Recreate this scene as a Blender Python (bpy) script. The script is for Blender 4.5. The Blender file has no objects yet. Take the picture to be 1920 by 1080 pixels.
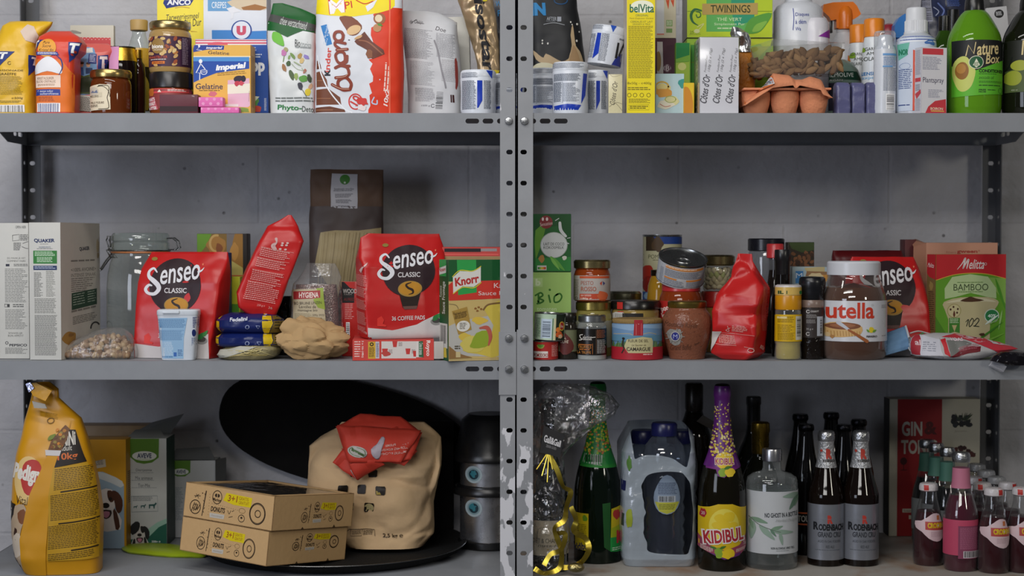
import bpy,bmesh,math,random
from mathutils import Vector,Matrix,noise
sc = bpy.context.scene
col = sc.collection
R = math.radians
# --- camera
DC,F,HC,PITCH = 2.67,3097.0,1.25,R(1.757)
cam_d = bpy.data.cameras.new('camera'); cam = bpy.data.objects.new('camera',cam_d); col.objects.link(cam)
cam.location =(0,-DC,HC); cam.rotation_euler =(R(90)-PITCH,0,0)
cam_d.sensor_width = 36; cam_d.lens = 36*F/1920; cam_d.clip_start = 0.05; cam_d.clip_end = 50
cam_d.dof.use_dof = True; cam_d.dof.focus_distance = DC+0.03; cam_d.dof.aperture_fstop = 4.5
sc.camera = cam
# --- world, lamps, exposure
sc.view_settings.view_transform = 'Standard'; sc.view_settings.look = 'None'
sc.view_settings.exposure = 0.0; sc.view_settings.gamma = 1.0
try:sc.view_settings.use_curve_mapping = False
except Exception:pass
sc.cycles.use_denoising = True
sc.cycles.max_bounces = 8; sc.cycles.transparent_max_bounces = 24
wd = bpy.data.worlds.new('world'); sc.world = wd; wd.use_nodes = True
wd.node_tree.nodes['Background'].inputs[0].default_value =(0.86,0.89,1.0,1)
wd.node_tree.nodes['Background'].inputs[1].default_value = 0.07
def area(name,loc,target,sx,sy,power,color):
 l = bpy.data.lights.new(name,'AREA'); l.shape = 'RECTANGLE'; l.size = sx; l.size_y = sy; l.energy = power; l.color = color
 o = bpy.data.objects.new(name,l); col.objects.link(o); o.location = loc
 d = Vector(target)-Vector(loc); o.rotation_euler = d.to_track_quat('-Z','Y').to_euler()
 return o
area('fluorescent_tube_near',(-0.45,-0.95,2.55),(-0.3,-0.4,1.2),1.5,0.12,11,(1.0,0.98,0.94))
area('fluorescent_tube_middle',(-0.75,-1.9,2.5),(-0.2,0.0,1.1),1.5,0.15,13.5,(1.0,0.97,0.94))
area('fluorescent_tube_far',(-0.5,-3.2,2.4),(-0.1,0.0,1.1),1.5,0.25,19,(1.0,0.97,0.94))
area('daylight_window',(-2.3,-2.9,1.55),(-0.4,0.3,1.1),1.1,1.2,29,(0.8,0.86,1.0))
area('fill_far_right',(2.1,-2.4,1.9),(0.8,0.3,0.95),0.3,0.3,9,(1.0,0.95,0.82))  # unseen fill lamp added to brighten the outer wall at right
# --- picture measurements -> room coordinates
_f = Vector((0,math.cos(PITCH),-math.sin(PITCH))); _u = Vector((0,math.sin(PITCH),math.cos(PITCH)))
def ray(px,py):return Vector(((px-960)/F,0,0))+_f+_u*((540-py)/F)
def P(px,py,y=0.0):
 d = ray(px,py); t =(y+DC)/d.y
 return Vector((0,-DC,HC))+d*t
def depth_at(py,z):
 d = ray(960,py); t =(z-HC)/d.z
 return-DC+d.y*t
def kk(y):return(DC+y)/F
ZT,ZM,ZB = P(960,212,0).z,P(960,677,0).z,P(960,1081,0).z
DEP = 0.40; WALL = 0.44
# --- materials
def lin(h):
 h = h.lstrip('#'); o =[]
 for i in(0,2,4):
  c = int(h[i:i+2],16)/255; o.append(c/12.92 if c<=.04045 else((c+.055)/1.055)**2.4)
 return(*o,1)
_mats ={}
KIND ={'paper':(.62,0,.35),'card':(.5,0,.45),'gloss':(.28,0,.5),'foil':(.3,.55,.5),'film':(.33,0,.45),'plastic':(.3,0,.5),'metal':(.28,.95,.5),'matte':(.85,0,.2),'ink':(.5,0,.35),'shine':(.06,0,.3)}
def mat(h,kind='ink',bump=0.0,bscale=60.0,var=0.05):
 key =(h,kind,bump,bscale)
 if key in _mats:return _mats[key]
 m = bpy.data.materials.new(f'{kind}_{h}'); m.use_nodes = True; nt = m.node_tree; b = nt.nodes['Principled BSDF']
 ro,me,sp = KIND[kind]; c = lin(h)
 b.inputs['Metallic'].default_value = me; b.inputs['Specular IOR Level'].default_value = sp
 tc = nt.nodes.new('ShaderNodeTexCoord'); n = nt.nodes.new('ShaderNodeTexNoise'); n.inputs['Scale'].default_value = bscale
 n.inputs['Detail'].default_value = 3
 nt.links.new(tc.outputs['Object'],n.inputs['Vector'])
 mr = nt.nodes.new('ShaderNodeMapRange'); mr.inputs['To Min'].default_value = max(.02,ro-min(.08,ro*.5)); mr.inputs['To Max'].default_value = ro+min(.08,ro*.5)
 nt.links.new(n.outputs['Fac'],mr.inputs['Value']); nt.links.new(mr.outputs[0],b.inputs['Roughness'])
 mx = nt.nodes.new('ShaderNodeMix'); mx.data_type = 'RGBA'
 mx.inputs[6].default_value = tuple(x*(1-var)for x in c[:3])+(1,); mx.inputs[7].default_value = tuple(min(1,x*(1+var))for x in c[:3])+(1,)
 nt.links.new(n.outputs['Fac'],mx.inputs[0]); nt.links.new(mx.outputs[2],b.inputs['Base Color'])
 if bump:
  bp = nt.nodes.new('ShaderNodeBump'); bp.inputs['Strength'].default_value = bump; bp.inputs['Distance'].default_value = 0.004
  nt.links.new(n.outputs['Fac'],bp.inputs['Height']); nt.links.new(bp.outputs[0],b.inputs['Normal'])
 _mats[key] = m; return m
def clear(name,tint=(1,1,1),lo=.06,hi=.6,edge=(.8,.85,.85),rough=.05,bump=0.0,bscale=40,f0=.05):
 """thin clear film or glass wall: see-through face-on, glossy towards its edges"""
 if name in _mats:return _mats[name]
 m = bpy.data.materials.new(name); m.use_nodes = True; nt = m.node_tree; nt.nodes.clear()
 out = nt.nodes.new('ShaderNodeOutputMaterial'); tr = nt.nodes.new('ShaderNodeBsdfTransparent'); tr.inputs[0].default_value =(*tint,1)
 pb = nt.nodes.new('ShaderNodeBsdfPrincipled'); pb.inputs['Base Color'].default_value =(*edge,1); pb.inputs['Roughness'].default_value = rough
 pb.inputs['Specular IOR Level'].default_value = .8
 lw = nt.nodes.new('ShaderNodeLayerWeight'); lw.inputs[0].default_value = .35
 mr = nt.nodes.new('ShaderNodeMapRange'); mr.inputs['To Min'].default_value = lo; mr.inputs['To Max'].default_value = hi
 nt.links.new(lw.outputs['Facing'],mr.inputs['Value'])
 ms = nt.nodes.new('ShaderNodeMixShader'); nt.links.new(mr.outputs[0],ms.inputs[0]); nt.links.new(tr.outputs[0],ms.inputs[1]); nt.links.new(pb.outputs[0],ms.inputs[2])
 gl = nt.nodes.new('ShaderNodeBsdfGlossy'); gl.inputs['Roughness'].default_value = rough
 ms2 = nt.nodes.new('ShaderNodeMixShader'); fr = nt.nodes.new('ShaderNodeLayerWeight'); fr.inputs[0].default_value = .5
 pw = nt.nodes.new('ShaderNodeMath'); pw.operation = 'POWER'; pw.inputs[1].default_value = 4; nt.links.new(fr.outputs['Facing'],pw.inputs[0])
 f2 = nt.nodes.new('ShaderNodeMath'); f2.operation = 'MULTIPLY_ADD'; f2.inputs[1].default_value = .8; f2.inputs[2].default_value = f0; nt.links.new(pw.outputs[0],f2.inputs[0])
 nt.links.new(f2.outputs[0],ms2.inputs[0]); nt.links.new(ms.outputs[0],ms2.inputs[1]); nt.links.new(gl.outputs[0],ms2.inputs[2])
 nt.links.new(ms2.outputs[0],out.inputs[0])
 if bump:
  tc = nt.nodes.new('ShaderNodeTexCoord'); n = nt.nodes.new('ShaderNodeTexNoise'); n.inputs['Scale'].default_value = bscale; n.inputs['Detail'].default_value = 4
  nt.links.new(tc.outputs['Object'],n.inputs['Vector'])
  bp = nt.nodes.new('ShaderNodeBump'); bp.inputs['Strength'].default_value = bump; bp.inputs['Distance'].default_value = .006
  nt.links.new(n.outputs['Fac'],bp.inputs['Height'])
  for x in(pb,gl,fr,lw):nt.links.new(bp.outputs[0],x.inputs['Normal'])
 _mats[name] = m; return m
 # --- mesh collecting
class MB:
 def __init__(s):s.v =[]; s.f =[]; s.m =[]; s.s =[]; s.mats =[]
 def mi(s,m):
  if m not in s.mats:s.mats.append(m)
  return s.mats.index(m)
 def add(s,vs,fs,m,smooth=False):
  o = len(s.v); s.v +=[tuple(x)for x in vs]; k = s.mi(m)
  for f in fs:s.f.append(tuple(i+o for i in f)); s.m.append(k); s.s.append(smooth)
  return s
 def build(s,name,parent=None,loc=(0,0,0),rot=(0,0,0),sharp=40):
  me = bpy.data.meshes.new(name); me.from_pydata(s.v,[],s.f)
  for m in s.mats:me.materials.append(m)
  me.polygons.foreach_set('material_index',s.m); me.polygons.foreach_set('use_smooth',s.s); me.update()
  if any(s.s):me.set_sharp_from_angle(angle=R(sharp))
  o = bpy.data.objects.new(name,me); col.objects.link(o); o.location = loc; o.rotation_euler = rot
  if parent:o.parent = parent
  return o
def tag(o,label,cat,group=None):
 o['label'] = label; o['category'] = cat
 if group:o['group'] = group
 return o
def struct(o):o['kind'] = 'structure'; return o
def thing(name,label,cat,loc=(0,0,0),rot=(0,0,0),group=None):
 o = bpy.data.objects.new(name,None); o.empty_display_size = .02; col.objects.link(o); o.location = loc; o.rotation_euler = rot
 return tag(o,label,cat,group)
 # --- printed artwork (flat shapes laid on a real surface)
_txt ={}
def glyphs(t,bold=0.0,shear=0.0):
 key =(t,bold,shear)
 if key in _txt:return _txt[key]
 cu = bpy.data.curves.new('lettering','FONT'); cu.body = t; cu.size = 1; cu.offset = bold; cu.shear = shear; cu.resolution_u = 3; cu.fill_mode = 'FRONT'
 ob = bpy.data.objects.new('lettering',cu); me = ob.to_mesh()
 vs =[(v.co.x,v.co.y)for v in me.vertices]; fs =[tuple(p.vertices)for p in me.polygons]
 ob.to_mesh_clear(); bpy.data.objects.remove(ob); bpy.data.curves.remove(cu)
 xs =[v[0]for v in vs]or[0,1]; ys =[v[1]for v in vs]or[0,1]
 x0,x1,y0,y1 = min(xs),max(xs),min(ys),max(ys)
 vs =[((x-x0)/max(1e-6,x1-x0),(y-y0)/max(1e-6,y1-y0))for x,y in vs]
 _txt[key] =(vs,fs,x1-x0,y1-y0); return _txt[key]
def smooth_pts(p,n=6,closed=False):
 if len(p)<3:return list(p)
 o =[]; L = len(p); rng = L if closed else L-1
 for i in range(rng):
  g =(lambda j:p[j%L])if closed else(lambda j:p[max(0,min(L-1,j))])
  a,b,c,d = g(i-1),g(i),g(i+1),g(i+2)
  for s in range(n):
   t = s/n; t2 = t*t; t3 = t2*t
   o.append(tuple(.5*(2*b[k]+(c[k]-a[k])*t+(2*a[k]-5*b[k]+4*c[k]-d[k])*t2+(3*b[k]-a[k]-3*c[k]+d[k])*t3)for k in range(len(b))))
 if not closed:o.append(tuple(p[-1]))
 return o
class Art:
 """window (x0,y0)-(x1,y1), y downwards; (ox,oy,s) reads coordinates off an enlarged view"""
 def __init__(s,x0,y0,x1,y1,base=None,kind='ink',fr=(0,0,1)):
  s.w =(x0,y0,x1,y1); s.sh =[]; s.kind = kind; s.fr = fr; s.rng = random.Random(int(x0*7+y0*13))
  if base:s.sh.append(([(0,0),(1,0),(1,1),(0,1)],[(0,1,2,3)],base,s.kind,(0,0,1,1),0))
 def frame(s,ox=0,oy=0,k=1):s.fr =(ox,oy,k); return s
 def n(s,x,y):
  ox,oy,k = s.fr; x = ox+x*k; y = oy+y*k
  return((x-s.w[0])/(s.w[2]-s.w[0]),1-(y-s.w[1])/(s.w[3]-s.w[1]))
 def put(s,pts,fs,c,kind=None):
  q =[s.n(*p)for p in pts]; xs =[p[0]for p in q]; ys =[p[1]for p in q]
  bb =(min(xs),min(ys),max(xs),max(ys))
  if bb[2]<=0 or bb[0]>=1 or bb[3]<=0 or bb[1]>=1:return s
  e = 1e-4; lay = 0
  for t in s.sh:
   o = t[4]
   if o[0]<bb[2]-e and o[2]>bb[0]+e and o[1]<bb[3]-e and o[3]>bb[1]+e:lay = max(lay,t[5]+1)
  s.sh.append((q,fs,c,kind or s.kind,bb,lay)); return s
 def poly(s,pts,c,sm=0,kind=None):
  if sm:pts = smooth_pts(pts,sm,True)
  return s.put(pts,[tuple(range(len(pts)))],c,kind)
 def rect(s,x0,y0,x1,y1,c,kind=None):return s.poly([(x0,y0),(x1,y0),(x1,y1),(x0,y1)],c,kind=kind)
 def ell(s,cx,cy,rx,ry,c,rot=0,n=28,kind=None):
  a = R(rot); ca,sa = math.cos(a),math.sin(a); pts =[]
  for i in range(n):
   t = 2*math.pi*i/n; x,y = rx*math.cos(t),ry*math.sin(t); pts.append((cx+x*ca-y*sa,cy+x*sa+y*ca))
  return s.poly(pts,c,kind=kind)
 def blob(s,cx,cy,rx,ry,c,j=.18,n=12,rot=0,kind=None):
  a = R(rot); ca,sa = math.cos(a),math.sin(a); pts =[]
  for i in range(n):
   t = 2*math.pi*i/n; q = 1+s.rng.uniform(-j,j); x,y = rx*q*math.cos(t),ry*q*math.sin(t)
   pts.append((cx+x*ca-y*sa,cy+x*sa+y*ca))
  return s.poly(pts,c,sm=3,kind=kind)
 def ring(s,cx,cy,rx,ry,w,c,n=32,a0=0,a1=360):
  pts =[(cx+rx*math.cos(R(a0+(a1-a0)*i/n)),cy+ry*math.sin(R(a0+(a1-a0)*i/n)))for i in range(n+1)]
  return s.stroke(pts,w,c,sm=0)
 def stroke(s,pts,w,c,sm=6,kind=None,taper=None):
  """w: width, or widths at the points; ribbons with round ends"""
  ws = w if isinstance(w,(list,tuple))else[w]*len(pts)
  q =[(p[0],p[1],ww)for p,ww in zip(pts,ws)]
  if sm:q = smooth_pts(q,sm)
  vs =[]; fs =[]
  for i,(x,y,ww)in enumerate(q):
   a = q[max(0,i-1)]; b = q[min(len(q)-1,i+1)]; dx,dy = b[0]-a[0],b[1]-a[1]; L = math.hypot(dx,dy)or 1
   nx,ny = -dy/L*ww/2,dx/L*ww/2; vs +=[(x+nx,y+ny),(x-nx,y-ny)]
  for i in range(len(q)-1):fs.append((2*i,2*i+1,2*i+3,2*i+2))
  for e,(j,k)in enumerate(((0,1),(-1,-2))):
   x,y,ww = q[j]; a = math.atan2(y-q[k][1],x-q[k][0]); o = len(vs)
   for t in range(7):vs.append((x+ww/2*math.cos(a-math.pi/2+math.pi*t/6),y+ww/2*math.sin(a-math.pi/2+math.pi*t/6)))
   fs.append(tuple(range(o,o+7)))
  return s.put(vs,fs,c,kind)
 def text(s,t,x0,y0,x1,y1,c,rot=0,bold=0.0,shear=0.0,kind=None,arc=0.0):
  """lettering filling the box; rot turns the box about its centre (anticlockwise degrees); arc bows it"""
  vs,fs,_,_ = glyphs(t,bold,shear); w,h = x1-x0,y1-y0; cx,cy =(x0+x1)/2,(y0+y1)/2; a = R(-rot); ca,sa = math.cos(a),math.sin(a); q =[]
  for u,v in vs:
   x,y =(u-.5)*w,(.5-v)*h+arc*(4*(u-.5)**2)
   q.append((cx+x*ca-y*sa,cy+x*sa+y*ca))
  return s.put(q,fs,c,kind)
 def fine(s,x0,y0,x1,y1,n,c,fill=.5,rag=.15,slope=0.0,word=(4,9),rot=0):
  """rows of small print too small to read"""
  n = max(n,int(n*1.4)); h =(y1-y0)/n; vs =[]; fs =[]; u = h*.6; fill = min(fill,.5)
  cx,cy =(x0+x1)/2,(y0+y1)/2; a = R(-rot); ca,sa = math.cos(a),math.sin(a)
  for i in range(n):
   y = y0+h*i; x = x0; xe = x1-(x1-x0)*s.rng.uniform(0,rag)
   while x<xe:
    L = min(u*s.rng.uniform(*word)*.5,xe-x)
    if L>u*.3:
     o = len(vs); hh = h*fill
     for(X,Y)in((x,y),(x+L,y),(x+L,y+hh),(x,y+hh)):
      Y += slope*(X-x0); X -= cx; Y -= cy
      vs.append((cx+X*ca-Y*sa,cy+X*sa+Y*ca))
     fs.append((o,o+1,o+2,o+3))
    x += L+u*.45
  return s.put(vs,fs,c)if vs else s
 def bars(s,x0,y0,x1,y1,c='111111',bg='f4f4f4',n=22,vert=False,rot=0):
  cx,cy =(x0+x1)/2,(y0+y1)/2; a = R(-rot); ca,sa = math.cos(a),math.sin(a)
  T = lambda x,y:(cx+(x-cx)*ca-(y-cy)*sa,cy+(x-cx)*sa+(y-cy)*ca)
  if bg:s.poly([T(x0,y0),T(x1,y0),T(x1,y1),T(x0,y1)],bg)
  vs =[]; fs =[]; L =(y1-y0)if vert else(x1-x0); p = L*.06
  while p<L*.94:
   w = L/n*s.rng.choice((.25,.4,.7)); o = len(vs)
   if vert:q =[(x0+(x1-x0)*.08,y0+p),(x1-(x1-x0)*.08,y0+p),(x1-(x1-x0)*.08,y0+p+w),(x0+(x1-x0)*.08,y0+p+w)]
   else:q =[(x0+p,y0+(y1-y0)*.06),(x0+p+w,y0+(y1-y0)*.06),(x0+p+w,y1-(y1-y0)*.1),(x0+p,y1-(y1-y0)*.1)]
   vs +=[T(*v)for v in q]; fs.append((o,o+1,o+2,o+3)); p += w+L/n*s.rng.choice((.3,.5,.8))
  return s.put(vs,fs,c)
 def leaf(s,x0,y0,x1,y1,w,c):
  dx,dy = x1-x0,y1-y0; nx,ny = -dy*w,dx*w
  return s.poly([(x0,y0),(x0+dx*.3+nx*.45,y0+dy*.3+ny*.45),(x0+dx*.6+nx*.4,y0+dy*.6+ny*.4),(x1,y1),(x0+dx*.6-nx*.4,y0+dy*.6-ny*.4),(x0+dx*.3-nx*.45,y0+dy*.3-ny*.45)],c,sm=3)
 def lay(s,mb,M,nx=1,ny=1,off=.00018,step=.0001,lim=(0,0,1,1)):
  """put every shape on the surface M(u,v,h) -> point"""
  for q,fs,c,kind,bb,layer in s.sh:
   bm = bmesh.new(); bv =[bm.verts.new((a,b,0))for a,b in q]
   for f in fs:
    try:bm.faces.new([bv[i]for i in f])
    except ValueError:pass
   big =[f for f in bm.faces if len(f.verts)>4]
   if big:bmesh.ops.triangulate(bm,faces=big)
   cuts =[]
   if bb[0]<lim[0]:cuts.append(((lim[0],0,0),(-1,0,0),True))
   if bb[2]>lim[2]:cuts.append(((lim[2],0,0),(1,0,0),True))
   if bb[1]<lim[1]:cuts.append(((0,lim[1],0),(0,-1,0),True))
   if bb[3]>lim[3]:cuts.append(((0,lim[3],0),(0,1,0),True))
   for i in range(1,nx):
    if bb[0]<i/nx<bb[2]:cuts.append(((i/nx,0,0),(1,0,0),False))
   for i in range(1,ny):
    if bb[1]<i/ny<bb[3]:cuts.append(((0,i/ny,0),(0,1,0),False))
   for co,no,cl in cuts:
    bmesh.ops.bisect_plane(bm,geom=list(bm.verts)+list(bm.edges)+list(bm.faces),plane_co=co,plane_no=no,clear_outer=cl)
   bm.verts.index_update()
   vs =[M(v.co.x,v.co.y,off+step*layer)for v in bm.verts]
   ff =[tuple(v.index for v in f.verts)for f in bm.faces]
   if ff:mb.add(vs,ff,c if not isinstance(c,str)else mat(c,kind),nx>1)
   bm.free()
  return mb
  # --- solid shapes
def quadmap(o,ux,uy,n):
 o,ux,uy,n = Vector(o),Vector(ux),Vector(uy),Vector(n)
 return lambda u,v,h:o+ux*u+uy*v+n*h
def rbox(mb,x0,x1,y0,y1,z0,z1,m,b=.0012):
 """box with small bevelled edges"""
 bm = bmesh.new(); bmesh.ops.create_cube(bm,size=1)
 for v in bm.verts:v.co =((x0+x1)/2+v.co.x*(x1-x0),(y0+y1)/2+v.co.y*(y1-y0),(z0+z1)/2+v.co.z*(z1-z0))
 if b:bmesh.ops.bevel(bm,geom=list(bm.edges),offset=b,segments=2,affect='EDGES',profile=.6)
 bm.verts.index_update(); mb.add([v.co.copy()for v in bm.verts],[tuple(v.index for v in f.verts)for f in bm.faces],m,True); bm.free(); return mb
def box_art(mb,x0,x1,y0,y1,z0,z1,front=None,left=None,right=None,top=None):
 if front:front.lay(mb,quadmap((x0,y0,z0),(x1-x0,0,0),(0,0,z1-z0),(0,-1,0)))
 if left:left.lay(mb,quadmap((x0,y1,z0),(0,y0-y1,0),(0,0,z1-z0),(-1,0,0)))
 if right:right.lay(mb,quadmap((x1,y0,z0),(0,y1-y0,0),(0,0,z1-z0),(1,0,0)))
 if top:top.lay(mb,quadmap((x0,y0,z1),(x1-x0,0,0),(0,y1-y0,0),(0,0,1)))
def lathe(mb,prof,m,seg=40,smooth=True,caps=True):
 vs =[]; fs =[]; n = len(prof)
 for r,z in prof:
  for i in range(seg):
   a = 2*math.pi*i/seg; vs.append((r*math.cos(a),r*math.sin(a),z))
 for j in range(n-1):
  for i in range(seg):
   k =(i+1)%seg; fs.append((j*seg+i,j*seg+k,(j+1)*seg+k,(j+1)*seg+i))
 if caps:
  if prof[0][0]>1e-5:fs.append(tuple(reversed(range(seg))))
  if prof[-1][0]>1e-5:fs.append(tuple((n-1)*seg+i for i in range(seg)))
 return mb.add(vs,fs,m,smooth)
def radius(prof,z):
 for(r0,z0),(r1,z1)in zip(prof,prof[1:]):
  if min(z0,z1)<=z<=max(z0,z1)and abs(z1-z0)>1e-9:return r0+(r1-r0)*(z-z0)/(z1-z0)
 return prof[-1][0]if z>prof[-1][1]else prof[0][0]
def wrap(prof,x0,x1,z0,z1):
 """front of a turned body: across is seen width, up is height"""
 def M(u,v,h):
  z = z0+(z1-z0)*v; r = radius(prof,z)+h; x = x0+(x1-x0)*u; x = max(-r*.999,min(r*.999,x))
  return Vector((x,-math.sqrt(max(0,r*r-x*x)),z))
 return M
def band(mb,prof,z0,z1,m,h=.0003,seg=48,n=8):
 zs = sorted(set([z0,z1]+[z for _,z in prof if z0<z<z1])); lathe(mb,[(radius(prof,z)+h,z)for z in zs],m,seg,caps=False); return mb
def tube(mb,pts,r,m,seg=8,closed=False,flat=1.0):
 pts =[Vector(p)for p in pts]; n = len(pts); vs =[]; fs =[]; rs = r if isinstance(r,(list,tuple))else[r]*n
 up = Vector((0,0,1))
 for i,p in enumerate(pts):
  t =(pts[(i+1)%n if closed else min(n-1,i+1)]-pts[(i-1)%n if closed else max(0,i-1)]); t = t.normalized()if t.length>1e-9 else Vector((0,0,1))
  a = t.cross(up if abs(t.z)<.95 else Vector((0,1,0))).normalized(); b = t.cross(a)
  for k in range(seg):
   q = 2*math.pi*k/seg; vs.append(p+a*(rs[i]*math.cos(q))+b*(rs[i]*flat*math.sin(q)))
 for i in range(n if closed else n-1):
  j =(i+1)%n
  for k in range(seg):
   l =(k+1)%seg; fs.append((i*seg+k,i*seg+l,j*seg+l,j*seg+k))
 if not closed:fs +=[tuple(reversed(range(seg))),tuple((n-1)*seg+k for k in range(seg))]
 return mb.add(vs,fs,m,True)
def ellipsoid(mb,c,r,m,seg=16,rings=10,rot=None):
 vs =[]; fs =[]
 for j in range(rings+1):
  t = math.pi*j/rings
  for i in range(seg):
   a = 2*math.pi*i/seg; p = Vector((r[0]*math.sin(t)*math.cos(a),r[1]*math.sin(t)*math.sin(a),r[2]*math.cos(t)))
   if rot:p = rot@p
   vs.append(p+Vector(c))
 for j in range(rings):
  for i in range(seg):
   k =(i+1)%seg; fs.append((j*seg+i,j*seg+k,(j+1)*seg+k,(j+1)*seg+i))
 return mb.add(vs,fs,m,True)
class Bag:
 """soft pack: rows of (height row py, left px, right px, half depth m[, roundness]) at depth y"""
 def __init__(s,rows,y,base,yaw=0,n=3.2,wr=.0015,wf=28,seed=0,lean=0.0,cr=.5,step=3.4,seg=96):
  s.y = y; s.base = Vector(base); s.wr = wr; s.cr = cr; s.wf = wf; s.seed = Vector((seed*3.7,seed*1.3,seed*7.1)); s.yaw = R(yaw); s.seg = seg
  full =[tuple(r)+(n,)*(5-len(r))if len(r)<5 else tuple(r)for r in rows]
  full.sort(key=lambda r:-r[0]); s.lean = lean
  L =[]
  for a,b in zip(full,full[1:]):
   k = max(1,int(abs(a[0]-b[0])/step))
   for i in range(k):t = i/k; L.append(tuple(a[j]+(b[j]-a[j])*t for j in range(5)))
  L.append(full[-1]); s.rows =[]
  for py,xl,xr,hd,nn in L:
   A,B = P(xl,py,y),P(xr,py,y); s.rows.append((max(0.0,A.z-s.base.z),A.x-s.base.x,B.x-s.base.x,hd,nn))
  s.secs =[s.section(r)for r in s.rows]; s.z =[r[0]for r in s.rows]; s.hd0 = max(r[3]for r in s.rows)
  s.crush =[]
 def section(s,r):
  z,xl,xr,b,n = r; hw = max(.001,(xr-xl)/2); ca,sa = math.cos(s.yaw),math.sin(s.yaw); b = max(b,.0006)
  a = max(.002,(hw-b*abs(sa))/ca); o =[]
  for i in range(s.seg):
   t = 2*math.pi*i/s.seg; c,q = math.cos(t),math.sin(t)
   x = a*math.copysign(abs(c)**(2/n),c); y = b*math.copysign(abs(q)**(2/n),q)
   o.append((x*ca-y*sa,x*sa+y*ca))
  m = max(abs(p[0])for p in o)
  return[((xl+xr)/2+p[0]/m*hw,p[1])for p in o]
 def disp(s,p):
  if not s.wr:return Vector((0,0,0))
  d = noise.noise_vector(p*s.wf+s.seed)*s.wr+noise.noise_vector(p*s.wf*2.7+s.seed)*s.wr*.35
  vd = noise.voronoi(p*s.wf*.8-s.seed)[0]; d.y -=(min(.5,vd[1]-vd[0])-.25)*s.wr*2.2*s.cr
  t =(p.z-s.z[0])/max(1e-6,s.z[-1]-s.z[0]); k = min(1,t*8)
  d = d*k; d.z *= .4; d.x *= .6; return d
 def fin(s,x,y,z):
  p = Vector((x,y+s.hd0+s.lean*z,z)); return p+s.disp(p)
 def mesh(s,mb,m,z_mats=None,close=True):
  N = len(s.rows); vs =[]; fs =[]
  for j in range(N):
   for(x,y)in s.secs[j]:vs.append(s.fin(x,y,s.z[j]))
  g = s.seg
  for j in range(N-1):
   for i in range(g):
    k =(i+1)%g; fs.append((j*g+i,j*g+k,(j+1)*g+k,(j+1)*g+i))
  if close:fs.append(tuple(reversed(range(g)))); fs.append(tuple((N-1)*g+i for i in range(g)))
  mb.add(vs,fs,m,True); return s
 def front_y(s,j,x):
  sec = s.secs[j]; best = None; n = len(sec)
  for i in range(n):
   a,b = sec[i],sec[(i+1)%n]
   if(a[0]-x)*(b[0]-x)<=0 and abs(a[0]-b[0])>1e-9:
    y = a[1]+(b[1]-a[1])*(x-a[0])/(b[0]-a[0])
    if best is None or y<best:best = y
  return best if best is not None else 0.0
 def at(s,x,z):
  z = max(s.z[0],min(s.z[-1]-1e-6,z)); j = 0
  lo,hi = 0,len(s.z)-1
  while hi-lo>1:
   m =(lo+hi)//2
   if s.z[m]<=z:lo = m
   else:hi = m
  j = lo; t =(z-s.z[j])/max(1e-9,s.z[j+1]-s.z[j])
  xl = s.rows[j][1]*(1-t)+s.rows[j+1][1]*t; xr = s.rows[j][2]*(1-t)+s.rows[j+1][2]*t
  e =(xr-xl)*.004; x = max(xl+e,min(xr-e,x)); q =(x-xl)/(xr-xl)
  f = lambda i:s.front_y(i,s.rows[i][1]+(s.rows[i][2]-s.rows[i][1])*q)
  return x,f(j)*(1-t)+f(j+1)*t,z
 def map(s,art):
  x0,y0,x1,y1 = art.w
  A,B = P(x0,y1,s.y)-s.base,P(x1,y0,s.y)-s.base
  def M(u,v,h):
   x = A.x+(B.x-A.x)*u; z = A.z+(B.z-A.z)*v
   x,y,z = s.at(x,z); p = s.fin(x,y,z); e = .003
   a = s.at(x+e,z); b = s.at(x-e,z); dx =(a[1]-b[1])/max(1e-6,a[0]-b[0]); dx = max(-4,min(4,dx))
   nrm = Vector((dx,-1,0)).normalized()
   return p+nrm*(h+.0003)
  return M
 def art(s,mb,art,g=5.0):
  art.lay(mb,s.map(art),max(2,int((art.w[2]-art.w[0])/g)),max(2,int((art.w[3]-art.w[1])/g)),off=.0006+.0004*max(0,s.cr-.5),step=.00014)
  # --- ready-made kinds
def shelf_z(name):return{'t':ZT,'m':ZM,'b':ZB}[name]
def boxat(name,label,cat,x0,x1,ytop,yf,dep,z,m,front=None,left=None,right=None,top=None,group=None,ybot=None,b=.0012,tilt=0):
 """upright carton facing the room, front face between x0..x1, from ytop down to z, at depth yf"""
 A = P(x0,ytop,yf); B = P(x1,ytop,yf); zz = z; h = A.z-zz; w = B.x-A.x; cx =(A.x+B.x)/2
 mb = MB(); rbox(mb,-w/2,w/2,0,dep,0,h,m,b); box_art(mb,-w/2,w/2,0,dep,0,h,None,left,right,top)
 if front:
  fx0,fy0,fx1,fy1 = front.w; p0,p1 = P(fx0,fy1,yf),P(fx1,fy0,yf); ux,uz = p1.x-p0.x,p1.z-p0.z; e = .0005
  lim =(max(0,(cx-w/2+e-p0.x)/ux),max(0,(zz+e-p0.z)/uz),min(1,(cx+w/2-e-p0.x)/ux),min(1,(zz+h-e-p0.z)/uz))
  front.lay(mb,quadmap((p0.x-cx,0,p0.z-zz),(ux,0,0),(0,0,uz),(0,-1,0)),lim=lim)
 o = mb.build(name,loc=(cx,yf,zz+w/2*abs(math.sin(R(tilt)))),rot=(0,R(tilt),0)); return tag(o,label,cat,group)
def cornerbox(xc,x0,x1,ytop,yc,yaw,z):
 """carton with a near upright edge at xc; yaw a: left face recedes at a, right face at 90-a. -> loc, (wl, wr, h)"""
 C = P(xc,ytop,yc); a = R(yaw); ca,sa = math.cos(a),math.sin(a)
 g = lambda px:(px-960)
 wl =(F*C.x-g(x0)*(DC+yc))/(F*ca+g(x0)*sa)
 wr =(g(x1)*(DC+yc)-F*C.x)/(F*sa-g(x1)*ca)
 return C,abs(wl),abs(wr),C.z-z
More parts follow.
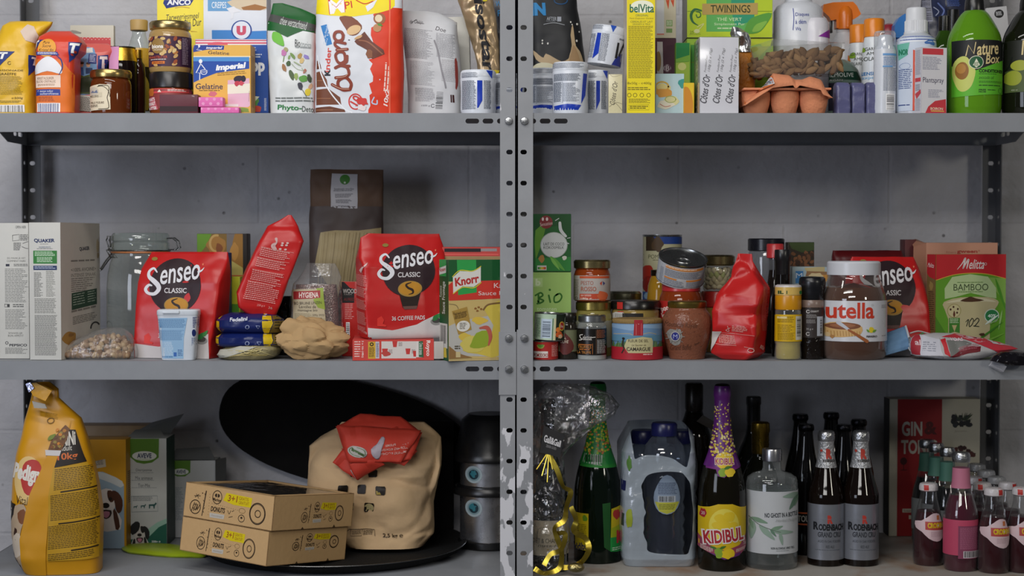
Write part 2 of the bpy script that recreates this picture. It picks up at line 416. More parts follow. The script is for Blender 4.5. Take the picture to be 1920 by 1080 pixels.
class Round:
 """turned thing standing at z on its axis (cx, depth y); profiles are (half width, height row) pairs; row None = its foot"""
 def __init__(s,name,label,cat,cx,y,z,group=None,rot=(0,0,0),zoff=0.0):
  s.cx,s.y,s.z = cx,y,z; s.o = thing(name,label,cat,(P(cx,540,y).x,y,z+zoff),rot,group)
 def q(s,prof):return[(hw*kk(s.y),0.0 if py is None else max(0.0,P(s.cx,py,s.y).z-s.z))for hw,py in prof]
 def zz(s,py):return P(s.cx,py,s.y).z-s.z
 def part(s,name,prof,m,seg=40,art=None,caps=True,sharp=40,sm=True,parent=None,prof2=None):
  mb = MB(); p = s.q(prof); p = smooth_prof(p)if prof2 else p; lathe(mb,p,m,seg,sm,caps)
  if art:s.paint(mb,p,art)
  return mb.build(name,parent or s.o,sharp=sharp)
 def paint(s,mb,p,art,off=.0004):
  x0,y0,x1,y1 = art.w; k = kk(s.y); za,zb = s.zz(y1),s.zz(y0)
  art.lay(mb,wrap(p,(x0-s.cx)*k,(x1-s.cx)*k,s.zz(y1),s.zz(y0)),max(4,int((x1-x0)/4)),max(5,int((y1-y0)/8)),off=off,lim=(0,max(0,(.0004-za)/(zb-za)),1,1))
 def label(s,prof,py0,py1,m,art=None,name='label',parent=None,full=True,h=.0004):
  mb = MB(); p = s.q(prof)
  if full:band(mb,p,s.zz(py1),s.zz(py0),m,h)
  if art:s.paint(mb,p,art,off=h+.0003)
  return mb.build(name,parent or s.o)
def smooth_prof(p,n=4):
 q = smooth_pts(p,n); o =[]
 for i,(a,b)in enumerate(q):
  k = min(len(p)-2,i//n); lo,hi = sorted((p[k][1],p[k+1][1])); o.append((max(0,a),min(hi,max(lo,b))))
 return o
def cap_ribs(mb,r,z0,z1,m,n=48,d=.0006):
 vs =[]; fs =[]
 for j,(z,k)in enumerate(((z0,1),(z1,1))):
  for i in range(2*n):
   a = math.pi*i/n; q = r+(d if i%2 else 0); vs.append((q*math.cos(a),q*math.sin(a),z))
 N = 2*n
 for i in range(N):fs.append((i,(i+1)%N,N+(i+1)%N,N+i))
 fs.append(tuple(N+i for i in range(N))); return mb.add(vs,fs,m)
GLASS = lambda:clear('clear_glass',(.95,.98,.97),.05,.55,(.55,.62,.6),.04)
FILM = lambda:clear('clear_film',(.97,.97,.97),.07,.35,(.8,.82,.84),.12,.5,45)
# --- room shell
def wall_material():
 m = bpy.data.materials.new('painted_block_wall'); m.use_nodes = True; nt = m.node_tree; b = nt.nodes['Principled BSDF']; L = nt.links.new
 tc = nt.nodes.new('ShaderNodeTexCoord'); n1 = nt.nodes.new('ShaderNodeTexNoise'); n1.inputs['Scale'].default_value = 48; n1.inputs['Detail'].default_value = 6
 n2 = nt.nodes.new('ShaderNodeTexNoise'); n2.inputs['Scale'].default_value = 5; n2.inputs['Detail'].default_value = 4
 vo = nt.nodes.new('ShaderNodeTexVoronoi'); vo.inputs['Scale'].default_value = 28
 br = nt.nodes.new('ShaderNodeTexBrick'); br.inputs['Scale'].default_value = 1; br.inputs['Brick Width'].default_value = .395; br.inputs['Row Height'].default_value = .195
 br.inputs['Mortar Size'].default_value = .004; br.inputs['Mortar Smooth'].default_value = .8
 mp = nt.nodes.new('ShaderNodeMapping'); mp.inputs['Rotation'].default_value =(R(90),0,0); mp.inputs['Location'].default_value =(0.08,.105,0)
 for t in(n1,n2,vo):L(tc.outputs['Object'],t.inputs['Vector'])
 L(tc.outputs['Object'],mp.inputs[0]); L(mp.outputs[0],br.inputs['Vector'])
 cr = nt.nodes.new('ShaderNodeValToRGB'); cr.color_ramp.elements[0].position = .35; cr.color_ramp.elements[0].color = lin('b2b1b4'); cr.color_ramp.elements[1].position = .7; cr.color_ramp.elements[1].color = lin('cbcace')
 L(n2.outputs['Fac'],cr.inputs[0])
 pit = nt.nodes.new('ShaderNodeValToRGB'); pit.color_ramp.elements[0].position = .06; pit.color_ramp.elements[0].color =(0.25,.24,.23,1); pit.color_ramp.elements[1].position = .11; pit.color_ramp.elements[1].color =(1,1,1,1)
 L(vo.outputs['Distance'],pit.inputs[0])
 n3 = nt.nodes.new('ShaderNodeTexNoise'); n3.inputs['Scale'].default_value = 17; L(tc.outputs['Object'],n3.inputs['Vector'])
 pk = nt.nodes.new('ShaderNodeMapRange'); pk.inputs['From Min'].default_value = .5; pk.inputs['From Max'].default_value = .62; L(n3.outputs['Fac'],pk.inputs['Value'])
 mx = nt.nodes.new('ShaderNodeMix'); mx.data_type = 'RGBA'; mx.blend_type = 'MULTIPLY'; L(pk.outputs[0],mx.inputs[0]); L(cr.outputs[0],mx.inputs[6]); L(pit.outputs[0],mx.inputs[7])
 L(mx.outputs[2],b.inputs['Base Color']); b.inputs['Roughness'].default_value = .75
 sub = nt.nodes.new('ShaderNodeMath'); sub.operation = 'MULTIPLY_ADD'; sub.inputs[1].default_value = -.22; L(br.outputs['Fac'],sub.inputs[0]); L(n1.outputs['Fac'],sub.inputs[2])
 bp = nt.nodes.new('ShaderNodeBump'); bp.inputs['Strength'].default_value = .75; bp.inputs['Distance'].default_value = .005; L(sub.outputs[0],bp.inputs['Height']); L(bp.outputs[0],b.inputs['Normal'])
 return m
WM = wall_material()
struct(MB().add([(-3.2,0,0),(3.2,0,0),(3.2,0,2.75),(-3.2,0,2.75),(-3.2,.1,0),(3.2,.1,0),(3.2,.1,2.75),(-3.2,.1,2.75)],[(0,1,2,3),(7,6,5,4),(3,2,6,7),(0,4,5,1),(0,3,7,4),(1,5,6,2)],WM).build('wall_back',loc=(0,WALL,0)))
struct(MB().add([(-3.2,-4.2,0),(3.2,-4.2,0),(3.2,WALL+.1,0),(-3.2,WALL+.1,0),(-3.2,-4.2,-.05),(3.2,-4.2,-.05),(3.2,WALL+.1,-.05),(-3.2,WALL+.1,-.05)],[(0,1,2,3),(7,6,5,4),(0,4,5,1),(2,6,7,3),(1,5,6,2),(3,7,4,0)],mat('6f6e6c','matte',.3,20)).build('floor'))
# --- steel shelving
def steel_material(name,base,wear,stain=None):
 m = bpy.data.materials.new(name); m.use_nodes = True; nt = m.node_tree; b = nt.nodes['Principled BSDF']; L = nt.links.new
 tc = nt.nodes.new('ShaderNodeTexCoord'); n = nt.nodes.new('ShaderNodeTexNoise'); n.inputs['Scale'].default_value = 9; n.inputs['Detail'].default_value = 8; n.inputs['Roughness'].default_value = .65
 L(tc.outputs['Object'],n.inputs['Vector']); cr = nt.nodes.new('ShaderNodeValToRGB'); e = cr.color_ramp.elements
 e[0].position = .3; e[0].color = tuple(x*.86 for x in lin(base)[:3])+(1,); e[1].position = .62; e[1].color = lin(base)
 if wear:
  mp = nt.nodes.new('ShaderNodeMapping'); mp.inputs['Scale'].default_value =(1.6,1,.75); L(tc.outputs['Object'],mp.inputs[0])
  n2 = nt.nodes.new('ShaderNodeTexNoise'); n2.inputs['Scale'].default_value = 9 if stain else 26; n2.inputs['Detail'].default_value = 5; L(mp.outputs[0],n2.inputs['Vector'])
  sp = nt.nodes.new('ShaderNodeSeparateXYZ'); L(tc.outputs['Object'],sp.inputs[0])
  lo = nt.nodes.new('ShaderNodeMapRange'); lo.inputs['From Min'].default_value = 1.0; lo.inputs['From Max'].default_value = .86; lo.inputs['To Min'].default_value = 0 if stain else-.14; lo.inputs['To Max'].default_value = .04; L(sp.outputs['Z'],lo.inputs['Value'])
  ad = nt.nodes.new('ShaderNodeMath'); ad.operation = 'ADD'; L(n2.outputs['Fac'],ad.inputs[0]); L(lo.outputs[0],ad.inputs[1])
  st = nt.nodes.new('ShaderNodeMapRange'); st.inputs['From Min'].default_value = .5 if stain else .545; st.inputs['From Max'].default_value = .75 if stain else .56; L(ad.outputs[0],st.inputs['Value'])
  mx = nt.nodes.new('ShaderNodeMix'); mx.data_type = 'RGBA'; L(st.outputs[0],mx.inputs[0]); L(cr.outputs[0],mx.inputs[6]); mx.inputs[7].default_value = lin(stain[0]if stain else 'cdcdd2')
  L(n.outputs['Fac'],cr.inputs[0]); L(mx.outputs[2],b.inputs['Base Color'])
 else:
  L(n.outputs['Fac'],cr.inputs[0]); L(cr.outputs[0],b.inputs['Base Color'])
 b.inputs['Roughness'].default_value = .5; b.inputs['Specular IOR Level'].default_value = .35
 return m
STEEL = steel_material('grey_painted_steel','8b8e93',False); WORN = steel_material('worn_grey_steel','929498',True); SHADEDSTEEL = steel_material('shaded_grey_steel','58595c',False)  # dark steel for rear posts whose shade is partly put into the colour
STAINED = steel_material('stained_grey_steel','a09b94',True,('87694f',.0))
BOLT = mat('a9abad','metal',.1,300)
def plate_holes(mb,x0,x1,z0,z1,holes,m,th=.002):
 """upright sheet in the xz plane with oval holes (cx, cz, half length, half height), stacked upward, front at y=0"""
 holes = sorted(holes,key=lambda h:h[1]); zs =[z0]+[(a[1]+b[1])/2 for a,b in zip(holes,holes[1:])]+[z1]
 for(cx,cz,a,b),c0,c1 in zip(holes,zs,zs[1:]):cell(mb,x0,x1,c0,c1,cx,cz,a,b,m,th)
def cell(mb,x0,x1,z0,z1,cx,cz,a,b,m,th):
 n = 24; inner =[]; outer =[]
 for i in range(n):
  t = 2*math.pi*(i+.5)/n; c,s = math.cos(t),math.sin(t)
  inner.append((cx+math.copysign(a-b,c)+b*c,cz+b*s))
  k = min((x1-cx)/c if c>0 else(x0-cx)/c if c<0 else 9,(z1-cz)/s if s>0 else(z0-cz)/s if s<0 else 9)
  outer.append([cx+k*c,cz+k*s])
 for X in(x0,x1):
  for Z in(z0,z1):
   j = min(range(n),key=lambda i:(outer[i][0]-X)**2+(outer[i][1]-Z)**2); outer[j] =[X,Z]
 vs =[(x,0,z)for x,z in inner]+[(x,0,z)for x,z in outer]+[(x,th,z)for x,z in inner]+[(x,th,z)for x,z in outer]; fs =[]
 for i in range(n):
  k =(i+1)%n; fs +=[(i,k,n+k,n+i),(2*n+i,3*n+i,3*n+k,2*n+k),(i,2*n+i,2*n+k,k),(n+i,n+k,3*n+k,3*n+i)]
 mb.add(vs,fs,m)
PITCHH = 58/1160.0
def post(unit,xo,side,front,name='post'):
 """angle post; xo outer corner x, side +1: plate spreads to +x; front: plate at the room side"""
 w = .0262; mb = MB(); z0,z1 = 0.0,1.98; holes =[]; SM = WORN if front else SHADEDSTEEL; zb = P(960,227,0).z; n0 = int((zb-.03)/PITCHH)
 z = zb-n0*PITCHH
 while z<z1-.02:holes.append((xo+side*w*.42,z,.0052,.0038)); z += PITCHH
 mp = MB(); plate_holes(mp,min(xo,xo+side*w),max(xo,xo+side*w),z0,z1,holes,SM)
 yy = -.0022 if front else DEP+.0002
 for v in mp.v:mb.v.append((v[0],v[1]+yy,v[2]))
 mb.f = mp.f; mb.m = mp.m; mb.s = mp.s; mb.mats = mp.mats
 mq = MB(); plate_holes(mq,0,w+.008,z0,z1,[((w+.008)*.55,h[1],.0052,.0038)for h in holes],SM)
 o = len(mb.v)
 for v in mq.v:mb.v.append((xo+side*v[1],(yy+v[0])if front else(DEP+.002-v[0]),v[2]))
 for f,m_,s_ in zip(mq.f,mq.m,mq.s):mb.f.append(tuple(i+o for i in f)); mb.m.append(m_); mb.s.append(s_)
 return mb.build(name,unit)
def sleeve(unit,xa,xb,za,zb,xo,side):
 mb = MB(); hs =[]; w = .0262; z = P(960,227,0).z-int((P(960,227,0).z-.03)/PITCHH)*PITCHH
 while z<1.95:
  if za+.01<z<zb-.01:hs.append((xo+side*w*.42,z,.0052,.0038))
  z += PITCHH
 mp = MB(); plate_holes(mp,xa,xb,za,zb,hs,WORN,.0018); mb.add([(v[0],v[1]-.0042,v[2])for v in mp.v],mp.f,WORN); return mb.build('post_sleeve',unit)
def hexbolt(unit,x,z,y=-.0022):
 mb = MB(); n = 6; vs =[]; r = .0062
 prof =[(r,0),(r,.0032),(r*.85,.0046),(r*.3,.005)]
 for rr,d in prof:
  for i in range(24):
   a = 2*math.pi*i/24; q = rr*(1-.035*math.cos(6*a)); vs.append((x+q*math.cos(a),y-d,z+q*math.sin(a)))
 fs =[(j*24+i,j*24+(i+1)%24,(j+1)*24+(i+1)%24,(j+1)*24+i)for j in range(3)for i in range(24)]+[tuple(72+i for i in range(24))]
 return mb.add(vs,fs,BOLT,True).build('bolt',unit)
LIP = 35/1160.0
def shelf(unit,x0,x1,z,inner):
 """pressed tray: top sheet, four folded lips, slots near the front corners"""
 mb = MB(); rbox(mb,x0,x1,0.0005,DEP,z-.0015,z,STAINED if inner<0 and z==ZB else STEEL,.0006)
 zc = P(960,227,0).z-ZT+z
 cells =[]
 for d,L in((-.002,.0086),(.0212,.0086),(.0465,.011)):cells.append((d,L))
 for X,s in((x1,-1),)if inner>0 else((x0,1),):
  prev = X
  for i,(d,L)in enumerate(cells):
   cx = X+s*(d+.022); e = X+s*((cells[i][0]+cells[i+1][0])/2+.022 if i<2 else .095)
   for yy in(0.0,):
    mp = MB(); cell(mp,min(prev,e),max(prev,e),z-LIP,z,cx,zc,L,.004,STEEL,.0015); mb.add([(v[0],v[1]+yy,v[2])for v in mp.v],mp.f,STEEL)
   prev = e
 rbox(mb,x0 if inner>0 else x0+.095,x1-.095 if inner>0 else x1,0,.0015,z-LIP,z,STEEL,0); rbox(mb,x0,x1,DEP-.0015,DEP,z-LIP,z,STEEL,.0004)
 for X in(x0,x1-.0015):
  prev = 0.0015
  for(c,L)in((.05,.0125),(.08,.01),(DEP-.08,.01),(DEP-.05,.0125)):
   nxt ={.05:.066,.08:.175}.get(c,DEP-.066 if abs(c-(DEP-.08))<1e-6 else DEP-.0015)
   mp = MB(); cell(mp,prev,nxt,z-LIP,z,c,zc,L,.004,STEEL,.0015); mb.add([(X+v[1],v[0],v[2])for v in mp.v],mp.f,STEEL); prev = nxt
 for yy in(.0015,DEP-.0095):rbox(mb,x0+.003,x1-.003,yy,yy+.008,z-LIP,z-LIP+.001,STEEL,.0003)
 return mb.build('shelf',unit)
XC = P(968.5,540,0).x
WID = .908
def unit(x0,x1,label,inner):
 u = thing('shelving_unit',label,'shelving',((x0+x1)/2,DEP/2,0),group=None); inv = Vector(u.location)
 parts =[]
 for X,s in((x0,1),(x1,-1)):
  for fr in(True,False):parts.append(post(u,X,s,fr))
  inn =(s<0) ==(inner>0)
  for z in(ZT,ZM,ZB):parts.append(hexbolt(u,X+s*.0122,P(960,227,0).z-ZT+z,-.0042 if inn and z<ZT and(inner<0 or z==ZM)else-.0022))
  parts.append(hexbolt(u,X+s*.0122,P(960,227,0).z-ZT+ZM+PITCHH,-.0042 if inn else-.0022))
 for z in(ZT,ZM,ZB,.12):parts.append(shelf(u,x0+.0025,x1-.0025,z,inner))
 if inner>0:parts.append(sleeve(u,x1-.0282,x1,P(960,740,0).z,P(960,622,0).z,x1,-1))
 else:parts.append(sleeve(u,x0,x0+.0262,.0,P(960,618,0).z,x0,1))
 for p in parts:p.location = -inv
 return u
UL = unit(XC-.0004-WID,XC-.0004,'grey steel shelving bay carrying cereal boxes and dog food, left of the double post',1)
UR = unit(XC+.0004,XC+.0004+.892,'grey steel shelving bay carrying jars and bottles, right of the double post',-1)
# === top shelf, left bay
A1 =(0,0,.1981)
ZT += .0006; ZM += .0006; ZB += .0006
def bagthing(name,label,cat,rows,y,z,m,arts=(),parts=None,group=None,**kw):
 xs =[r[1]for r in rows]+[r[2]for r in rows]; c = P((min(xs)+max(xs))/2,540,y); base =(c.x,y,z)
 bag = Bag(rows,y,base,**kw); mb = MB(); bag.mesh(mb,m)
 for a in arts:bag.art(mb,a)
 o = mb.build(name,loc=base,sharp=55); o = tag(o,label,cat,group); o_bag[name] = bag; return o
o_bag ={}
# yellow sugar pack at the frame's edge
a = Art(-24,36,66,210,fr=A1)
a.poly([(250,515),(315,515),(320,620),(255,715)],'24367e'); a.poly([(-40,485),(135,485),(30,590),(-40,660)],'24367e'); a.text('T',-10,495,75,560,'f2f2ee',shear=.2,bold=.05); a.text('T',272,530,318,610,'f2f2ee',shear=.2,bold=.05)
a.text('CASSONADE',-40,655,212,672,'5a4a10'); a.text('GRAEFFE',-15,688,152,712,'5a4a10'); a.fine(-60,722,210,900,11,'9a8428',.35); a.text('℮500g',105,915,208,940,'4a3c0c'); a.fine(-60,950,215,975,2,'9a8428')
a.ring(90,595,14,14,4,'4a3c0c',a0=30,a1=320); a.bars(-60,992,222,1075,n=30); a.poly([(170,285),(225,215),(290,240),(330,330),(300,400),(225,375)],'d8c3b2')
bagthing('sugar_bag','yellow paper sugar pack with crumpled top at the left end of the top shelf','sugar pack',[(212,-26,59,.032),(110,-26,59,.031),(85,-22,58,.026),(62,-14,70,.02),(44,-6,84,.012),(36,8,88,.005)],.05,ZT,mat('e3b62a','film',.25,40),[a],wr=.0025,wf=30,seed=2)
# orange sugar pack
a = Art(60,54,150,210,fr=A1)
a.poly([(310,560),(580,560),(720,760),(720,1075),(310,1075)],'e7762a'); a.poly([(318,370),(405,370),(330,470),(318,500)],'24367e'); a.text('T',320,375,365,455,'f0f0ee',shear=.2,bold=.05)
a.ell(445,450,85,90,'e8a23c'); a.text('Pure',405,385,470,412,'3b2414',shear=.3); a.text('Sucre',400,418,482,446,'3b2414',shear=.3); a.text('Kristal fin',372,458,505,486,'3b2414',shear=.3); a.poly([(350,490),(540,490),(560,522),(350,522)],'2c3f93'); a.fine(362,496,545,518,2,'e6e6ee')
a.poly([(330,700),(345,620),(420,550),(470,535),(530,570),(582,640),(575,700),(450,672)],'ececf0',sm=3); a.stroke([(530,520),(580,570),(588,650),(550,720)],[4,12,10,4],'24367e')
a.rect(340,712,572,828,'f3d9c6'); a.text('KRISTALSUIKER',360,728,508,752,'77563f'); a.text('SUCRE CRISTALLISE',350,760,525,782,'77563f'); a.fine(360,795,520,815,2,'a07a60')
a.rect(340,845,566,905,'2c3f93'); a.text('f  tiense suiker',358,853,500,872,'e8e8f2'); a.text('suikeroftiense',380,876,550,898,'e8e8f2'); a.fine(368,915,515,965,3,'a04420'); a.bars(352,975,566,1075,c='2a3a80',n=26)
a.poly([(645,395),(745,395),(720,500),(645,590)],'24367e'); a.text('T',655,405,735,500,'f0f0ee',shear=.25,bold=.05)
bagthing('sugar_bag','red and orange paper sugar pack with a white sugar heap, right of the yellow pack','sugar pack',[(212,64,134,.033),(104,63,136,.033),(94,63,146,.033),(78,63,148,.03),(66,65,142,.02),(57,78,126,.008),(54,84,122,.003)],.018,ZT,mat('d9412a','film',.2,40),[a],wr=.0018,wf=26,seed=5,n=5)
# picture pack
a = Art(133,80,208,210,fr=A1)
a.poly([(690,450),(760,435),(860,445),(900,520),(910,700),(900,880),(690,890),(675,800)],'7ba3cf',sm=2); a.poly([(690,740),(740,700),(800,720),(880,690),(915,700),(910,890),(690,890)],'4d5a24'); a.poly([(690,780),(760,740),(900,730),(905,860),(690,865)],'2b3216',sm=2)
a.ell(772,612,20,24,'c79a7c'); a.ell(835,615,18,22,'d5ab90'); a.poly([(750,640),(790,640),(800,710),(745,715)],'3f5f9c'); a.poly([(815,645),(870,640),(880,690),(815,700)],'31456f'); a.ell(776,598,22,12,'4a3424'); a.ell(836,600,19,11,'5b4230')
a.poly([(800,450),(850,440),(875,490),(805,500)],'e4e2dc'); a.rect(835,505,905,600,'2a3a80'); a.fine(845,515,898,590,4,'b9c2e2'); a.poly([(690,895),(880,910),(880,1060),(670,1040)],'efe9dc'); a.fine(690,910,870,1050,11,'4a453c',slope=.08)
a.poly([(915,520),(1000,510),(985,600),(950,700),(915,670)],'24367e'); a.text('T',930,525,990,640,'e8d8d8',shear=.15,bold=.05)
bagthing('sugar_bag','torn pink and white sugar pack with a picture of two people in a field','sugar pack',[(212,132,180,.028),(150,134,186,.028),(120,142,194,.026),(95,136,206,.02),(86,140,206,.01),(78,136,192,.004)],.094,ZT,mat('dd6a62','film',.2,40),[a],wr=.003,wf=26,seed=9)
# hanging pack with a header card
w = P(217,540,.2).x-P(135,540,.2).x; h = P(0,47,.2).z-ZT; mb = MB(); rbox(mb,-w/2,w/2,0,.012,0,h,mat('c9c4b4','card'),.002)
b = Art(135,47,217,210,fr=A1); b.poly([(690,340),(1065,345),(1065,1070),(690,1070)],'cf4a4c'); b.poly([(640,285),(680,292),(700,280),(740,285),(790,300),(785,312),(640,308)],'8f8c84')
for i in range(22):b.ell(700+i*17,346+(i%2)*14,4,4,'eed7d5',n=8)
box_art(mb,-w/2,w/2,0,.012,0,h,front=b); tag(mb.build('baking_case_pack',loc=(P(176,540,.2).x,.2,ZT)),'red dotted hanging pack with a cream header card behind the sugar packs','baking supplies')
# honey jar
r = Round('honey_jar','honey jar with gold lid and ornate cream label at the top shelf front','jar',211,.052,ZT)
PR =[(36,None),(37.5,205),(37.5,160),(36,153),(33,148)]
r.part('glass',PR,mat('5e2c12','shine'))
a = Art(174,158,250,210,fr=A1); a.poly([(880,830),(1000,812),(1100,818),(1104,1050),(895,1058),(878,960)],'e6d9bd',sm=1); a.ell(940,880,52,42,'cfc6b4'); a.poly([(900,890),(925,870),(945,885),(970,865),(985,895)],'6f7c96'); a.text('MIELLERIE',890,915,990,935,'3f3526')
a.ring(1010,930,90,100,5,'3f3526',a0=250,a1=360); a.stroke([(990,825),(1085,830),(1085,900),(1075,940),(1088,1000),(1080,1040),(990,1045)],6,'3f3526',sm=4); a.text('MILLE FLEURS',900,975,1045,995,'4a2d1a'); a.rect(990,890,1025,930,'d8ccb0'); a.fine(895,1005,985,1030,2,'4a3d2c')
r.label(PR,160,208,None,a,full=False)
r.part('lid',[(33,150),(37.5,147),(38.5,141),(38,136),(36,133),(30,132)],mat('b39b62','metal'))
# three bottles behind the honey
r = Round('syrup_bottle','clear glass bottle with beige cap and gold and black label on the top shelf','bottle',264,.205,ZT)
PR =[(22,None),(23,190),(23,105),(21,92),(16,76),(13,66),(12.5,58)]
r.part('glass',PR,GLASS()); r.part('syrup',[(21,209),(21.5,128),(20,127)],mat('2b1710','shine'))
r.label(PR,92,127,mat('c79f3e','gloss')); a = Art(241,128,287,208,fr=A1); a.blob(1385,900,62,190,'cfb848',.05); a.text('ef',1345,800,1400,830,'2a2412'); a.text('2',1368,890,1405,935,'2a2412')
r.label(PR,127,208,mat('161416','gloss'),a,name='lower_label'); r.part('cap',[(15,58),(16,57),(16.5,40),(15.5,38),(5,38)],mat('b8985c','card'))
r = Round('sauce_bottle','dark sauce bottle with gold collar and black label behind the honey jar','bottle',232,.132,ZT)
PR =[(28,None),(29.5,200),(29.5,128),(28,112),(25,100),(24,92)]
r.part('glass',PR,mat('150d0c','shine')); r.label(PR,92,116,mat('d2a63d','metal'),name='collar'); r.part('cap',[(24,92),(25,91),(25,89),(5,89)],mat('201c18','plastic'))
mb = MB(); kq = kk(.132); M = wrap(r.q(PR),-18.5*kq,.5*kq,r.zz(139),r.zz(90)); a = Art(0,0,1,1,base='d89ac6',kind='paper'); a.lay(mb,M,6,6,off=.0012); mb.build('sticky_note',r.o)
r = Round('sauce_bottle','slim dark bottle of black syrup, in front of the beige capped bottle','bottle',262,.142,ZT)
PR =[(12,None),(13,195),(13.5,140),(12,122),(8,116),(7,108)]
r.part('glass',PR,mat('2a120c','shine')); r.part('cap',[(8,110),(8.2,108),(8.2,94),(3,93)],mat('caa140','metal'))
# peanut butter jars, one on the other
r = Round('peanut_butter_jar','upright black lidded peanut jar with pink label, under the purple labelled jar','jar',323,.085,ZT)
PR =[(38,None),(39.5,204),(39.5,172),(37,166)]
r.part('glass',PR,mat('7a3c1c','shine')); a = Art(283,168,363,208,fr=A1); a.poly([(1430,850),(1830,860),(1830,890),(1430,900)],'d0474c'); a.poly([(1560,862),(1580,888),(1540,888)],'f2e4d6'); a.fine(1640,862,1800,886,2,'f2dcd6'); a.blob(1470,880,34,40,'c06a2c')
a.poly([(1430,940),(1500,930),(1560,1075),(1430,1075)],'c25a66'); a.text("THAT'S",1436,938,1512,970,'f4e8e4',rot=6,bold=.03); a.text('PEANUT',1436,978,1518,1012,'f4e8e4',rot=6,bold=.03); a.text('BUTTER',1440,1022,1532,1056,'f4e8e4',rot=6,bold=.03)
r.label(PR,170,206,mat('8c3a3a','card'),a); r.part('lid',[(37,168),(40,166),(40,141),(38.5,138),(10,137.5)],mat('1c1a1b','plastic'))
ztop = r.zz(137.3)
r = Round('peanut_butter_jar','gold lidded nut butter jar with purple nut label, stacked on another jar','jar',322,.085,ZT+ztop)
PR =[(37,None),(39,131),(39,68),(37,62),(33.5,58)]
r.part('glass',PR,mat('a98a56','shine')); a = Art(283,72,362,128,fr=A1)
for i in range(46):
 x,y = a.rng.uniform(1440,1760),a.rng.uniform(370,635)
 if(x-1545)**2+(y-455)**2>75**2 and not(1450<x<1640 and 545<y<630):a.ell(x,y,25,15,a.rng.choice(['cba368','b5743c','e0c48c','9c4f30','d7b577']),rot=a.rng.uniform(-70,70),n=12)
a.ell(1545,455,68,72,'9b7a42',n=20); a.text('biona',1487,440,1602,478,'f6f2ea',bold=.03); a.text('ORGANIC',1500,484,1590,498,'f0e6d6'); a.text('PEANUTBUTTER',1452,548,1640,572,'d8613c'); a.fine(1470,578,1630,590,1,'efe6da'); a.rect(1482,598,1615,624,'d9772e'); a.text('SALT FREE',1495,604,1600,619,'3a1c2a')
a.rect(1760,370,1818,635,'35203a'); a.fine(1768,378,1812,630,15,'8b7c90')
r.label(PR,72,128,mat('40203c','card'),a); r.part('lid',[(34,58),(37.5,56),(38.5,51),(38.5,45),(36,42),(30,41)],mat('b39d6c','metal'))
# maroon box, pink candy boxes
a = Art(299,177,371,209,fr=A1); a.rect(1500,1005,1900,1080,'2c1218'); a.text('200g',1815,905,1840,918,'d8c4c8')
boxat('chocolate_box','small flat maroon box in front of the stacked peanut jars','chocolate box',299,371,177,.008,.032,ZT,mat('5c1a2a','card'),a)
def dots(a,x0,y0,x1,y1,r,st,c):
 j = 0; y = y0
 while y<y1+r:
  x = x0+(st/2 if j%2 else 0)
  while x<x1+r:a.ell(x,y,r,r,c,n=12); x += st
  y += st*.6; j += 1
 return a
boxat('candy_box','pink dotted little candy box lying lowest before the gelatine box','candy box',376,448,201,.006,.022,ZT,mat('e26ab0','card'),dots(Art(376,201,448,210),378,204,448,210,2.6,13,'ef9ccb'))
zc = P(376,201,.006).z
boxat('candy_box','pink dotted little candy box on top of the other, beside the maroon box','candy box',372,418,182,.006,.022,zc+.0005,mat('e26ab0','card'),dots(Art(372,182,418,201),374,186,418,201,3,14,'ef9ccb'))
# gelatine box
A2 =(280,0,.1981)
a = Art(362,84,470,210,base='e9b552',fr=A2); a.poly([(430,415),(712,432),(705,472),(560,468),(415,495)],'1f3d97',sm=0); a.text('imperial',540,442,692,468,'f4f4f8',shear=.2,bold=.03); a.text('Gelatine',560,484,757,516,'241c3a',rot=-3); a.ell(475,435,10,12,'f0f0f4',n=14); a.stroke([(475,448),(450,470),(500,478)],5,'f0f0f4',sm=0)
a.rect(410,530,960,545,'f4e3bd'); a.poly([(412,545),(945,545),(945,650),(800,668),(640,690),(520,735),(412,785)],'1c4ba6'); a.rect(412,540,945,580,'4b8fd2'); a.text('imperial',628,600,918,672,'f7f7fa',shear=.22,bold=.05,rot=5); a.ell(488,580,17,20,'f4f4f8',n=18); a.stroke([(488,605),(445,690),(480,690),(478,755)],8,'f4f4f8',sm=0); a.stroke([(495,610),(530,655)],8,'f4f4f8',sm=0); a.ring(518,680,30,24,6,'f4f4f8',a0=0,a1=180); a.ring(518,672,32,10,5,'f4f4f8')
a.fine(645,690,930,725,2,'b08434',slope=-.08); a.text('Gelatine',440,790,695,845,'26234f',bold=.01); a.fine(470,852,668,870,1,'8a6a2c')
a.poly([(742,760),(945,740),(950,1000),(930,1015),(760,1010),(742,990)],'e8b8cc',sm=1); a.poly([(740,800),(950,790),(950,880),(740,890)],'f1ead8'); a.ell(850,750,52,34,'2c2338'); a.blob(830,790,24,24,'c63a4e'); a.blob(868,788,26,24,'d24a5a'); a.ell(890,745,22,30,'241c30'); a.stroke([(945,860),(940,960)],3,'a07c3c',sm=0)
a.blob(600,890,36,26,'d0707c'); a.blob(880,1045,60,28,'8aa04a'); a.rect(700,985,840,1010,'e6e0dc')
sd = Art(0,0,1,1,base='e0b264'); sd.fine(.15,.15,.85,.9,26,'8e6f3a',fill=.4)
boxat('gelatine_box','yellow and blue gelatine powder box with a pink dessert glass on front','baking box',362,470,84,.033,.045,ZT,mat('e6b95c','card'),a,right=sd,left=sd)
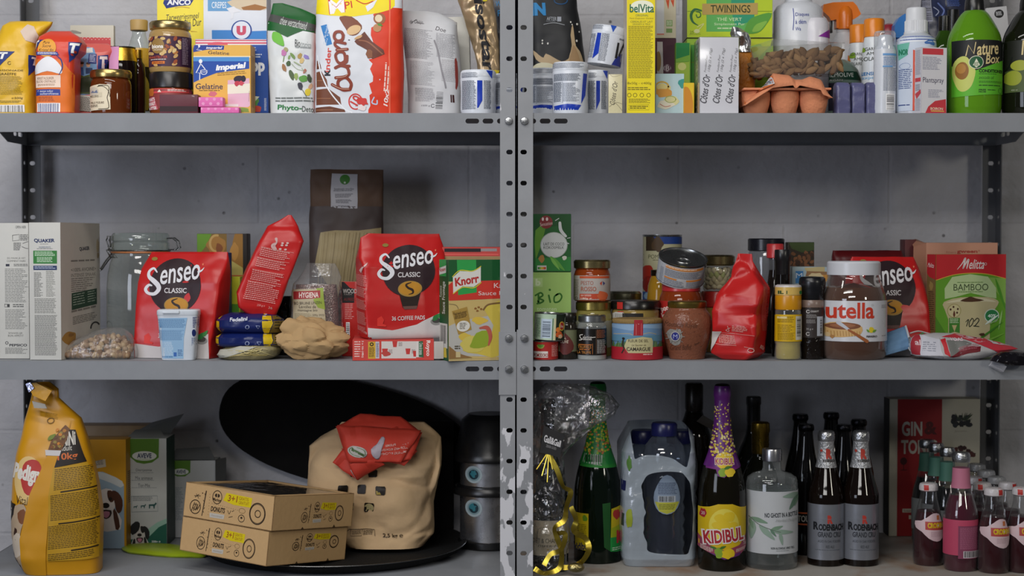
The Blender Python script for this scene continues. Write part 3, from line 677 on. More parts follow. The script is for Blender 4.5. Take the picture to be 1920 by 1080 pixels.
# behind: semolina, white and blue flour packs
a = Art(293,-30,383,60,fr=A1); a.poly([(1555,0),(1832,0),(1800,50),(1690,58),(1575,80),(1545,30)],'1d2f7d'); a.text('ANCO',1580,-5,1805,48,'f2f2f4',shear=.1,bold=.04); a.stroke([(1660,75),(1720,65),(1790,75)],7,'c99b4c')
a.text('Tarwegriesmeel',1575,128,1885,200,'2a2a38',shear=.3,rot=4); a.text('Blé Dur',1740,180,1905,250,'2a2a38',shear=.3,rot=6); a.poly([(1800,290),(1920,320),(1920,370),(1840,345)],'caa52e',sm=2)
boxat('semolina_box','bright yellow semolina box with a dark blue crest behind the peanut jars','flour box',294,383,-30,.18,.06,ZT,mat('f0dc3a','card'),a)
a = Art(381,-30,500,76,fr=A2); a.rect(555,-20,800,105,'6ba3d2'); a.text('CREPES',592,18,730,78,'e8eef4',bold=.01); a.poly([(735,20),(830,-20),(1145,-20),(1145,60),(1090,95),(870,95),(780,60)],'d9c7aa',sm=1); a.poly([(870,70),(1000,40),(1120,70),(1050,98),(890,95)],'a5703c'); a.poly([(730,80),(800,60),(860,110),(800,120),(795,175),(765,185),(775,130)],'e9eaee')
a.poly([(592,285),(780,285),(820,300),(960,295),(1115,290),(1115,375),(592,375)],'3c86cc'); a.ell(872,285,98,94,'2a4a96'); a.ell(872,285,84,84,'e9ecf2'); a.text('U',825,245,915,335,'d4526a',bold=.1)
boxat('flour_pack','white flour pack with a round red and blue letter emblem, top right of the semolina','flour box',381,500,-30,.15,.05,ZT,mat('dfe3ea','card'),a)
a = Art(366,73,503,210,base='1e4ea4',fr=A2); a.rect(400,372,1110,425,'e6e2ea'); a.rect(400,378,1110,388,'c84c62'); a.rect(400,400,1110,414,'d85a70'); a.ell(650,420,95,24,'d85a70'); a.text('op',960,590,1092,715,'eef2f8',bold=.05); a.text('koor',960,440,1010,458,'dfe6f2'); a.text('sucoi',960,465,1012,482,'dfe6f2'); a.fine(960,510,1065,555,2,'cdd8ec'); a.blob(1000,960,34,44,'5da04e'); a.blob(1010,1035,50,40,'cf4a3a'); a.poly([(960,905),(1040,915),(1000,960)],'e8ead0'); a.fine(1085,930,1108,1050,12,'cdd8ec')
boxat('cereal_box','dark blue box with white rounded lettering peeping out behind the gelatine box','food box',366,503,73,.085,.055,ZT,mat('1c4798','card'),a)
# herbal tea pouch
a = Art(494,-6,592,210,fr=A2); a.poly([(1130,-40),(1570,110),(1562,300),(1440,280),(1300,345),(1180,280),(1090,270)],'155a26'); a.poly([(1110,108),(1565,222),(1562,295),(1105,182)],'4a4b49'); a.text('thee verzachtend',1230,168,1480,248,'c9ccc8',rot=-14)
a.leaf(1165,290,1270,435,.55,'6cba3c'); a.text('Bio',1372,368,1420,440,'3a3f40'); a.text('torisa',1425,385,1520,448,'aab0b0',rot=-6); a.fine(1375,435,1520,460,1,'9a9f9f')
for(x,y,rx,ry,c,ro)in((1272,495,26,34,'c77bb0',0),(1290,465,18,24,'a8a070',-40),(1268,555,4,32,'6f8a4e',10),(1355,525,14,38,'7b9a58',-35),(1322,540,10,20,'8aa866',10),(1420,525,18,28,'b99a5c',30),(1478,535,28,18,'8e7fc0',30),(1440,570,20,28,'d0b478',20),(1315,598,22,26,'3e5a34',0),(1275,640,18,38,'a3744c',-25),(1400,600,40,6,'a2b08a',30),(1470,670,14,22,'b06a5c',20),(1345,705,22,50,'4c5f3a',-20),(1390,722,18,32,'93a85c',0),(1455,745,36,34,'5e9a46',0),(1508,740,18,40,'3d4a36',-10),(1428,815,24,36,'44444e',0),(1492,870,26,34,'d9c23a',0),(1515,815,16,30,'c59a7a',20)):
 a.blob(x,y,rx,ry,c,.15,rot=ro)
a.stroke([(1445,850),(1480,915)],5,'3c4a34',sm=0); a.stroke([(1345,600),(1400,650),(1460,665)],4,'9aa884'); a.stroke([(1480,690),(1440,640)],4,'9aa884',sm=0)
a.fine(1190,920,1545,975,2,'6d726f',fill=.4); a.text('Phyto-',1212,992,1440,1055,'1e7a3a',bold=.02,rot=-2); a.text('Detox',1442,1005,1570,1058,'3b4a44',rot=-2)
bagthing('herbal_tea_pouch','white and dark green standing pouch decorated with small herbs and flowers','tea pouch',[(212,504,590,.026),(150,501,590,.027),(80,498,590,.022),(40,498,590,.014),(25,502,590,.006),(12,505,560,.003),(2,508,526,.002)],.035,ZT,mat('d6d9d9','film',.1,40),[a],wr=.0018,seed=12)
A3 =(580,0,.1981)
# chocolate bar multipack
a = Art(586,-60,760,212,base='dcdfe6',fr=A3)
a.poly([(820,1090),(555,1090),(555,1040),(575,1000),(565,900),(590,880),(562,790),(598,770),(602,720),(572,650),(598,600),(560,560),(640,540),(610,420),(580,330),(585,255),(640,230),(600,130),(740,60),(900,60),(900,1090)],'d93a1c')
a.poly([(50,0),(50,112),(200,140),(420,150),(640,118),(760,80),(800,40),(800,-320),(50,-320)],'f2dc1c'); a.text('M',180,-20,330,118,'f4f0f0',rot=8,bold=.05); a.text('MAX',165,-140,560,-25,'d02a20',rot=8); a.stroke([(190,128),(175,-10),(250,60),(320,-30),(335,105)],6,'cf2a22',sm=0); a.text('PI',330,0,400,70,'cf2a22',rot=10); a.poly([(530,50),(640,-20),(600,60),(550,105)],'e8e8f0'); a.stroke([(440,-10),(520,25),(600,0)],8,'cf2a22')
for(x0,y0,x1,y1,c)in((65,670,165,820,'7a4a34'),(62,835,290,990,'75442e'),(52,1005,330,1060,'6a3c28'),(68,560,105,650,'6a3c28')):
 a.poly([(x0,y0+10),(x0+(x1-x0)*.5,y0),(x1,y0+(y1-y0)*.55),(x1+10,y1),(x0,y1)],c); a.stroke([(x0+10,y0+(y1-y0)*.6),(x0+(x1-x0)*.6,y0+(y1-y0)*.62)],7,'a06a4a',sm=0)
a.stroke([(75,520),(110,680),(165,820),(240,930),(330,1030),(400,1065)],12,'eceef2')
a.poly([(285,150),(400,150),(495,235),(480,290),(440,330),(380,330),(345,270),(300,200)],'7d452e',sm=2); a.ell(420,280,70,42,'dcb887',rot=-25); a.poly([(425,390),(520,295),(590,390),(700,470),(712,510),(600,555),(550,520),(545,470),(450,420)],'6b3a2c',sm=1); a.stroke([(470,380),(560,400),(690,510)],12,'9a6248'); a.blob(570,510,30,40,'8a573c'); a.blob(465,350,40,14,'d2a878',rot=-25)
a.ell(660,170,56,54,'9a5a34'); a.ell(652,168,34,36,'e6d2b0'); a.ell(640,260,38,40,'b88458'); a.leaf(640,220,690,240,.5,'4f8a34'); a.ell(375,378,10,5,'3a3f48')
a.poly([(105,235),(160,222),(215,415),(160,430)],'2f7cc0'); a.text('avec du chocolat',55,304,245,326,'dce8f4',rot=78); a.text('au lait',85,330,255,345,'dce8f4',rot=78)
a.text('inder',60,540,295,590,'d24238',rot=87,bold=.02); a.text('K',142,658,205,712,'171a24',rot=90,bold=.04)
# the looping brown word, drawn stroke by stroke
BR = '8a3a26'
def rot_st(pts,w):a.stroke(pts,w,BR,sm=8)
rot_st([(215,800),(300,840),(385,845)],28); rot_st([(385,845),(395,790),(345,735),(280,760),(275,815),(320,850),(385,845)],30)
rot_st([(250,735),(340,725),(375,700),(360,640),(300,620),(250,640)],28); rot_st([(300,620),(380,625)],26)
rot_st([(300,600),(340,570),(330,500),(280,490),(250,525),(280,590),(350,590),(360,530)],26)
rot_st([(360,465),(260,470)],26); rot_st([(290,460),(245,425),(255,395),(340,410)],26)
rot_st([(320,330),(300,300),(250,305),(235,350),(265,385),(310,375),(322,330)],28)
for p in([(215,800),(300,838),(375,842)],[(255,735),(340,722),(366,698)],[(355,465),(265,470)]):a.stroke(p,5,'d9b49c')
a.ring(435,960,62,72,12,'cf3a34'); a.text('10',395,905,480,990,'cf3a34',rot=60,bold=.02); a.text('x',432,985,455,1005,'cf3a34'); a.blob(505,965,50,40,'cf3a34',.35); a.blob(490,1020,40,26,'e9d9d8',.3); a.stroke([(610,920),(590,970),(635,985),(640,950)],12,'b7d0e8'); a.text('10x2',645,905,805,945,'f2e4e0',rot=84,bold=.03,shear=.2); a.fine(590,690,880,745,2,'f0cfc4',rot=86,fill=.5)
a.rect(748,-330,762,1090,'ec6a4c')
bagthing('chocolate_bar_bag','tall white, yellow and red bag of chocolate bars with upright brown lettering','chocolate bag',[(212,588,752,.03),(140,589,755,.034),(60,589,753,.03),(0,591,752,.02),(-40,592,752,.008),(-50,592,752,.003)],.022,ZT,mat('cf3a22','film',.1,30),[a],wr=.0014,seed=21,n=4)
# clear salt bag
a = Art(748,14,866,212,base='c9cacd',fr=A3)
a.text('de Gokjo',950,175,1075,222,'3a3238',rot=-4); a.stroke([(960,215),(1010,170),(1030,205),(1085,215)],4,'3a3238')
a.fine(900,255,1170,540,20,'77767c',fill=.4,slope=.12,rag=.25); a.fine(955,570,1190,800,16,'8e8d93',fill=.35,slope=.1,rag=.3); a.fine(1000,830,1190,960,8,'86858b',fill=.4,slope=.05)
a.text('Doe',1195,250,1290,290,'3a3238',rot=-16); a.fine(1200,305,1375,540,16,'86848b',fill=.38,slope=.12); a.fine(1250,560,1385,770,14,'948f94',fill=.35,slope=.08); a.stroke([(1185,380),(1230,560),(1290,830)],16,'8f8d92'); a.bars(1190,860,1270,1040,bg=None,vert=True,n=16,rot=-3); a.text('1000 g',1060,990,1140,1010,'55535a'); a.ring(1168,1000,16,16,6,'55535a',a0=30,a1=320)
a.rect(1335,895,1348,970,'3e1c1c'); a.rect(1353,895,1370,970,'3e1c1c'); a.poly([(1370,560),(1395,580),(1400,800),(1380,830)],'8a3a34',sm=2)
bagthing('salt_bag','whitish plastic bag printed with grey small text, right of the chocolate bars','food bag',[(212,764,866,.03),(130,762,864,.032),(70,754,858,.028),(38,748,856,.016),(20,744,824,.006),(16,744,800,.003)],.078,ZT,mat('c4c5c9','film',.2,40),[a],wr=.0022,seed=23,n=3)
# white carton with letter R
a = Art(845,33,890,212,fr=A3); a.text('R',1372,370,1412,482,'15402a',bold=.02); a.text('PR',1270,370,1360,482,'15402a',bold=.02)
boxat('food_carton','plain cream carton with a dark green capital letter between salt bag and gold bar','food carton',838,884,32,.16,.05,ZT,mat('cfcec6','card'),a,tilt=-1.5)
# gold energy bar pack
a = Art(856,-20,940,142,fr=A3); a.text('isostar',1295,285,2010,385,'17161a',rot=-82,bold=.035,shear=.12); a.poly([(1640,-60),(1740,-60),(1680,10),(1640,12)],'d6c22c')
a.poly([(1730,660),(1790,660),(1780,705),(1740,690)],'d9c22e')
bagthing('energy_bar','gold foil energy bar with big black sideways lettering leaning by the post','energy bar',[(143,900,936,.005),(132,897,936,.011),(70,881,935,.015),(30,869,929,.015),(0,858,926,.012),(-25,851,921,.006)],.115,ZT+.062,mat('b39a78','foil',.5,22),[a],wr=.0045,wf=34,seed=31,n=2,cr=.7)
# dark blue pack at the post
a = Art(915,-30,962,100,fr=A3); a.text('W',1760,0,1815,50,'2a86c4'); a.text('P',1780,90,1812,150,'2a86c4')
bagthing('protein_powder_pouch','dark navy pouch mostly hidden by the posts, behind the gold bar','powder pouch',[(212,908,975,.03),(60,904,976,.03),(-30,905,974,.01)],.19,ZT,mat('15192a','film'),[a],wr=.002,seed=33)
# white and blue powder tubs
def tub_art(x0,y0,x1,y1,v=0):
 a = Art(x0,y0,x1,y1,kind='gloss'); w,h = x1-x0,y1-y0; X = lambda u:x0+u*w; Y = lambda u:y0+u*h
 if v == 0:
  a.poly([(X(.48),Y(.27)),(X(.62),Y(.27)),(X(.62),Y(.75)),(X(.48),Y(.98))],'1c3cae'); a.fine(X(.06),Y(.27),X(.45),Y(.97),22,'5c6472',fill=.5); a.fine(X(.66),Y(.27),X(.86),Y(.96),22,'5c6472',fill=.55); a.fine(X(.05),Y(.07),X(.5),Y(.2),6,'6b7280',fill=.55); a.poly([(X(.72),Y(.02)),(X(.9),Y(.02)),(X(.88),Y(.22))],'2444b4')
 if v == 1:
  a.fine(X(.02),Y(.03),X(.86),Y(.14),5,'6b7280',fill=.55); a.fine(X(.04),Y(.25),X(.78),Y(.4),7,'5c6472',fill=.5); a.fine(X(.04),Y(.42),X(.25),Y(.82),16,'5c6472',fill=.5); a.fine(X(.28),Y(.44),X(.78),Y(.82),13,'6b7280',fill=.4,rag=.5); a.rect(X(.26),Y(.41),X(.27),Y(.84),'8a92a0')
  a.poly([(X(.84),Y(.24)),(X(.95),Y(.24)),(X(.9),Y(.68)),(X(.78),Y(.86))],'1c3cae'); a.poly([(X(0),Y(.9)),(X(.4),Y(.86)),(X(.78),Y(.88)),(X(.7),Y(.985)),(X(0),Y(.985))],'1c3cae')
 if v == 2:
  a.fine(X(.02),Y(.02),X(.3),Y(.12),5,'5c6472',fill=.55); a.poly([(X(.16),Y(.2)),(X(.27),Y(.2)),(X(.28),Y(.65)),(X(.13),Y(.78))],'1c3cae'); a.fine(X(.29),Y(.2),X(.52),Y(.82),20,'4c525e',fill=.55); a.fine(X(0),Y(.22),X(.13),Y(.76),18,'5c6472',fill=.5); a.poly([(X(.5),Y(0)),(X(.68),Y(0)),(X(.6),Y(.15))],'2452b8')
  a.poly([(X(.78),Y(.72)),(X(.9),Y(.6)),(X(1),Y(.55)),(X(1),Y(1)),(X(.6),Y(1)),(X(.68),Y(.9))],'1e2f8e'); a.poly([(X(.78),Y(.35)),(X(.84),Y(.35)),(X(.84),Y(.7)),(X(.77),Y(.7))],'16171c'); a.poly([(X(.86),Y(.62)),(X(.97),Y(.32)),(X(1),Y(.36)),(X(.9),Y(.66))],'16171c'); a.fine(X(.82),Y(.25),X(.98),Y(.29),2,'333842')
 return a
def tub(label,cx,hw,top,y,z,v,rot=(0,0,0),bot=210):
 r = Round('powder_tub',label,'powder tub',cx,y,z,'white and blue powder tubs',rot)
 h = bot-top; PR =[(hw*.93,None),(hw*.98,bot-h*.06),(hw*.96,bot-h*.5),(hw,top+h*.2),(hw*.97,top+h*.18)]
 r.part('tub_body',PR,mat('d4d9e2','gloss'),art=None)
 LD =[(hw*.97,top+h*.2),(hw*1.0,top+h*.16),(hw*.97,top+h*.04),(hw*.9,top),(hw*.2,top-.2)]
 r.part('lid',LD,mat('d9dee6','gloss'))
 full =[(hw*.93,bot),(hw*.98,bot-h*.06),(hw*.96,bot-h*.5),(hw,top+h*.2),(hw*.99,top+h*.16),(hw*.96,top+h*.04)]
 mb = MB(); p = r.q(full); a = tub_art(cx-hw,top,cx+hw,bot,v); r.paint(mb,p,a,off=.0005); mb.build('shrink_sleeve',r.o); return r
tub('white and blue powder tub with a tall blue stripe, left of the double post',897,34,133,.045,ZT,0)
tub('white and blue powder tub half hidden behind the double post at its left',952,32,140,.088,ZT,1)
tub('leftmost white and blue powder tub right of the double post, behind its neighbour',1022,36,130,.098,ZT,1)
tub('large white and blue powder tub with blue foot band, foremost by the black pouch',1069,34,118,.04,ZT,1)
t3 = tub('small white and blue powder tub beside the little cream bar',1117,26,133,.098,ZT,0)
t = tub('tilted white and blue powder tub lying askew on top of the other tubs',1131,32,50,.098,ZT+(P(1117,133,.098).z-ZT)+.009,2,rot=(0,R(9),0),bot=134)
# black powder pouch
A4 =(960,0,.1981)
a = Art(996,-30,1100,212,fr=A4)
a.text('IN',175,10,322,135,'2a8ac8',bold=.06,shear=-.05); a.ring(465,-10,62,36,10,'1d4f7c'); a.text('AFTER',330,150,425,185,'b9bcc2',rot=-2); a.rect(432,148,470,195,'a8acb4'); a.fine(325,190,425,198,1,'9a9ea6'); a.stroke([(300,225),(400,208),(500,230)],4,'c9ccd2')
a.poly([(205,470),(260,520),(300,545),(320,505),(400,545),(470,580),(530,560),(545,520),(565,430),(555,330),(575,220),(590,330),(605,430),(640,480),(668,560),(670,610),(560,620),(400,605),(300,600),(230,560)],'c3a983',sm=2); a.poly([(540,600),(560,500),(580,420),(610,470),(640,560),(630,615)],'b08f68',sm=2)
for x,y,q in((290,378,7),(290,405,7),(340,408,8),(615,218,9),(635,292,6),(558,200,7),(570,225,6),(612,380,9)):a.ell(x,y,q,q*1.3,'e6e3da',n=10)
a.poly([(210,620),(280,590),(400,610),(380,650),(240,665),(205,650)],'dcd6b6',sm=2)
bagthing('protein_powder_pouch','black pouch with a cream splash and blue letters, right of the double post','powder pouch',[(212,990,1102,.036),(120,992,1099,.036),(60,992,1093,.03),(10,992,1084,.02),(-40,994,1080,.006)],.17,ZT,mat('16171a','card',.08,30),[a],wr=.0015,seed=41,cr=.3)
# small cream chocolate bar upright
a = Art(1139,138,1168,210,fr=A4); a.text("Côtes d'Or",850,855,1075,905,'4c4640',rot=82,shear=.3); a.stroke([(920,1010),(985,970),(1045,985)],4,'8c8468'); a.stroke([(930,960),(990,985),(1045,1050)],4,'8c8468'); a.stroke([(925,700),(960,725),(1045,705)],4,'b5ad90')
boxat('chocolate_bar','single small cream wrapped chocolate bar standing left of the yellow biscuit box','chocolate bar',1141,1167,139,.02,.012,ZT,mat('d6cda6','gloss'),a)
# yellow biscuit box
a = Art(1175,-70,1229,212,base='e9d51c',fr=A4)
a.ell(1232,62,110,60,'eef0d8'); a.text('belVita',1112,38,1345,118,'2c6b4e',bold=.02); a.text('ORIGINAL',1168,135,1292,155,'3d6a4a'); a.text('Petit Dejeuner Ontbijt',1112,165,1340,185,'8a7a1c'); a.text('CEREALES ET LAIT',1120,195,1332,215,'5d6630'); a.text('GRANEN & MELK',1140,220,1312,236,'5d6630')
a.fine(1100,245,1338,745,30,'6f6612',fill=.42,rag=.12); a.text('8x50g - ℮400g',1092,775,1322,805,'55500f'); a.fine(1095,825,1320,860,2,'7a7016')
for x in(1110,1165,1230,1295):a.ring(x,900,18,18,5,'6a6212',n=14)
a.fine(1105,935,1310,980,3,'7a7016'); a.stroke([(1105,1040),(1105,995),(1300,990),(1300,1040),(1105,1040)],3,'6a6212',sm=0); a.fine(1115,1003,1290,1035,2,'55500f')
boxat('biscuit_box','tall narrow yellow biscuit box printed with small text, facing forward','biscuit box',1175,1229,-70,.03,.07,ZT,mat('d9d4c4','card'),a,left=Art(0,0,1,1,base='c8bdae'))
# === top shelf, right bay
# cartons at the back, left of the tea
a = Art(1228,-50,1268,72,base='d6cdb2',fr=A4); a.rect(1370,-300,1440,320,'dcdcdc'); a.poly([(1455,0),(1490,0),(1480,90)],'d8562e'); a.poly([(1500,0),(1535,0),(1530,70)],'d8562e'); a.rect(1460,190,1520,250,'8fae6a'); a.rect(1460,270,1518,310,'7fa05c'); a.fine(1465,198,1515,245,3,'dfe8c8'); a.rect(1372,318,1440,330,'d87a6a')
b = Art(1232,72,1268,138,base='4c2234',fr=A4); b.poly([(1350,395),(1425,395),(1432,700),(1350,700)],'c9c0bf'); b.ell(1385,580,26,95,'9c7a48'); b.ring(1470,645,32,32,6,'d8ccd0',n=20); b.rect(1445,615,1500,675,'6a4254'); b.text('B',1455,622,1490,668,'e2d6da')
boxat('rice_cake_box','maroon box with an almond picture behind the yellow biscuit box','food box',1228,1268,72,.17,.04,ZT,mat('57293a','card'),b)
zz = P(1250,72,.17).z+.0006
boxat('muesli_box','cream box with a green organic mark standing above the maroon box','food box',1226,1268,-50,.172,.04,zz,mat('cfc7b4','card'),a)
a = Art(1230,138,1284,212,base='b9d3d8',fr=A4); a.blob(1425,850,75,60,'e0cf86'); a.ring(1420,820,60,45,16,'cfa94a'); a.blob(1440,880,80,40,'d89a40'); a.blob(1510,960,70,45,'d9d39a'); a.blob(1450,990,80,40,'e2dcc6'); a.stroke([(1400,985),(1450,1010),(1500,1000)],6,'b8604c'); a.blob(1610,790,34,46,'3d9a92'); a.ring(1500,940,50,30,8,'a8b060')
boxat('pasta_box','pale blue pasta box with noodle picture low behind the biscuit box','pasta box',1229,1283,138,.075,.045,ZT,mat('bcd4d8','card'),a)
A5 =(1260,0,.1981)
a = Art(1267,80,1296,156,base='7db53c',fr=A5); a.poly([(35,405),(165,405),(165,520),(35,560)],'1f8a44'); a.poly([(35,590),(165,580),(165,780),(35,780)],'a9c84a'); a.ell(95,630,40,36,'dde08a'); a.stroke([(40,590),(160,582)],4,'4a8a30',sm=0)
boxat('tea_box','narrow green tea carton left of the shrink wrapped chocolate bars, standing low','tea box',1267,1295,80,.15,.05,ZT,mat('86b83f','card'),a)
a = Art(1270,155,1300,212,base='e4c22c',fr=A5); a.ell(130,1000,70,180,'d08a2a')
boxat('orange_jelly_box','yellow carton with an orange slice picture beside the wrapped chocolate bars','food box',1282,1302,155,.068,.06,ZT,mat('dcae2a','card'),a)
# green tea boxes
def tea_art():
 a = Art(1287,-12,1449,70,base='b9cf2c',fr=A5); a.poly([(325,-200),(780,-200),(780,300),(325,300)],'5faf5a'); a.poly([(560,-200),(780,-200),(780,190),(600,250),(560,100)],'2f9670',sm=0); a.rect(145,104,945,110,'7d9a20')
 a.poly([(285,35),(812,28),(812,138),(285,140)],'b89b56'); a.text('TWININGS',365,45,742,118,'2e3a1c',bold=.01,arc=4); a.text('OF LONDON',490,112,612,122,'4a4a24'); a.text('THÉ VERT',425,160,662,198,'d4e6b4'); a.text('Simplement Pur',400,216,690,246,'d8e8c0'); a.fine(430,262,640,285,1,'c8dcae')
 a.stroke([(275,100),(215,90),(180,140),(195,205),(245,240)],[14,22,26,20,6],'2f6a3c'); a.stroke([(230,110),(265,120),(268,155),(240,165),(228,140)],10,'2f6a3c'); a.stroke([(240,255),(300,225),(250,285)],8,'d8dc90')
 a.leaf(690,310,945,125,.5,'5a9e3c'); a.leaf(760,300,900,200,.4,'86b84a'); a.text('25',170,292,205,318,'4a6418'); a.text('SACHETS',165,320,270,330,'5a7420'); a.ell(235,295,28,20,'d8dc9c'); return a
boxat('tea_box','lower green tea box mostly hidden behind chocolate bars and nut tray','tea box',1288,1450,72,.17,.075,ZT,mat('a8c63a','card'),Art(1288,72,1450,212,base='9fc63e').rect(1288,84,1310,212,'4a9a3c').rect(1288,116,1450,118,'6a8f2a').poly([(1370,160),(1450,80),(1450,72),(1330,72)],'c3d435'))
zz = P(1370,72,.17).z+.0006
boxat('tea_box','upper green tea box with a tan name plate, raised above the chocolate bars','tea box',1288,1449,-40,.166,.075,zz,mat('8a8c80','card'),tea_art(),left=Art(0,0,1,1,base='9d9c94'))
# three white chocolate bars in shrink wrap
root = thing('chocolate_bar_pack','shrink wrapped trio of white chocolate bars standing upright with cursive print','chocolate pack',(P(1346,540,.05).x,.03,ZT))
hz = P(1346,70,.03).z-ZT; px =[1311,1334.5,1358.5,1383]; xc = P(1346,540,.05).x
for i in range(3):
 x0,x1 = P(px[i],540,.03).x-xc,P(px[i+1],540,.03).x-xc; mb = MB(); rbox(mb,x0+.0003,x1-.0003,0,.08,0,hz,mat('d4d4da','gloss'),.001); o = 120*i
 a = Art(px[i],70,px[i+1],211,base='d6d6dc',fr=A5); a.text("Côtes d'Or",170+o,795,440+o,865,'3f3d44',rot=82,shear=.35,bold=.015); a.text('Fondant-Puur',230+o,585,395+o,605,'3f3d44',rot=84,shear=.3); a.text('150g (2 x 75g)',245+o,550,462+o,578,'3f3d44',rot=84,shear=.3); a.ring(300+o,930,34,26,5,'6a6870',a0=60,a1=330)
 lf = None
 if i == 0:
  lf = Art(0,0,1,1,base='b9b7b0')
  for k in range(9):lf.ring(.45,.08+k*.105,.22,.04,.03,'66645f',a0=30,a1=330,n=12)
 box_art(mb,x0,x1,0,.08,0,hz,front=a,left=lf); mb.build('chocolate_bar',root)
mb = MB(); x0,x1 = P(px[0],540,.03).x-xc-.001,P(px[3],540,.03).x-xc+.001; rbox(mb,x0,x1,-.0012,.082,.0001,hz+.001,clear('thin_wrap',(1,1,1),.02,.12,(.85,.85,.88),.12),.001); mb.build('shrink_wrap',root)
# orange foil topped pack
a = Art(1366,48,1412,212,fr=A5)
bagthing('orange_net_pack','orange textured pack with scrunched silver top behind the chocolate bars','food pack',[(212,1376,1416,.02),(150,1378,1418,.022),(110,1380,1416,.018),(92,1384,1412,.01),(84,1388,1410,.006)],.115,ZT,mat('b5701e','card',.6,200),[],wr=.002,seed=51)
o_net = bpy.data.objects['orange_net_pack']
bagt = Bag([(96,1388,1410,.006),(84,1386,1409,.009),(72,1376,1409,.012),(60,1372,1404,.014),(50,1374,1392,.004)],.112,(o_net.location.x,.112,ZT),wr=.007,wf=60,seed=52,n=2); mb = MB(); bagt.mesh(mb,mat('c9c9cc','metal',.5,60))
mb.build('foil_top',o_net,loc=(0,-.003,0))
# egg carton: six domed cells, hinged lid leaning back
root = thing('egg_carton','salmon pink moulded egg carton with a barcode sticker, under the nut tray','egg carton',(P(1468,540,.06).x,.06,ZT)); xc = root.location.x; EG = mat('d98e68','matte',.35,160)
K = kk(.05); X = lambda px_:P(px_,540,.05).x-xc; Zp = lambda py_:P(1468,py_,.05).z-ZT
mb = MB()
NX,NY = 60,26; x0,x1 = X(1389),X(1551); vs =[]; fs =[]
for j in range(NY+1):
 for i in range(NX+1):
  u,v = i/NX,j/NY; x = x0+(x1-x0)*u; d = .095*v; cu = abs(math.sin(math.pi*(u*3))); cv = abs(math.sin(math.pi*v*2))
  z = .001+(1-min(1,(cu*cv)**.55*1.05))*Zp(172)
  edge = min(u,1-u,v,1-v)
  if edge<.001:z = Zp(172)
  vs.append((x,-.03+d,z))
for j in range(NY):
 for i in range(NX):fs.append((j*(NX+1)+i,j*(NX+1)+i+1,(j+1)*(NX+1)+i+1,(j+1)*(NX+1)+i))
 # outer bowls seen from the front
for k in range(3):
 cx = x0+(x1-x0)*(k+.5)/3; rr =(x1-x0)/6*1.0
 pr =[(rr*.6,0),(rr*.78,.003),(rr*.95,Zp(196)),(rr*1.0,Zp(186)),(rr*.99,Zp(172))]; q = MB(); lathe(q,pr,EG,28)
 for yy in(.0,.036):mb.add([(v[0]+cx,v[1]*.9-.006+yy,v[2])for v in q.v],q.f,EG,True)
rbox(mb,x0,x1,-.036,.07,Zp(171),Zp(167),EG,.001)
mb.build('tray',root)
# lid: arched shell resting tilted on the tray
mb = MB(); vs =[]; fs =[]; NU,NV = 60,20
prof = lambda u:Zp(168)+(Zp(137)-Zp(168))*(min(1,math.sin(math.pi*min(.5,u*.9+.06)))if u<.5 else min(1,math.sin(math.pi*(1-u)*.98+.03))*.85)-.002
tops =[(1389,205),(1393,193),(1430,162),(1446,138),(1475,142),(1486,150),(1500,150),(1515,144),(1535,150),(1543,170),(1552,186)]
def topz(px_):
 for(a0,b0),(a1,b1)in zip(tops,tops[1:]):
  if a0<=px_<=a1:return Zp(b0+(b1-b0)*(px_-a0)/(a1-a0))
 return Zp(tops[-1][1])
low =[(1389,200),(1440,168),(1480,163),(1483,171),(1490,163),(1530,172),(1534,181),(1552,186)]
def lowz(px_):
 for(a0,b0),(a1,b1)in zip(low,low[1:]):
  if a0<=px_<=a1:return Zp(b0+(b1-b0)*(px_-a0)/(a1-a0))
 return Zp(low[-1][1])
for j in range(NV+1):
 for i in range(NU+1):
  p_ = 1389+(1552-1389)*i/NU; x = X(p_); t = j/NV; a,b = lowz(p_),max(lowz(p_)+.001,topz(p_)); s_ = math.sin(2*math.pi*t)**.6 if t<.25 else 1-.9*((t-.25)/.75)**.5
  vs.append((x,-.046+.118*t,a+(b-a)*s_))
for j in range(NV):
 for i in range(NU):fs.append((j*(NU+1)+i,j*(NU+1)+i+1,(j+1)*(NU+1)+i+1,(j+1)*(NU+1)+i))
mb.add(vs,fs,EG,True); lid = mb.build('lid',root)
mod = lid.modifiers.new('thick','SOLIDIFY'); mod.thickness = .0015
mb = MB(); s = Art(1390,145,1445,200,fr=A5); s.poly([(640,955),(680,855),(790,770),(920,730),(910,830),(800,880)],'d9743a'); s.bars(790,758,920,835,c='3a4a6a',bg='d8d4d2',n=14,rot=12)
def ML(u,v,h):p_ = 1390+55*u; py = 200-55*v; return Vector((X(p_),-.05-h-.004,Zp(py)))
def ML2(u,v,h):
 p_ = 1390+55*u; py = 200-55*v; a,b = lowz(p_),topz(p_); z = min(max(Zp(py),a),b); t = math.asin(min(1,max(0,(z-a)/max(.0005,b-a)))**(1/.6))/math.pi/2
 return Vector((X(p_),-.046+.118*t-h-.0035,z+h+.0012))
s.lay(mb,ML2,14,14); mb.build('sticker',root)
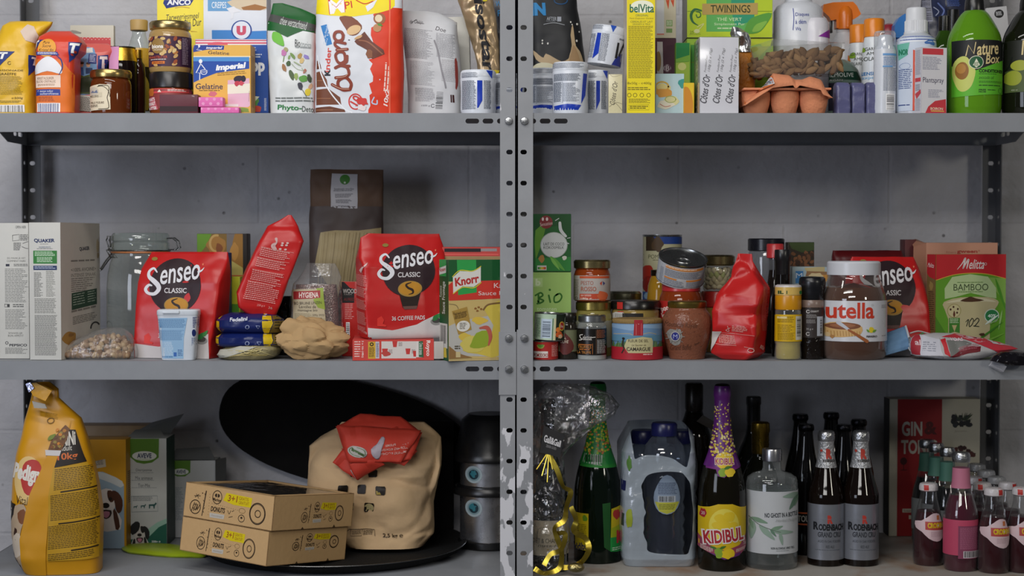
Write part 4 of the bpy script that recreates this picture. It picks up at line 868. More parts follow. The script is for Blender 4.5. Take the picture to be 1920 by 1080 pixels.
# clear tray of almonds on the carton
t = thing('almond_tray','clear plastic tray of brown almonds tilted on top of the egg carton','nut tray',(P(1498,540,.098).x,.098,P(1498,137,.068).z)); xc,zc = t.location.x,t.location.z
X = lambda px_:P(px_,540,.068).x-xc; Zp = lambda py_:P(1498,py_,.068).z-zc; ALM =[mat(c,'matte',.15,200)for c in('7f6142','8a6b4a','6e5238','93734f')]
rng = random.Random(7)
def almond(mb,c,L,rot,m):
 vs =[]; fs =[]; R_,S_ = 8,10
 for j in range(R_+1):
  q = j/R_; rr = math.sin(math.pi*q)**.58*(1-.28*q)
  for i in range(S_):
   a = 2*math.pi*i/S_; p = rot@Vector(((q-.5)*L,math.cos(a)*rr*L*.3,math.sin(a)*rr*L*.22)); vs.append(p+Vector(c))
 for j in range(R_):
  for i in range(S_):k =(i+1)%S_; fs.append((j*S_+i,j*S_+k,(j+1)*S_+k,(j+1)*S_+i))
 mb.add(vs,fs,m,True)
import mathutils
TB = lambda px_:145-12*(px_-1408)/180+(0 if px_<1450 else 0)
n_al = 0
for row in range(3):
 for k in range(15):
  p_ = 1416+(1572-1416)*(k+rng.uniform(-.3,.3))/14; lo,hi = TB(p_)-5,100-14*max(0,(p_-1416)/156)+(10 if p_<1450 else 0)
  for lev in range(4):
   py = lo+(hi-lo)*(lev+.3+rng.uniform(-.2,.2))/4
   if rng.random()<.1 or(row and rng.random()<.4):continue
   mb = MB(); e = mathutils.Euler((rng.uniform(0,3),rng.uniform(-1.2,1.2),rng.uniform(-.5,.5))); almond(mb,(0,0,0),rng.uniform(.021,.027),e.to_matrix(),ALM[rng.randrange(4)])
   o = mb.build('almond',loc=(t.location.x+X(p_),t.location.y-.028+.0042+row*.021+rng.uniform(-.002,.004),zc+Zp(py))); n_al += 1
   tag(o,'brown almond kernel among the many inside the clear plastic tray','almond','almonds in the clear tray')
mb = MB(); PL = clear('tray_plastic',(.98,.98,.97),.05,.35,(.6,.59,.57),.08)
rim =[(1404,92),(1490,64),(1597,72),(1560,84)];
yf,yb = -.033,.062
pts_top =[(X(1406),yf,Zp(90)),(X(1576),yf,Zp(82)),(X(1597),yb,Zp(70)),(X(1470),yb,Zp(62))]; pts_bot =[(X(1412),yf+.003,Zp(146)),(X(1568),yf+.003,Zp(137)),(X(1568),yb-.006,Zp(135)),(X(1425),yb-.006,Zp(142))]
mb.add(pts_top+pts_bot,[(4,5,1,0),(5,6,2,1),(6,7,3,2),(7,4,0,3),(4,7,6,5)],PL); mb.build('tray',t)
mb = MB(); q =[Vector(p)for p in pts_top]; c = sum(q,Vector())/4
out =[c+(p-c)*1.06 for p in q]; vs =[p for p in q]+out+[p+Vector((0,0,.0015))for p in q]+[p+Vector((0,0,.0015))for p in out]
fs =[]
for i in range(4):k =(i+1)%4; fs +=[(i,k,4+k,4+i),(8+i,12+i,12+k,8+k),(4+i,4+k,12+k,12+i)]
fs.append((8,9,10,11)); mb.add(vs,fs,PL); mb.build('lid',t)
# bottles behind
r = Round('cleaning_pads_tub','white round cotton pad tub with blue French and Dutch print behind the almonds','tub',1494,.21,ZT)
PR =[(46,None),(47,120),(46,22),(40,12),(26,5),(22,-10),(22,-60)]; r.part('tub_body',PR,mat('d3d6dc','gloss'))
a = Art(1452,8,1540,75,fr=A5); a.text('Disques',1115,150,1242,190,'34459a'); a.text('à dém',1115,215,1215,255,'34459a'); a.text('Wa',1115,285,1165,318,'34459a'); a.stroke([(1095,110),(1102,200),(1095,310)],6,'34459a'); r.label(PR,10,74,None,a,full=False)
r.part('cap',[(24,-20),(26,-22),(26,-70),(10,-72)],mat('d8dade','plastic'))
a = Art(1448,62,1475,74,base='dcdce2'); a.rect(1452,63,1458,73,'c33a4c'); a.rect(1459,63,1466,73,'3a6ac0')
boxat('small_carton','white carton strip with red and blue marks above the almond tray edge','carton',1449,1500,63,.265,.03,ZT,mat('d6d6dc','card'),a)
r = Round('deodorant','white rounded deodorant with a purple wedge behind the almond tray','deodorant',1525,.187,ZT)
PR =[(26,None),(27,120),(27,62),(26,45),(22,36),(10,32),(0,31)]; r.part('body',PR,mat('d6d4da','gloss'))
a = Art(1498,40,1552,74,fr=A5); a.poly([(1345,360),(1470,285),(1475,370)],'8a2f9a'); r.label(PR,45,74,None,a,full=False)
# orange trigger sprayer
r = Round('trigger_sprayer','spray bottle with a bright orange trigger head behind the almond tray','spray bottle',1580,.275,ZT)
PR =[(28,None),(29,110),(27,84),(18,70),(14,62),(14,57)]; r.part('bottle',PR,mat('d6d8dc','gloss')); r.part('collar',[(14,62),(15,60),(15,55),(11,53)],mat('d9dade','plastic'))
OR = mat('dd7318','plastic'); mb = MB(); k = kk(.275); cxw = r.o.location.x; g = lambda px_,py_:(P(px_,py_,.275).x-cxw,P(px_,py_,.275).z-ZT)
outl =[(1540,22),(1542,10),(1560,6),(1597,5),(1604,12),(1612,28),(1606,33),(1594,40),(1594,54),(1566,54),(1566,38),(1556,40),(1552,33)]
f_ =[(*g(*p),)for p in outl]; n = len(f_); vs =[(x,-.012,z)for x,z in f_]+[(x,.012,z)for x,z in f_]; mb.add(vs,[tuple(range(n)),tuple(reversed(range(n,2*n)))]+[(i,i+n,(i+1)%n+n,(i+1)%n)for i in range(n)],OR)
q = MB(); lathe(q,[(14*k,g(0,56)[1]),(14.5*k,g(0,30)[1]),(13*k,g(0,20)[1]),(8*k,g(0,13)[1]),(0,g(0,11)[1])],OR,28); mb.add([(v[0],v[1]-.006,v[2])for v in q.v],q.f,OR,True); hd = mb.build('trigger_head',r.o)
mb = MB(); rbox(mb,*sorted((g(1556,0)[0],g(1561,0)[0])),-.004,.004,g(0,62)[1],g(0,40)[1],mat('1d1a1a','plastic'),.001); mb.build('trigger',hd)
# sun lotion bottles
def lotion(label,cx,y,top,hw,arts):
 r = Round('sun_lotion',label,'sun lotion',cx,y,ZT,'orange capped sun lotions'); t = top
 PR =[(hw*1.12,None),(hw*1.2,180),(hw*1.18,t+70),(hw*1.05,t+46),(hw*.95,t+36),(hw*.9,t+34)]
 r.part('body',PR,mat('d5dade','gloss')); r.part('cap',[(hw*.92,t+36),(hw*1.0,t+35),(hw*1.0,t+4),(hw*.9,t+1),(hw*.3,t)],mat('e0821c','plastic'))
 if arts:r.label(PR,t+42,200,None,arts,full=False)
 return r
A6 =(1540,0,.1981)
a = Art(1576,88,1632,160,fr=A6); a.blob(268,535,26,26,'7aa02c'); a.text('GARN',250,508,345,535,'3a4034'); a.text('AMB',275,555,350,582,'3a4034'); a.text('SOLAIRE',235,598,350,628,'3a4034'); a.poly([(190,520),(240,525),(250,590),(205,560)],'e2812a')
lotion('smaller orange capped sun lotion behind the almond tray, left of its taller twin',1608,.24,46,18,a)
a = Art(1606,78,1660,160,fr=A6); a.blob(372,478,18,22,'7aa02c'); a.text('GARNIER',385,458,530,488,'3a4034'); a.text('AMBRE',395,502,530,530,'3a4034'); a.text('SOLAIRE',355,548,520,585,'3a4034'); a.text('SENSITIVE',355,690,540,722,'3a7ab4',bold=.02); a.text('expert',358,735,500,765,'7ab0d8')
lotion('taller orange capped sun lotion with blue print beside the clear capped aerosol',1636,.125,35,19,a)
# green soap bottle lying under the tray
r = Round('shower_gel','clear green tinted gel bottle with dark green label right of the egg carton','gel bottle',1574,.204,ZT)
PR =[(38,None),(39,190),(38,150),(32,132),(22,120),(12,114),(8,112)]; r.part('bottle',PR,mat('7c9488','shine'))
a = Art(1540,112,1618,210,fr=A6); a.poly([(-10,690),(300,690),(345,770),(-10,770)],'123f2e'); a.text('PALMOLIVE',-10,705,258,745,'dfe6e0'); a.text('ARGAN',10,768,150,785,'e4e8e4'); a.rect(-10,800,400,1060,'2c2a3c'); r.label(PR,116,208,None,a,full=False)
# lilac wrapped soap bars
LW = mat('5b5c82','film',.3,60); soaps =[(1568,1596,.045),(1597,1624,.05),(1625,1652,.048)]
for i,(x0,x1,y)in enumerate(soaps):
 bagthing('wrapped_soap',['lilac film wrapped block at the left of the three, beside the egg carton','middle one of three lilac film wrapped blocks by the egg carton','lilac film wrapped block at the right of the three, beside the aerosol can'][i],'wrapped soap',[(212,x0,x1,.017,6),(190,x0,x1,.018,6),(160,x0,x1,.017,6),(154,x0+2,x1-2,.012,5)],y,ZT,LW,[],group='lilac wrapped soaps',wr=.0018,wf=50,seed=60+i)
 # aerosol with clear cap
r = Round('aerosol_can','slim white aerosol can with a clear cap and printed back, left of the spirit bottle','aerosol can',1656,.055,ZT)
PR =[(20,None),(20.5,205),(20.5,96),(19.5,92)]; r.part('can',PR,mat('cdd1d8','gloss')); a = Art(1636,96,1676,210,fr=A6); a.rect(545,515,690,535,'6a9ccf'); a.fine(550,545,690,640,7,'6f8fb8',fill=.45); a.rect(545,630,640,645,'6a9ccf'); a.fine(550,650,690,870,16,'7f8794',fill=.4); a.bars(575,895,665,1050,vert=True,n=18)
r.label(PR,97,208,None,a,full=False); r.part('nozzle',[(19.5,93),(18,90),(15,86),(14,70),(10,66),(2,66)],mat('d4d8dd','plastic'))
r.part('cap',[(20,93),(20,64),(18,59.5),(4,59)],clear('cap_plastic',(.95,.96,.98),.12,.5,(.75,.78,.82),.1))
# red topped and blue capped bottles behind
r = Round('cosmetic_bottle','dark red rounded bottle top between the aerosol and the blue cap','cosmetic bottle',1664,.21,ZT); r.part('bottle',[(22,None),(23,120),(22,60),(16,48),(4,44),(0,43.5)],mat('8e2430','gloss'))
r = Round('toilet_cleaner','blue pointed cap of a bottle rising behind the spirit bottle','cleaner bottle',1687,.17,ZT); PR =[(24,None),(24,110),(18,90),(15,76),(14,70)]; r.part('bottle',PR,mat('2a5a9c','gloss'))
mb = MB(); k = kk(.17); cxw = r.o.location.x; g = lambda px_,py_:(P(px_,py_,.17).x-cxw,P(px_,py_,.17).z-ZT); f_ =[g(*p)for p in[(1673,72),(1675,48),(1683,35),(1694,27),(1696,30),(1697,72)]]; n = len(f_)
mb.add([(x,-.012,z)for x,z in f_]+[(x,.012,z)for x,z in f_],[tuple(range(n)),tuple(reversed(range(n,2*n)))]+[(i,i+n,(i+1)%n+n,(i+1)%n)for i in range(n)],mat('2f74bd','plastic')); mb.build('cap',r.o)
# spirit bottle
r = Round('cleaning_alcohol_bottle','large white and blue printed spirit bottle with a ribbed white screw cap','spirit bottle',1714,.062,ZT)
PR =[(36,None),(37,200),(37,84),(35,74),(27,68),(22,64),(21,60)]; r.part('bottle',PR,mat('c3c9d2','gloss'))
a = Art(1677,70,1752,210,base='c9d3e2',fr=A6); a.rect(690,360,1080,398,'2c4796'); a.rect(690,400,1080,415,'e6eaf0'); a.poly([(690,430),(780,420),(760,540),(700,580)],'6fb8a4',sm=1); a.text('NOR',700,480,768,535,'1f7a58',bold=.05); a.poly([(808,490),(868,510),(868,1070),(808,1070)],'d9553c'); a.text('alcool',600,830,1110,890,'f0e6e6',rot=90,bold=.03); a.fine(700,670,800,860,8,'45588a',fill=.45); a.ring(745,640,40,28,4,'8a9cc0'); a.fine(700,1000,800,1020,1,'3a4c86'); a.blob(980,420,50,24,'4a76b8',.4)
r.label(PR,73,207,mat('c9d3e2','gloss'),a)
mb = MB(); k = kk(r.y); cap_ribs(mb,20.5*k,r.zz(62),r.zz(40),mat('d8dade','plastic'),44); q = r.q([(21.5,66),(22.5,64),(22.5,61),(20.5,61)]); lathe(mb,q,mat('d8dade','plastic'),40,caps=False); lathe(mb,r.q([(20.5,40),(19,38),(18.5,18),(17,15.5),(4,15)]),mat('d8dade','plastic'),40); mb.build('screw_cap',r.o)
# plant spray carton, turned a little so its left side shows
C,wl,wr_,h = cornerbox(1728,1713,1772,88,.004,72,ZT)
mb = MB(); rbox(mb,0,wr_,0,wl,0,h,mat('dcdade','card'),.0008)
a = Art(1728,88,1772,210,base='dedce0',fr=A6); a.rect(958,455,1140,512,'cf4048'); a.fine(958,535,1135,660,7,'8c8ea2',fill=.4,rag=.3); a.text('Plantspray',962,725,1145,790,'2c2a4c'); a.fine(1010,840,1150,920,5,'8c8ea2',fill=.4,rag=.4); a.poly([(985,1060),(1010,1000),(1070,945),(1165,925),(1170,1060)],'cf3c46'); a.text('BOIRON',1030,1005,1140,1030,'f0dcc0',bold=.02); a.rect(1035,1035,1150,1044,'e0c060')
l_ = Art(0,0,1,1,base='cfcdd4'); l_.fine(.1,.04,.9,.42,16,'8a8a98',fill=.4); l_.rect(.05,.46,.9,.52,'c84850'); l_.fine(.1,.56,.9,.66,4,'8a8a98'); l_.poly([(.05,.7),(.9,.64),(.95,.7),(.3,.78)],'c84850'); l_.fine(.1,.78,.9,.97,9,'8a8a98',fill=.4)
box_art(mb,0,wr_,0,wl,0,h,front=a,left=l_); tag(mb.build('plant_spray_box',loc=(C.x,C.y,ZT),rot=(0,0,R(18))),'white and red plant spray carton in front of the spirit bottle','spray carton')
# bottles and bag at the back right
for(cx,y,top,lab)in((1767,.17,30,'dark green necked wine bottle close behind the plant spray carton'),(1783,.245,18,'further dark green wine bottle hidden behind the green conditioner')):
 r = Round('wine_bottle',lab,'wine bottle',cx,y,ZT,'dark wine bottles on the top shelf'); PR =[(26,None),(26,100),(24,82),(14,66),(10,56),(10,top+14)]; r.part('bottle',PR,mat('2d4a12','shine')); r.part('capsule',[(10.6,62),(11,60),(11,top+1),(9,top),(2,top)],mat('141512','gloss'))
a = Art(1730,-30,1856,45,fr=A6); a.bars(975,-60,1060,200,vert=True,bg='8f90a0',n=26); a.rect(1065,-150,1185,155,'232b4c'); a.stroke([(1080,60),(1120,100),(1090,140)],8,'a8aec4'); a.stroke([(1120,20),(1170,90),(1140,150)],14,'6a7ab0'); a.fine(1200,-60,1330,60,8,'4a62a4',fill=.4); a.rect(1520,-100,1560,150,'2b3a66')
bagthing('coffee_bag','dark navy foil bag with a barcode at the back above the wine bottles','coffee bag',[(212,1738,1850,.03),(60,1736,1852,.03),(42,1735,1852,.028),(-40,1736,1850,.01)],.28,ZT,mat('1f2338','film',.2,40),[a],wr=.003,seed=71)
bpy.data.objects['coffee_bag'].location.y -= .0
# shampoo bottles
def hair_bottle(label,cx,hw,y,c,capc,artf,base_lab):
 r = Round('hair_care_bottle',label,'hair bottle',cx,y,ZT)
 PR =[(hw*.94,None),(hw*.99,205),(hw,190),(hw,110),(hw*.985,80),(hw*.9,62),(hw*.72,44),(hw*.52,28),(hw*.4,22),(hw*.38,21)]
 mb = MB(); p = r.q(PR); lathe(mb,[p[0]]+smooth_prof(p[1:],3),mat(c,'shine'),56); mb.build('bottle',r.o,sharp=50)
 r.label(PR,80,182,None,artf,full=False); r.part('cap',[(hw*.37,24),(hw*.38,22),(hw*.36,5),(hw*.33,-2),(hw*.33,-50),(3,-52)],mat(capc,'gloss')); return r
a = Art(1775,80,1872,186,fr=A6); a.poly([(1190,405),(1680,405),(1680,580),(1380,690),(1190,690)],'17191a'); a.poly([(1190,640),(1380,690),(1680,580),(1680,905),(1190,935)],'5fb52c')
a.poly([(1245,560),(1300,565),(1340,640),(1372,700),(1340,830),(1280,885),(1230,860),(1195,740),(1200,620)],'c9cf6c',sm=3); a.ell(1262,690,52,82,'96662c'); a.ell(1255,670,36,46,'b5813c')
a.ell(1378,615,66,62,'e0dcc4'); a.ell(1378,615,60,56,'1d5a34'); a.poly([(1378,580),(1410,640),(1378,665),(1348,640)],'e8e4cc',sm=1); a.fine(1355,615,1402,655,3,'2a6a3c',fill=.5)
GO = 'd9c48c'
a.stroke([(1290,550),(1310,455),(1355,535),(1372,430)],[10,13,13,8],GO,sm=0); a.text('ature',1380,440,1600,545,GO,rot=5,shear=.25,bold=.02); a.text('Box',1460,540,1615,625,GO,rot=6,shear=.25,bold=.015)
a.text('CONDITIONER',1402,680,1662,712,'12300f',bold=.05); a.fine(1402,720,1600,732,1,'2c5c1c'); a.text('avocado oil',1402,742,1550,772,'2c5c1c',shear=.3); a.fine(1402,790,1655,812,2,'2c5c1c',fill=.45); a.fine(1402,825,1640,845,1,'2c5c1c'); a.text('FREE',1402,865,1470,880,'173a14',bold=.04); a.text('FROM',1402,884,1468,898,'173a14',bold=.04); a.fine(1485,868,1580,885,1,'2c5c1c'); a.ring(1630,875,26,24,4,'2c5c1c')
hair_bottle('big green conditioner bottle with an avocado label and black cap',1823,50,.06,'5b8f1c','141414',a,None)
a = Art(1876,80,1976,186,fr=A6); a.rect(1690,400,2200,890,'1d2018'); a.poly([(1700,690),(1880,640),(2200,560),(2200,880),(1700,890)],'4c5a30'); a.ell(1795,640,66,50,'a3a838'); a.ell(1750,755,62,70,'98a034'); a.stroke([(1740,560),(1720,640),(1700,680)],6,'111511'); a.text('Nature',1800,395,2150,530,GO,rot=5,shear=.25,bold=.01); a.ell(1895,575,64,60,'c8c8a8'); a.ell(1895,575,58,54,'23301c'); a.poly([(1895,540),(1925,600),(1895,625),(1865,600)],'d8d8c0',sm=1); a.text('450 ml',1735,862,1780,874,'b8bca4')
hair_bottle('dark olive hair bottle with an olive picture, cut off by the right frame edge',1926,50,.062,'16180e','0e0f0c',a,None)
a = Art(1868,12,1912,80); a.ell(1894,27,9,8,'17181a'); a.fine(1888,23,1900,31,3,'d0d0d2')
boxat('white_carton','white carton with a black oval mark between the two hair bottles at the back','carton',1871,1910,14,.2,.04,ZT,mat('c6c5c6','card'),a,tilt=-6)
r = Round('gold_tin','gold coloured tin showing between the green and dark hair bottles','tin',1857,.272,ZT); r.part('tin',[(20,None),(20,60),(20,30),(18,26),(4,25.5)],mat('c99634','metal'))
# === middle shelf, left bay
B1 =(0,380,.3056); B3 =(180,400,.2592); B6 =(640,440,.2314); B7 =(430,395,.1991); B4 =(380,560,.15625)
# porridge oat cartons
QW = mat('c8c7c1','card')
a = Art(-14,417,54,673,fr=B1); a.text('OPEN HIER',98,142,160,158,'4a4a48'); a.stroke([(80,200),(120,195),(120,230),(80,235),(80,200)],3,'4a4a48',sm=0); a.fine(125,195,175,235,4,'5a5a58'); a.fine(85,245,130,295,5,'5a5a58'); a.stroke([(140,250),(175,240),(172,280),(135,270)],3,'4a4a48')
a.text('ZO MAAK JE HET',45,335,155,347,'6a6a66'); a.text('COMMENT FAIRE',45,352,155,363,'6a6a66'); a.rect(38,376,60,390,'2a2d3c'); a.fine(85,376,170,392,2,'6a6a66'); a.fine(32,405,172,615,17,'6f6f6c',fill=.35,rag=.3); a.stroke([(30,622),(58,622),(58,640),(30,640),(30,622)],3,'3a3a3a',sm=0); a.rect(44,624,58,638,'3a3a3a'); a.fine(78,622,148,645,2,'5a5a58'); a.fine(32,655,165,780,10,'6f6f6c',fill=.35,rag=.4); a.text('SMAKELIJK',50,795,135,808,'6a6a66'); a.text('BON APPETIT',48,810,140,822,'6a6a66')
a.ring(40,860,8,8,4,'5a5a5a',n=12); a.text('PEPSICO',55,866,160,882,'33353a',bold=.03); a.fine(30,890,165,930,4,'7a7a76',rag=.3)
boxat('oat_box','white oat carton with preparation steps, at the left frame edge of the middle shelf','cereal box',-14,53,418,.045,.19,ZM,QW,a,b=.0008)
C,wl,wr_,h = cornerbox(113,54.5,187,417,.016,4,ZM)
mb = MB(); rbox(mb,-wl,0,0,wr_,0,h,QW,.0008)
a = Art(54,417,113,675,fr=B1)
a.text('QUAKER',208,222,335,248,'1d2f5e',bold=.04,arc=-3); a.fine(245,252,300,258,1,'8a8a88'); a.text('INGREDIENTS',238,268,310,278,'5a6a8a'); a.fine(225,280,325,288,1,'8a8a88')
a.rect(203,294,348,374,'2f7a34'); a.fine(212,300,340,330,3,'c4dcc0',rag=.2); a.fine(225,334,325,368,3,'c4dcc0',rag=.2); a.rect(203,386,347,413,'22345f'); a.fine(210,391,340,408,2,'aeb8cc')
a.fine(206,428,262,580,15,'55554f',fill=.4,rag=.5); a.fine(280,418,338,580,16,'77776f',fill=.35,rag=.4); a.fine(208,588,345,682,9,'6a6a64',fill=.4); a.fine(208,690,348,940,26,'5c5c58',fill=.42)
sd = Art(113,417,187,675,base='d6d0c4',fr=B1); sd.text('QUAKER',482,272,545,300,'3a3c48',bold=.04,rot=4)  # side lightened in colour, making up for missing light from the right
sd.fine(430,355,580,375,1,'8a857c'); sd.text('<100% AVOINE>',430,405,585,428,'6a665e'); sd.text('INTENSE SMAAK',430,440,585,462,'8a857c'); sd.fine(430,470,580,560,5,'8a857c',fill=.4,rag=.5)
sd.poly([(432,562),(590,546),(590,648),(432,668)],'2e4f38'); sd.fine(440,572,515,650,4,'b6c6b2',fill=.3,slope=-.1); sd.fine(530,562,582,640,4,'b6c6b2',fill=.3,slope=-.1); sd.fine(430,672,590,692,1,'8a857c',slope=-.1); sd.fine(438,712,590,765,4,'8a857c',rag=.3,slope=-.1)
sd.blob(415,838,40,42,'b8883c',.12); sd.blob(428,822,16,12,'9a6c2c'); sd.ring(578,800,28,34,10,'3a3632',a0=180,a1=330); sd.blob(598,270,10,44,'c8b48c'); sd.blob(600,330,7,18,'b39a6a')
box_art(mb,-wl,0,0,wr_,0,h,front=a)
x0,x1 = 0,wr_; sd.lay(mb,quadmap((0,0,0),(0,wr_,0),(0,0,h),(1,0,0))); tag(mb.build('oat_box',loc=(C.x,C.y,ZM),rot=(0,0,R(-4))),'white oat carton with green panels, its long right side showing','cereal box')
# clip top preserving jar
r = Round('preserving_jar','large empty glass clip top preserving jar behind the nut bag','jar',264,.2,ZM)
PRJ =[(60,None),(63,640),(63,540),(61,515),(56,492),(52,480),(52,475)]
r.part('glass',PRJ,clear('jar_glass',(.95,.98,.97),.04,.4,(.55,.62,.59),.04),seg=56)
r.part('lid',[(52,470),(53.5,468),(53.5,456),(50,453),(53,451),(53,441),(50,437),(10,436)],clear('jar_lid_glass',(.9,.95,.93),.08,.5,(.5,.57,.54),.05),seg=56)
mb = MB(); rr = 53*kk(.2); tube(mb,[(rr*math.cos(t*math.pi/20),rr*math.sin(t*math.pi/20),r.zz(472.5))for t in range(40)],.0022,mat('c47f52','plastic'),8,closed=True); mb.build('seal_ring',r.o)
WIRE = mat('8d9092','metal'); mb = MB(); k = kk(.2); q = lambda px_,py_,y = 0:((px_-264)*k,y,r.zz(py_))
tube(mb,[((54.5)*k*math.cos(t*math.pi/20),54.5*k*math.sin(t*math.pi/20),r.zz(470))for t in range(40)],.0013,WIRE,6,closed=True)
for yy in(-.012,.012):tube(mb,[q(316,447,yy),q(326,446,yy),q(333,452,yy),q(337,464,yy),q(330,468,yy),q(318,468,yy)],.0013,WIRE,6)
for yy in(-.01,.01):
 tube(mb,[q(212,468,yy),q(206,462,yy),q(203,450,yy),q(205,443,yy),q(210,443,yy),q(210,462,yy),q(204,472,yy)],.0014,WIRE,6); tube(mb,[q(203,468,yy),q(210,482,yy),q(218,484,yy),q(212,476,yy),q(200,490,yy*.8),q(190,505,yy*.6)],.0014,WIRE,6)
tube(mb,[q(190,505,-.006),q(188.5,507,0),q(190,505,.006)],.0014,WIRE,6); mb.build('wire_clip',r.o)
# nuts in a clear bag
nb = P(176,540,.03); NUT =[mat(c,'matte',.2,150)for c in('9c8468','8a7058','ae9878','7d6450')]
nut_me =[]
for i in range(4):
 mb = MB(); ellipsoid(mb,(0,0,0),(.0062,.0045,.0045),NUT[i],10,7); o = mb.build('nut'); nut_me.append(o.data); bpy.data.objects.remove(o)
rng = random.Random(3)
def nut_top(px_):return[(107,668),(122,655),(150,640),(175,628),(205,624),(225,628),(246,650)]
def nut_h(px_):
 L = nut_top(0)
 for(a0,b0),(a1,b1)in zip(L,L[1:]):
  if a0<=px_<=a1:return b0+(b1-b0)*(px_-a0)/(a1-a0)
 return 668
for i in range(230):
 px_ = rng.uniform(114,242); t_ = rng.random(); back = i>=150
 yy = .034+rng.uniform(0,.006)+.02*t_*t_ if not back else rng.uniform(.045,.08)
 py_ = 672+(nut_h(px_)+8-672)*(t_ if not back else rng.uniform(.85,1.05)); p = P(px_,py_,.036); p.y = yy; p.z = max(p.z,ZM+.0066)
 o = bpy.data.objects.new('nut',nut_me[rng.randrange(4)]); col.objects.link(o); o.location = p; o.rotation_euler =[rng.uniform(0,3)for _ in range(3)]; tag(o,'pale peanut kernel in the lumpy clear bag before the preserving jar','nut','nuts in the clear bag')
bagthing('nut_bag','clear plastic bag of pale nuts slumped before the oat carton and preserving jar','nut bag',[(677,112,244,.034),(668,106,247,.036),(655,112,246,.036),(640,128,244,.034),(630,150,238,.026),(622,170,230,.014),(617,188,218,.004)],.022,ZM,clear('nut_film',(.97,.96,.95),.04,.25,(.8,.78,.76),.1,.6,60),[],wr=.004,wf=40,seed=81,n=2.4)
# red coffee pad bags
RED = 'bd2020'; DK = '2c1a20'
def pads_art(a,cx,cy,r,cup=True,foot=(2.15,2.25,2.15,1.75),x0=-1.5,x1=1.3):
 X = lambda u:cx+u*r; Y = lambda v:cy+v*r; p = lambda L:[(X(u),Y(v))for u,v in L]
 a.poly(p([(x0,foot[0]),(-.6,foot[1]),(.3,foot[2]),(x1,foot[3]),(x1,4),(x0,4)]),'c9c3c2')
 a.ell(cx,cy,r,r,DK,n=44)
 S =[(-.74,-.5),(-.88,-.63),(-1.04,-.52),(-1.03,-.33),(-.83,-.17),(-.66,-.02),(-.62,.14),(-.78,.3),(-1.02,.28),(-1.13,.13),(-1.02,-.02),(-.9,.0)]
 W =[.05,.08,.1,.13,.17,.18,.16,.13,.11,.12,.1,.05]
 a.stroke(p(S),[w*r for w in W],'dcdbe0',sm=8)
 a.text('enseo',X(-.6),Y(-.68),X(.93),Y(-.14),'dcdbe0',rot=9,shear=.28,bold=.012); a.stroke(p([(.86,-.52),(.98,-.56),(1.06,-.66)]),[.08*r,.06*r,.02*r],'dcdbe0'); a.ell(X(1.0),Y(-.78),.03*r,.04*r,'e07a5c',n=8)
 a.text('CLASSIC',X(-.4),Y(.08),X(.44),Y(.27),'d6d2d4',bold=.015)
 if cup:
  a.poly(p([(-.38,.72),(.52,.72),(.34,1.42),(.2,1.5),(-.08,1.5),(-.22,1.42)]),'241612'); a.poly(p([(-.22,1.38),(.34,1.38),(.3,1.5),(-.16,1.5)]),'6a4a44')
  a.ell(X(.07),Y(.72),.46*r,.3*r,'a2803c'); a.ell(X(.07),Y(.71),.42*r,.26*r,'b98222'); a.stroke(p([(.1,.48),(-.08,.56),(.0,.68),(.16,.76),(.18,.88),(.02,.93)]),[.03*r,.07*r,.08*r,.09*r,.06*r,.02*r],'2a1a12')
 a.text('36 COFFEE PADS',X(-.62),Y(1.76),X(.62),Y(1.92),'d8cfcf',bold=.015)
 a.poly(p([(-1.15,1.85),(-1.0,1.75),(-.9,1.9),(-.95,2.05),(-.82,2.1),(-.84,2.16),(-1.16,2.14)]),'d8342c',sm=1)
 a.ell(X(1.05),Y(2.0),.22*r,.14*r,'8d8a88'); a.ell(X(1.05),Y(1.95),.16*r,.1*r,'4a4644'); a.leaf(X(.92),Y(1.95),X(1.15),Y(1.7),.6,'2f7a3c'); a.leaf(X(1.1),Y(1.85),X(1.28),Y(1.62),.5,'3f8a46')
 a.ell(X(-.9),Y(-.98),.12*r,.07*r,'8e7a3c',n=12); return a
RM = mat(RED,'film',.12,24)
a = Art(244,470,428,677); pads_art(a,326,536,51)
bagthing('coffee_pad_bag','red coffee pad bag standing behind the small white tub on the left','coffee pad bag',[(677,246,408,.03,16),(640,246,412,.032,16),(590,248,420,.032,16),(530,250,424,.027,12),(505,254,425,.019,6),(486,263,424,.01),(473,270,422,.003)],.052,ZM,RM,[a],yaw=-13,wr=.002,wf=22,seed=91,lean=.06)
# white tub in front of it
root = thing('chewing_gum_tub','small white tapered tub with pale blue print before the left red bag','gum tub',(P(331,540,.012).x,.008,ZM)); xc = root.location.x; X = lambda px_:P(px_,540,.012).x-xc; Zp = lambda py_:P(331,py_,.012).z-ZM
mb = MB(); secs =[(676,301,362,.015),(670,300,363,.016),(600,294,369,.018),(592,293,370,.0185)]; vs =[]; fs =[]; n = 32
for py_,xl,xr,hd in secs:
 cx,hw =(X(xl)+X(xr))/2,(X(xr)-X(xl))/2
 for i in range(n):
  t = 2*math.pi*i/n; c,s_ = math.cos(t),math.sin(t); vs.append((cx+hw*math.copysign(abs(c)**.4,c),.019+hd*math.copysign(abs(s_)**.4,s_),0 if py_==676 else Zp(py_)))
for j in range(3):
 for i in range(n):fs.append((j*n+i,j*n+(i+1)%n,(j+1)*n+(i+1)%n,(j+1)*n+i))
fs.append(tuple(reversed(range(n)))); fs.append(tuple(3*n+i for i in range(n))); mb.add(vs,fs,mat('ced5de','plastic'),True)
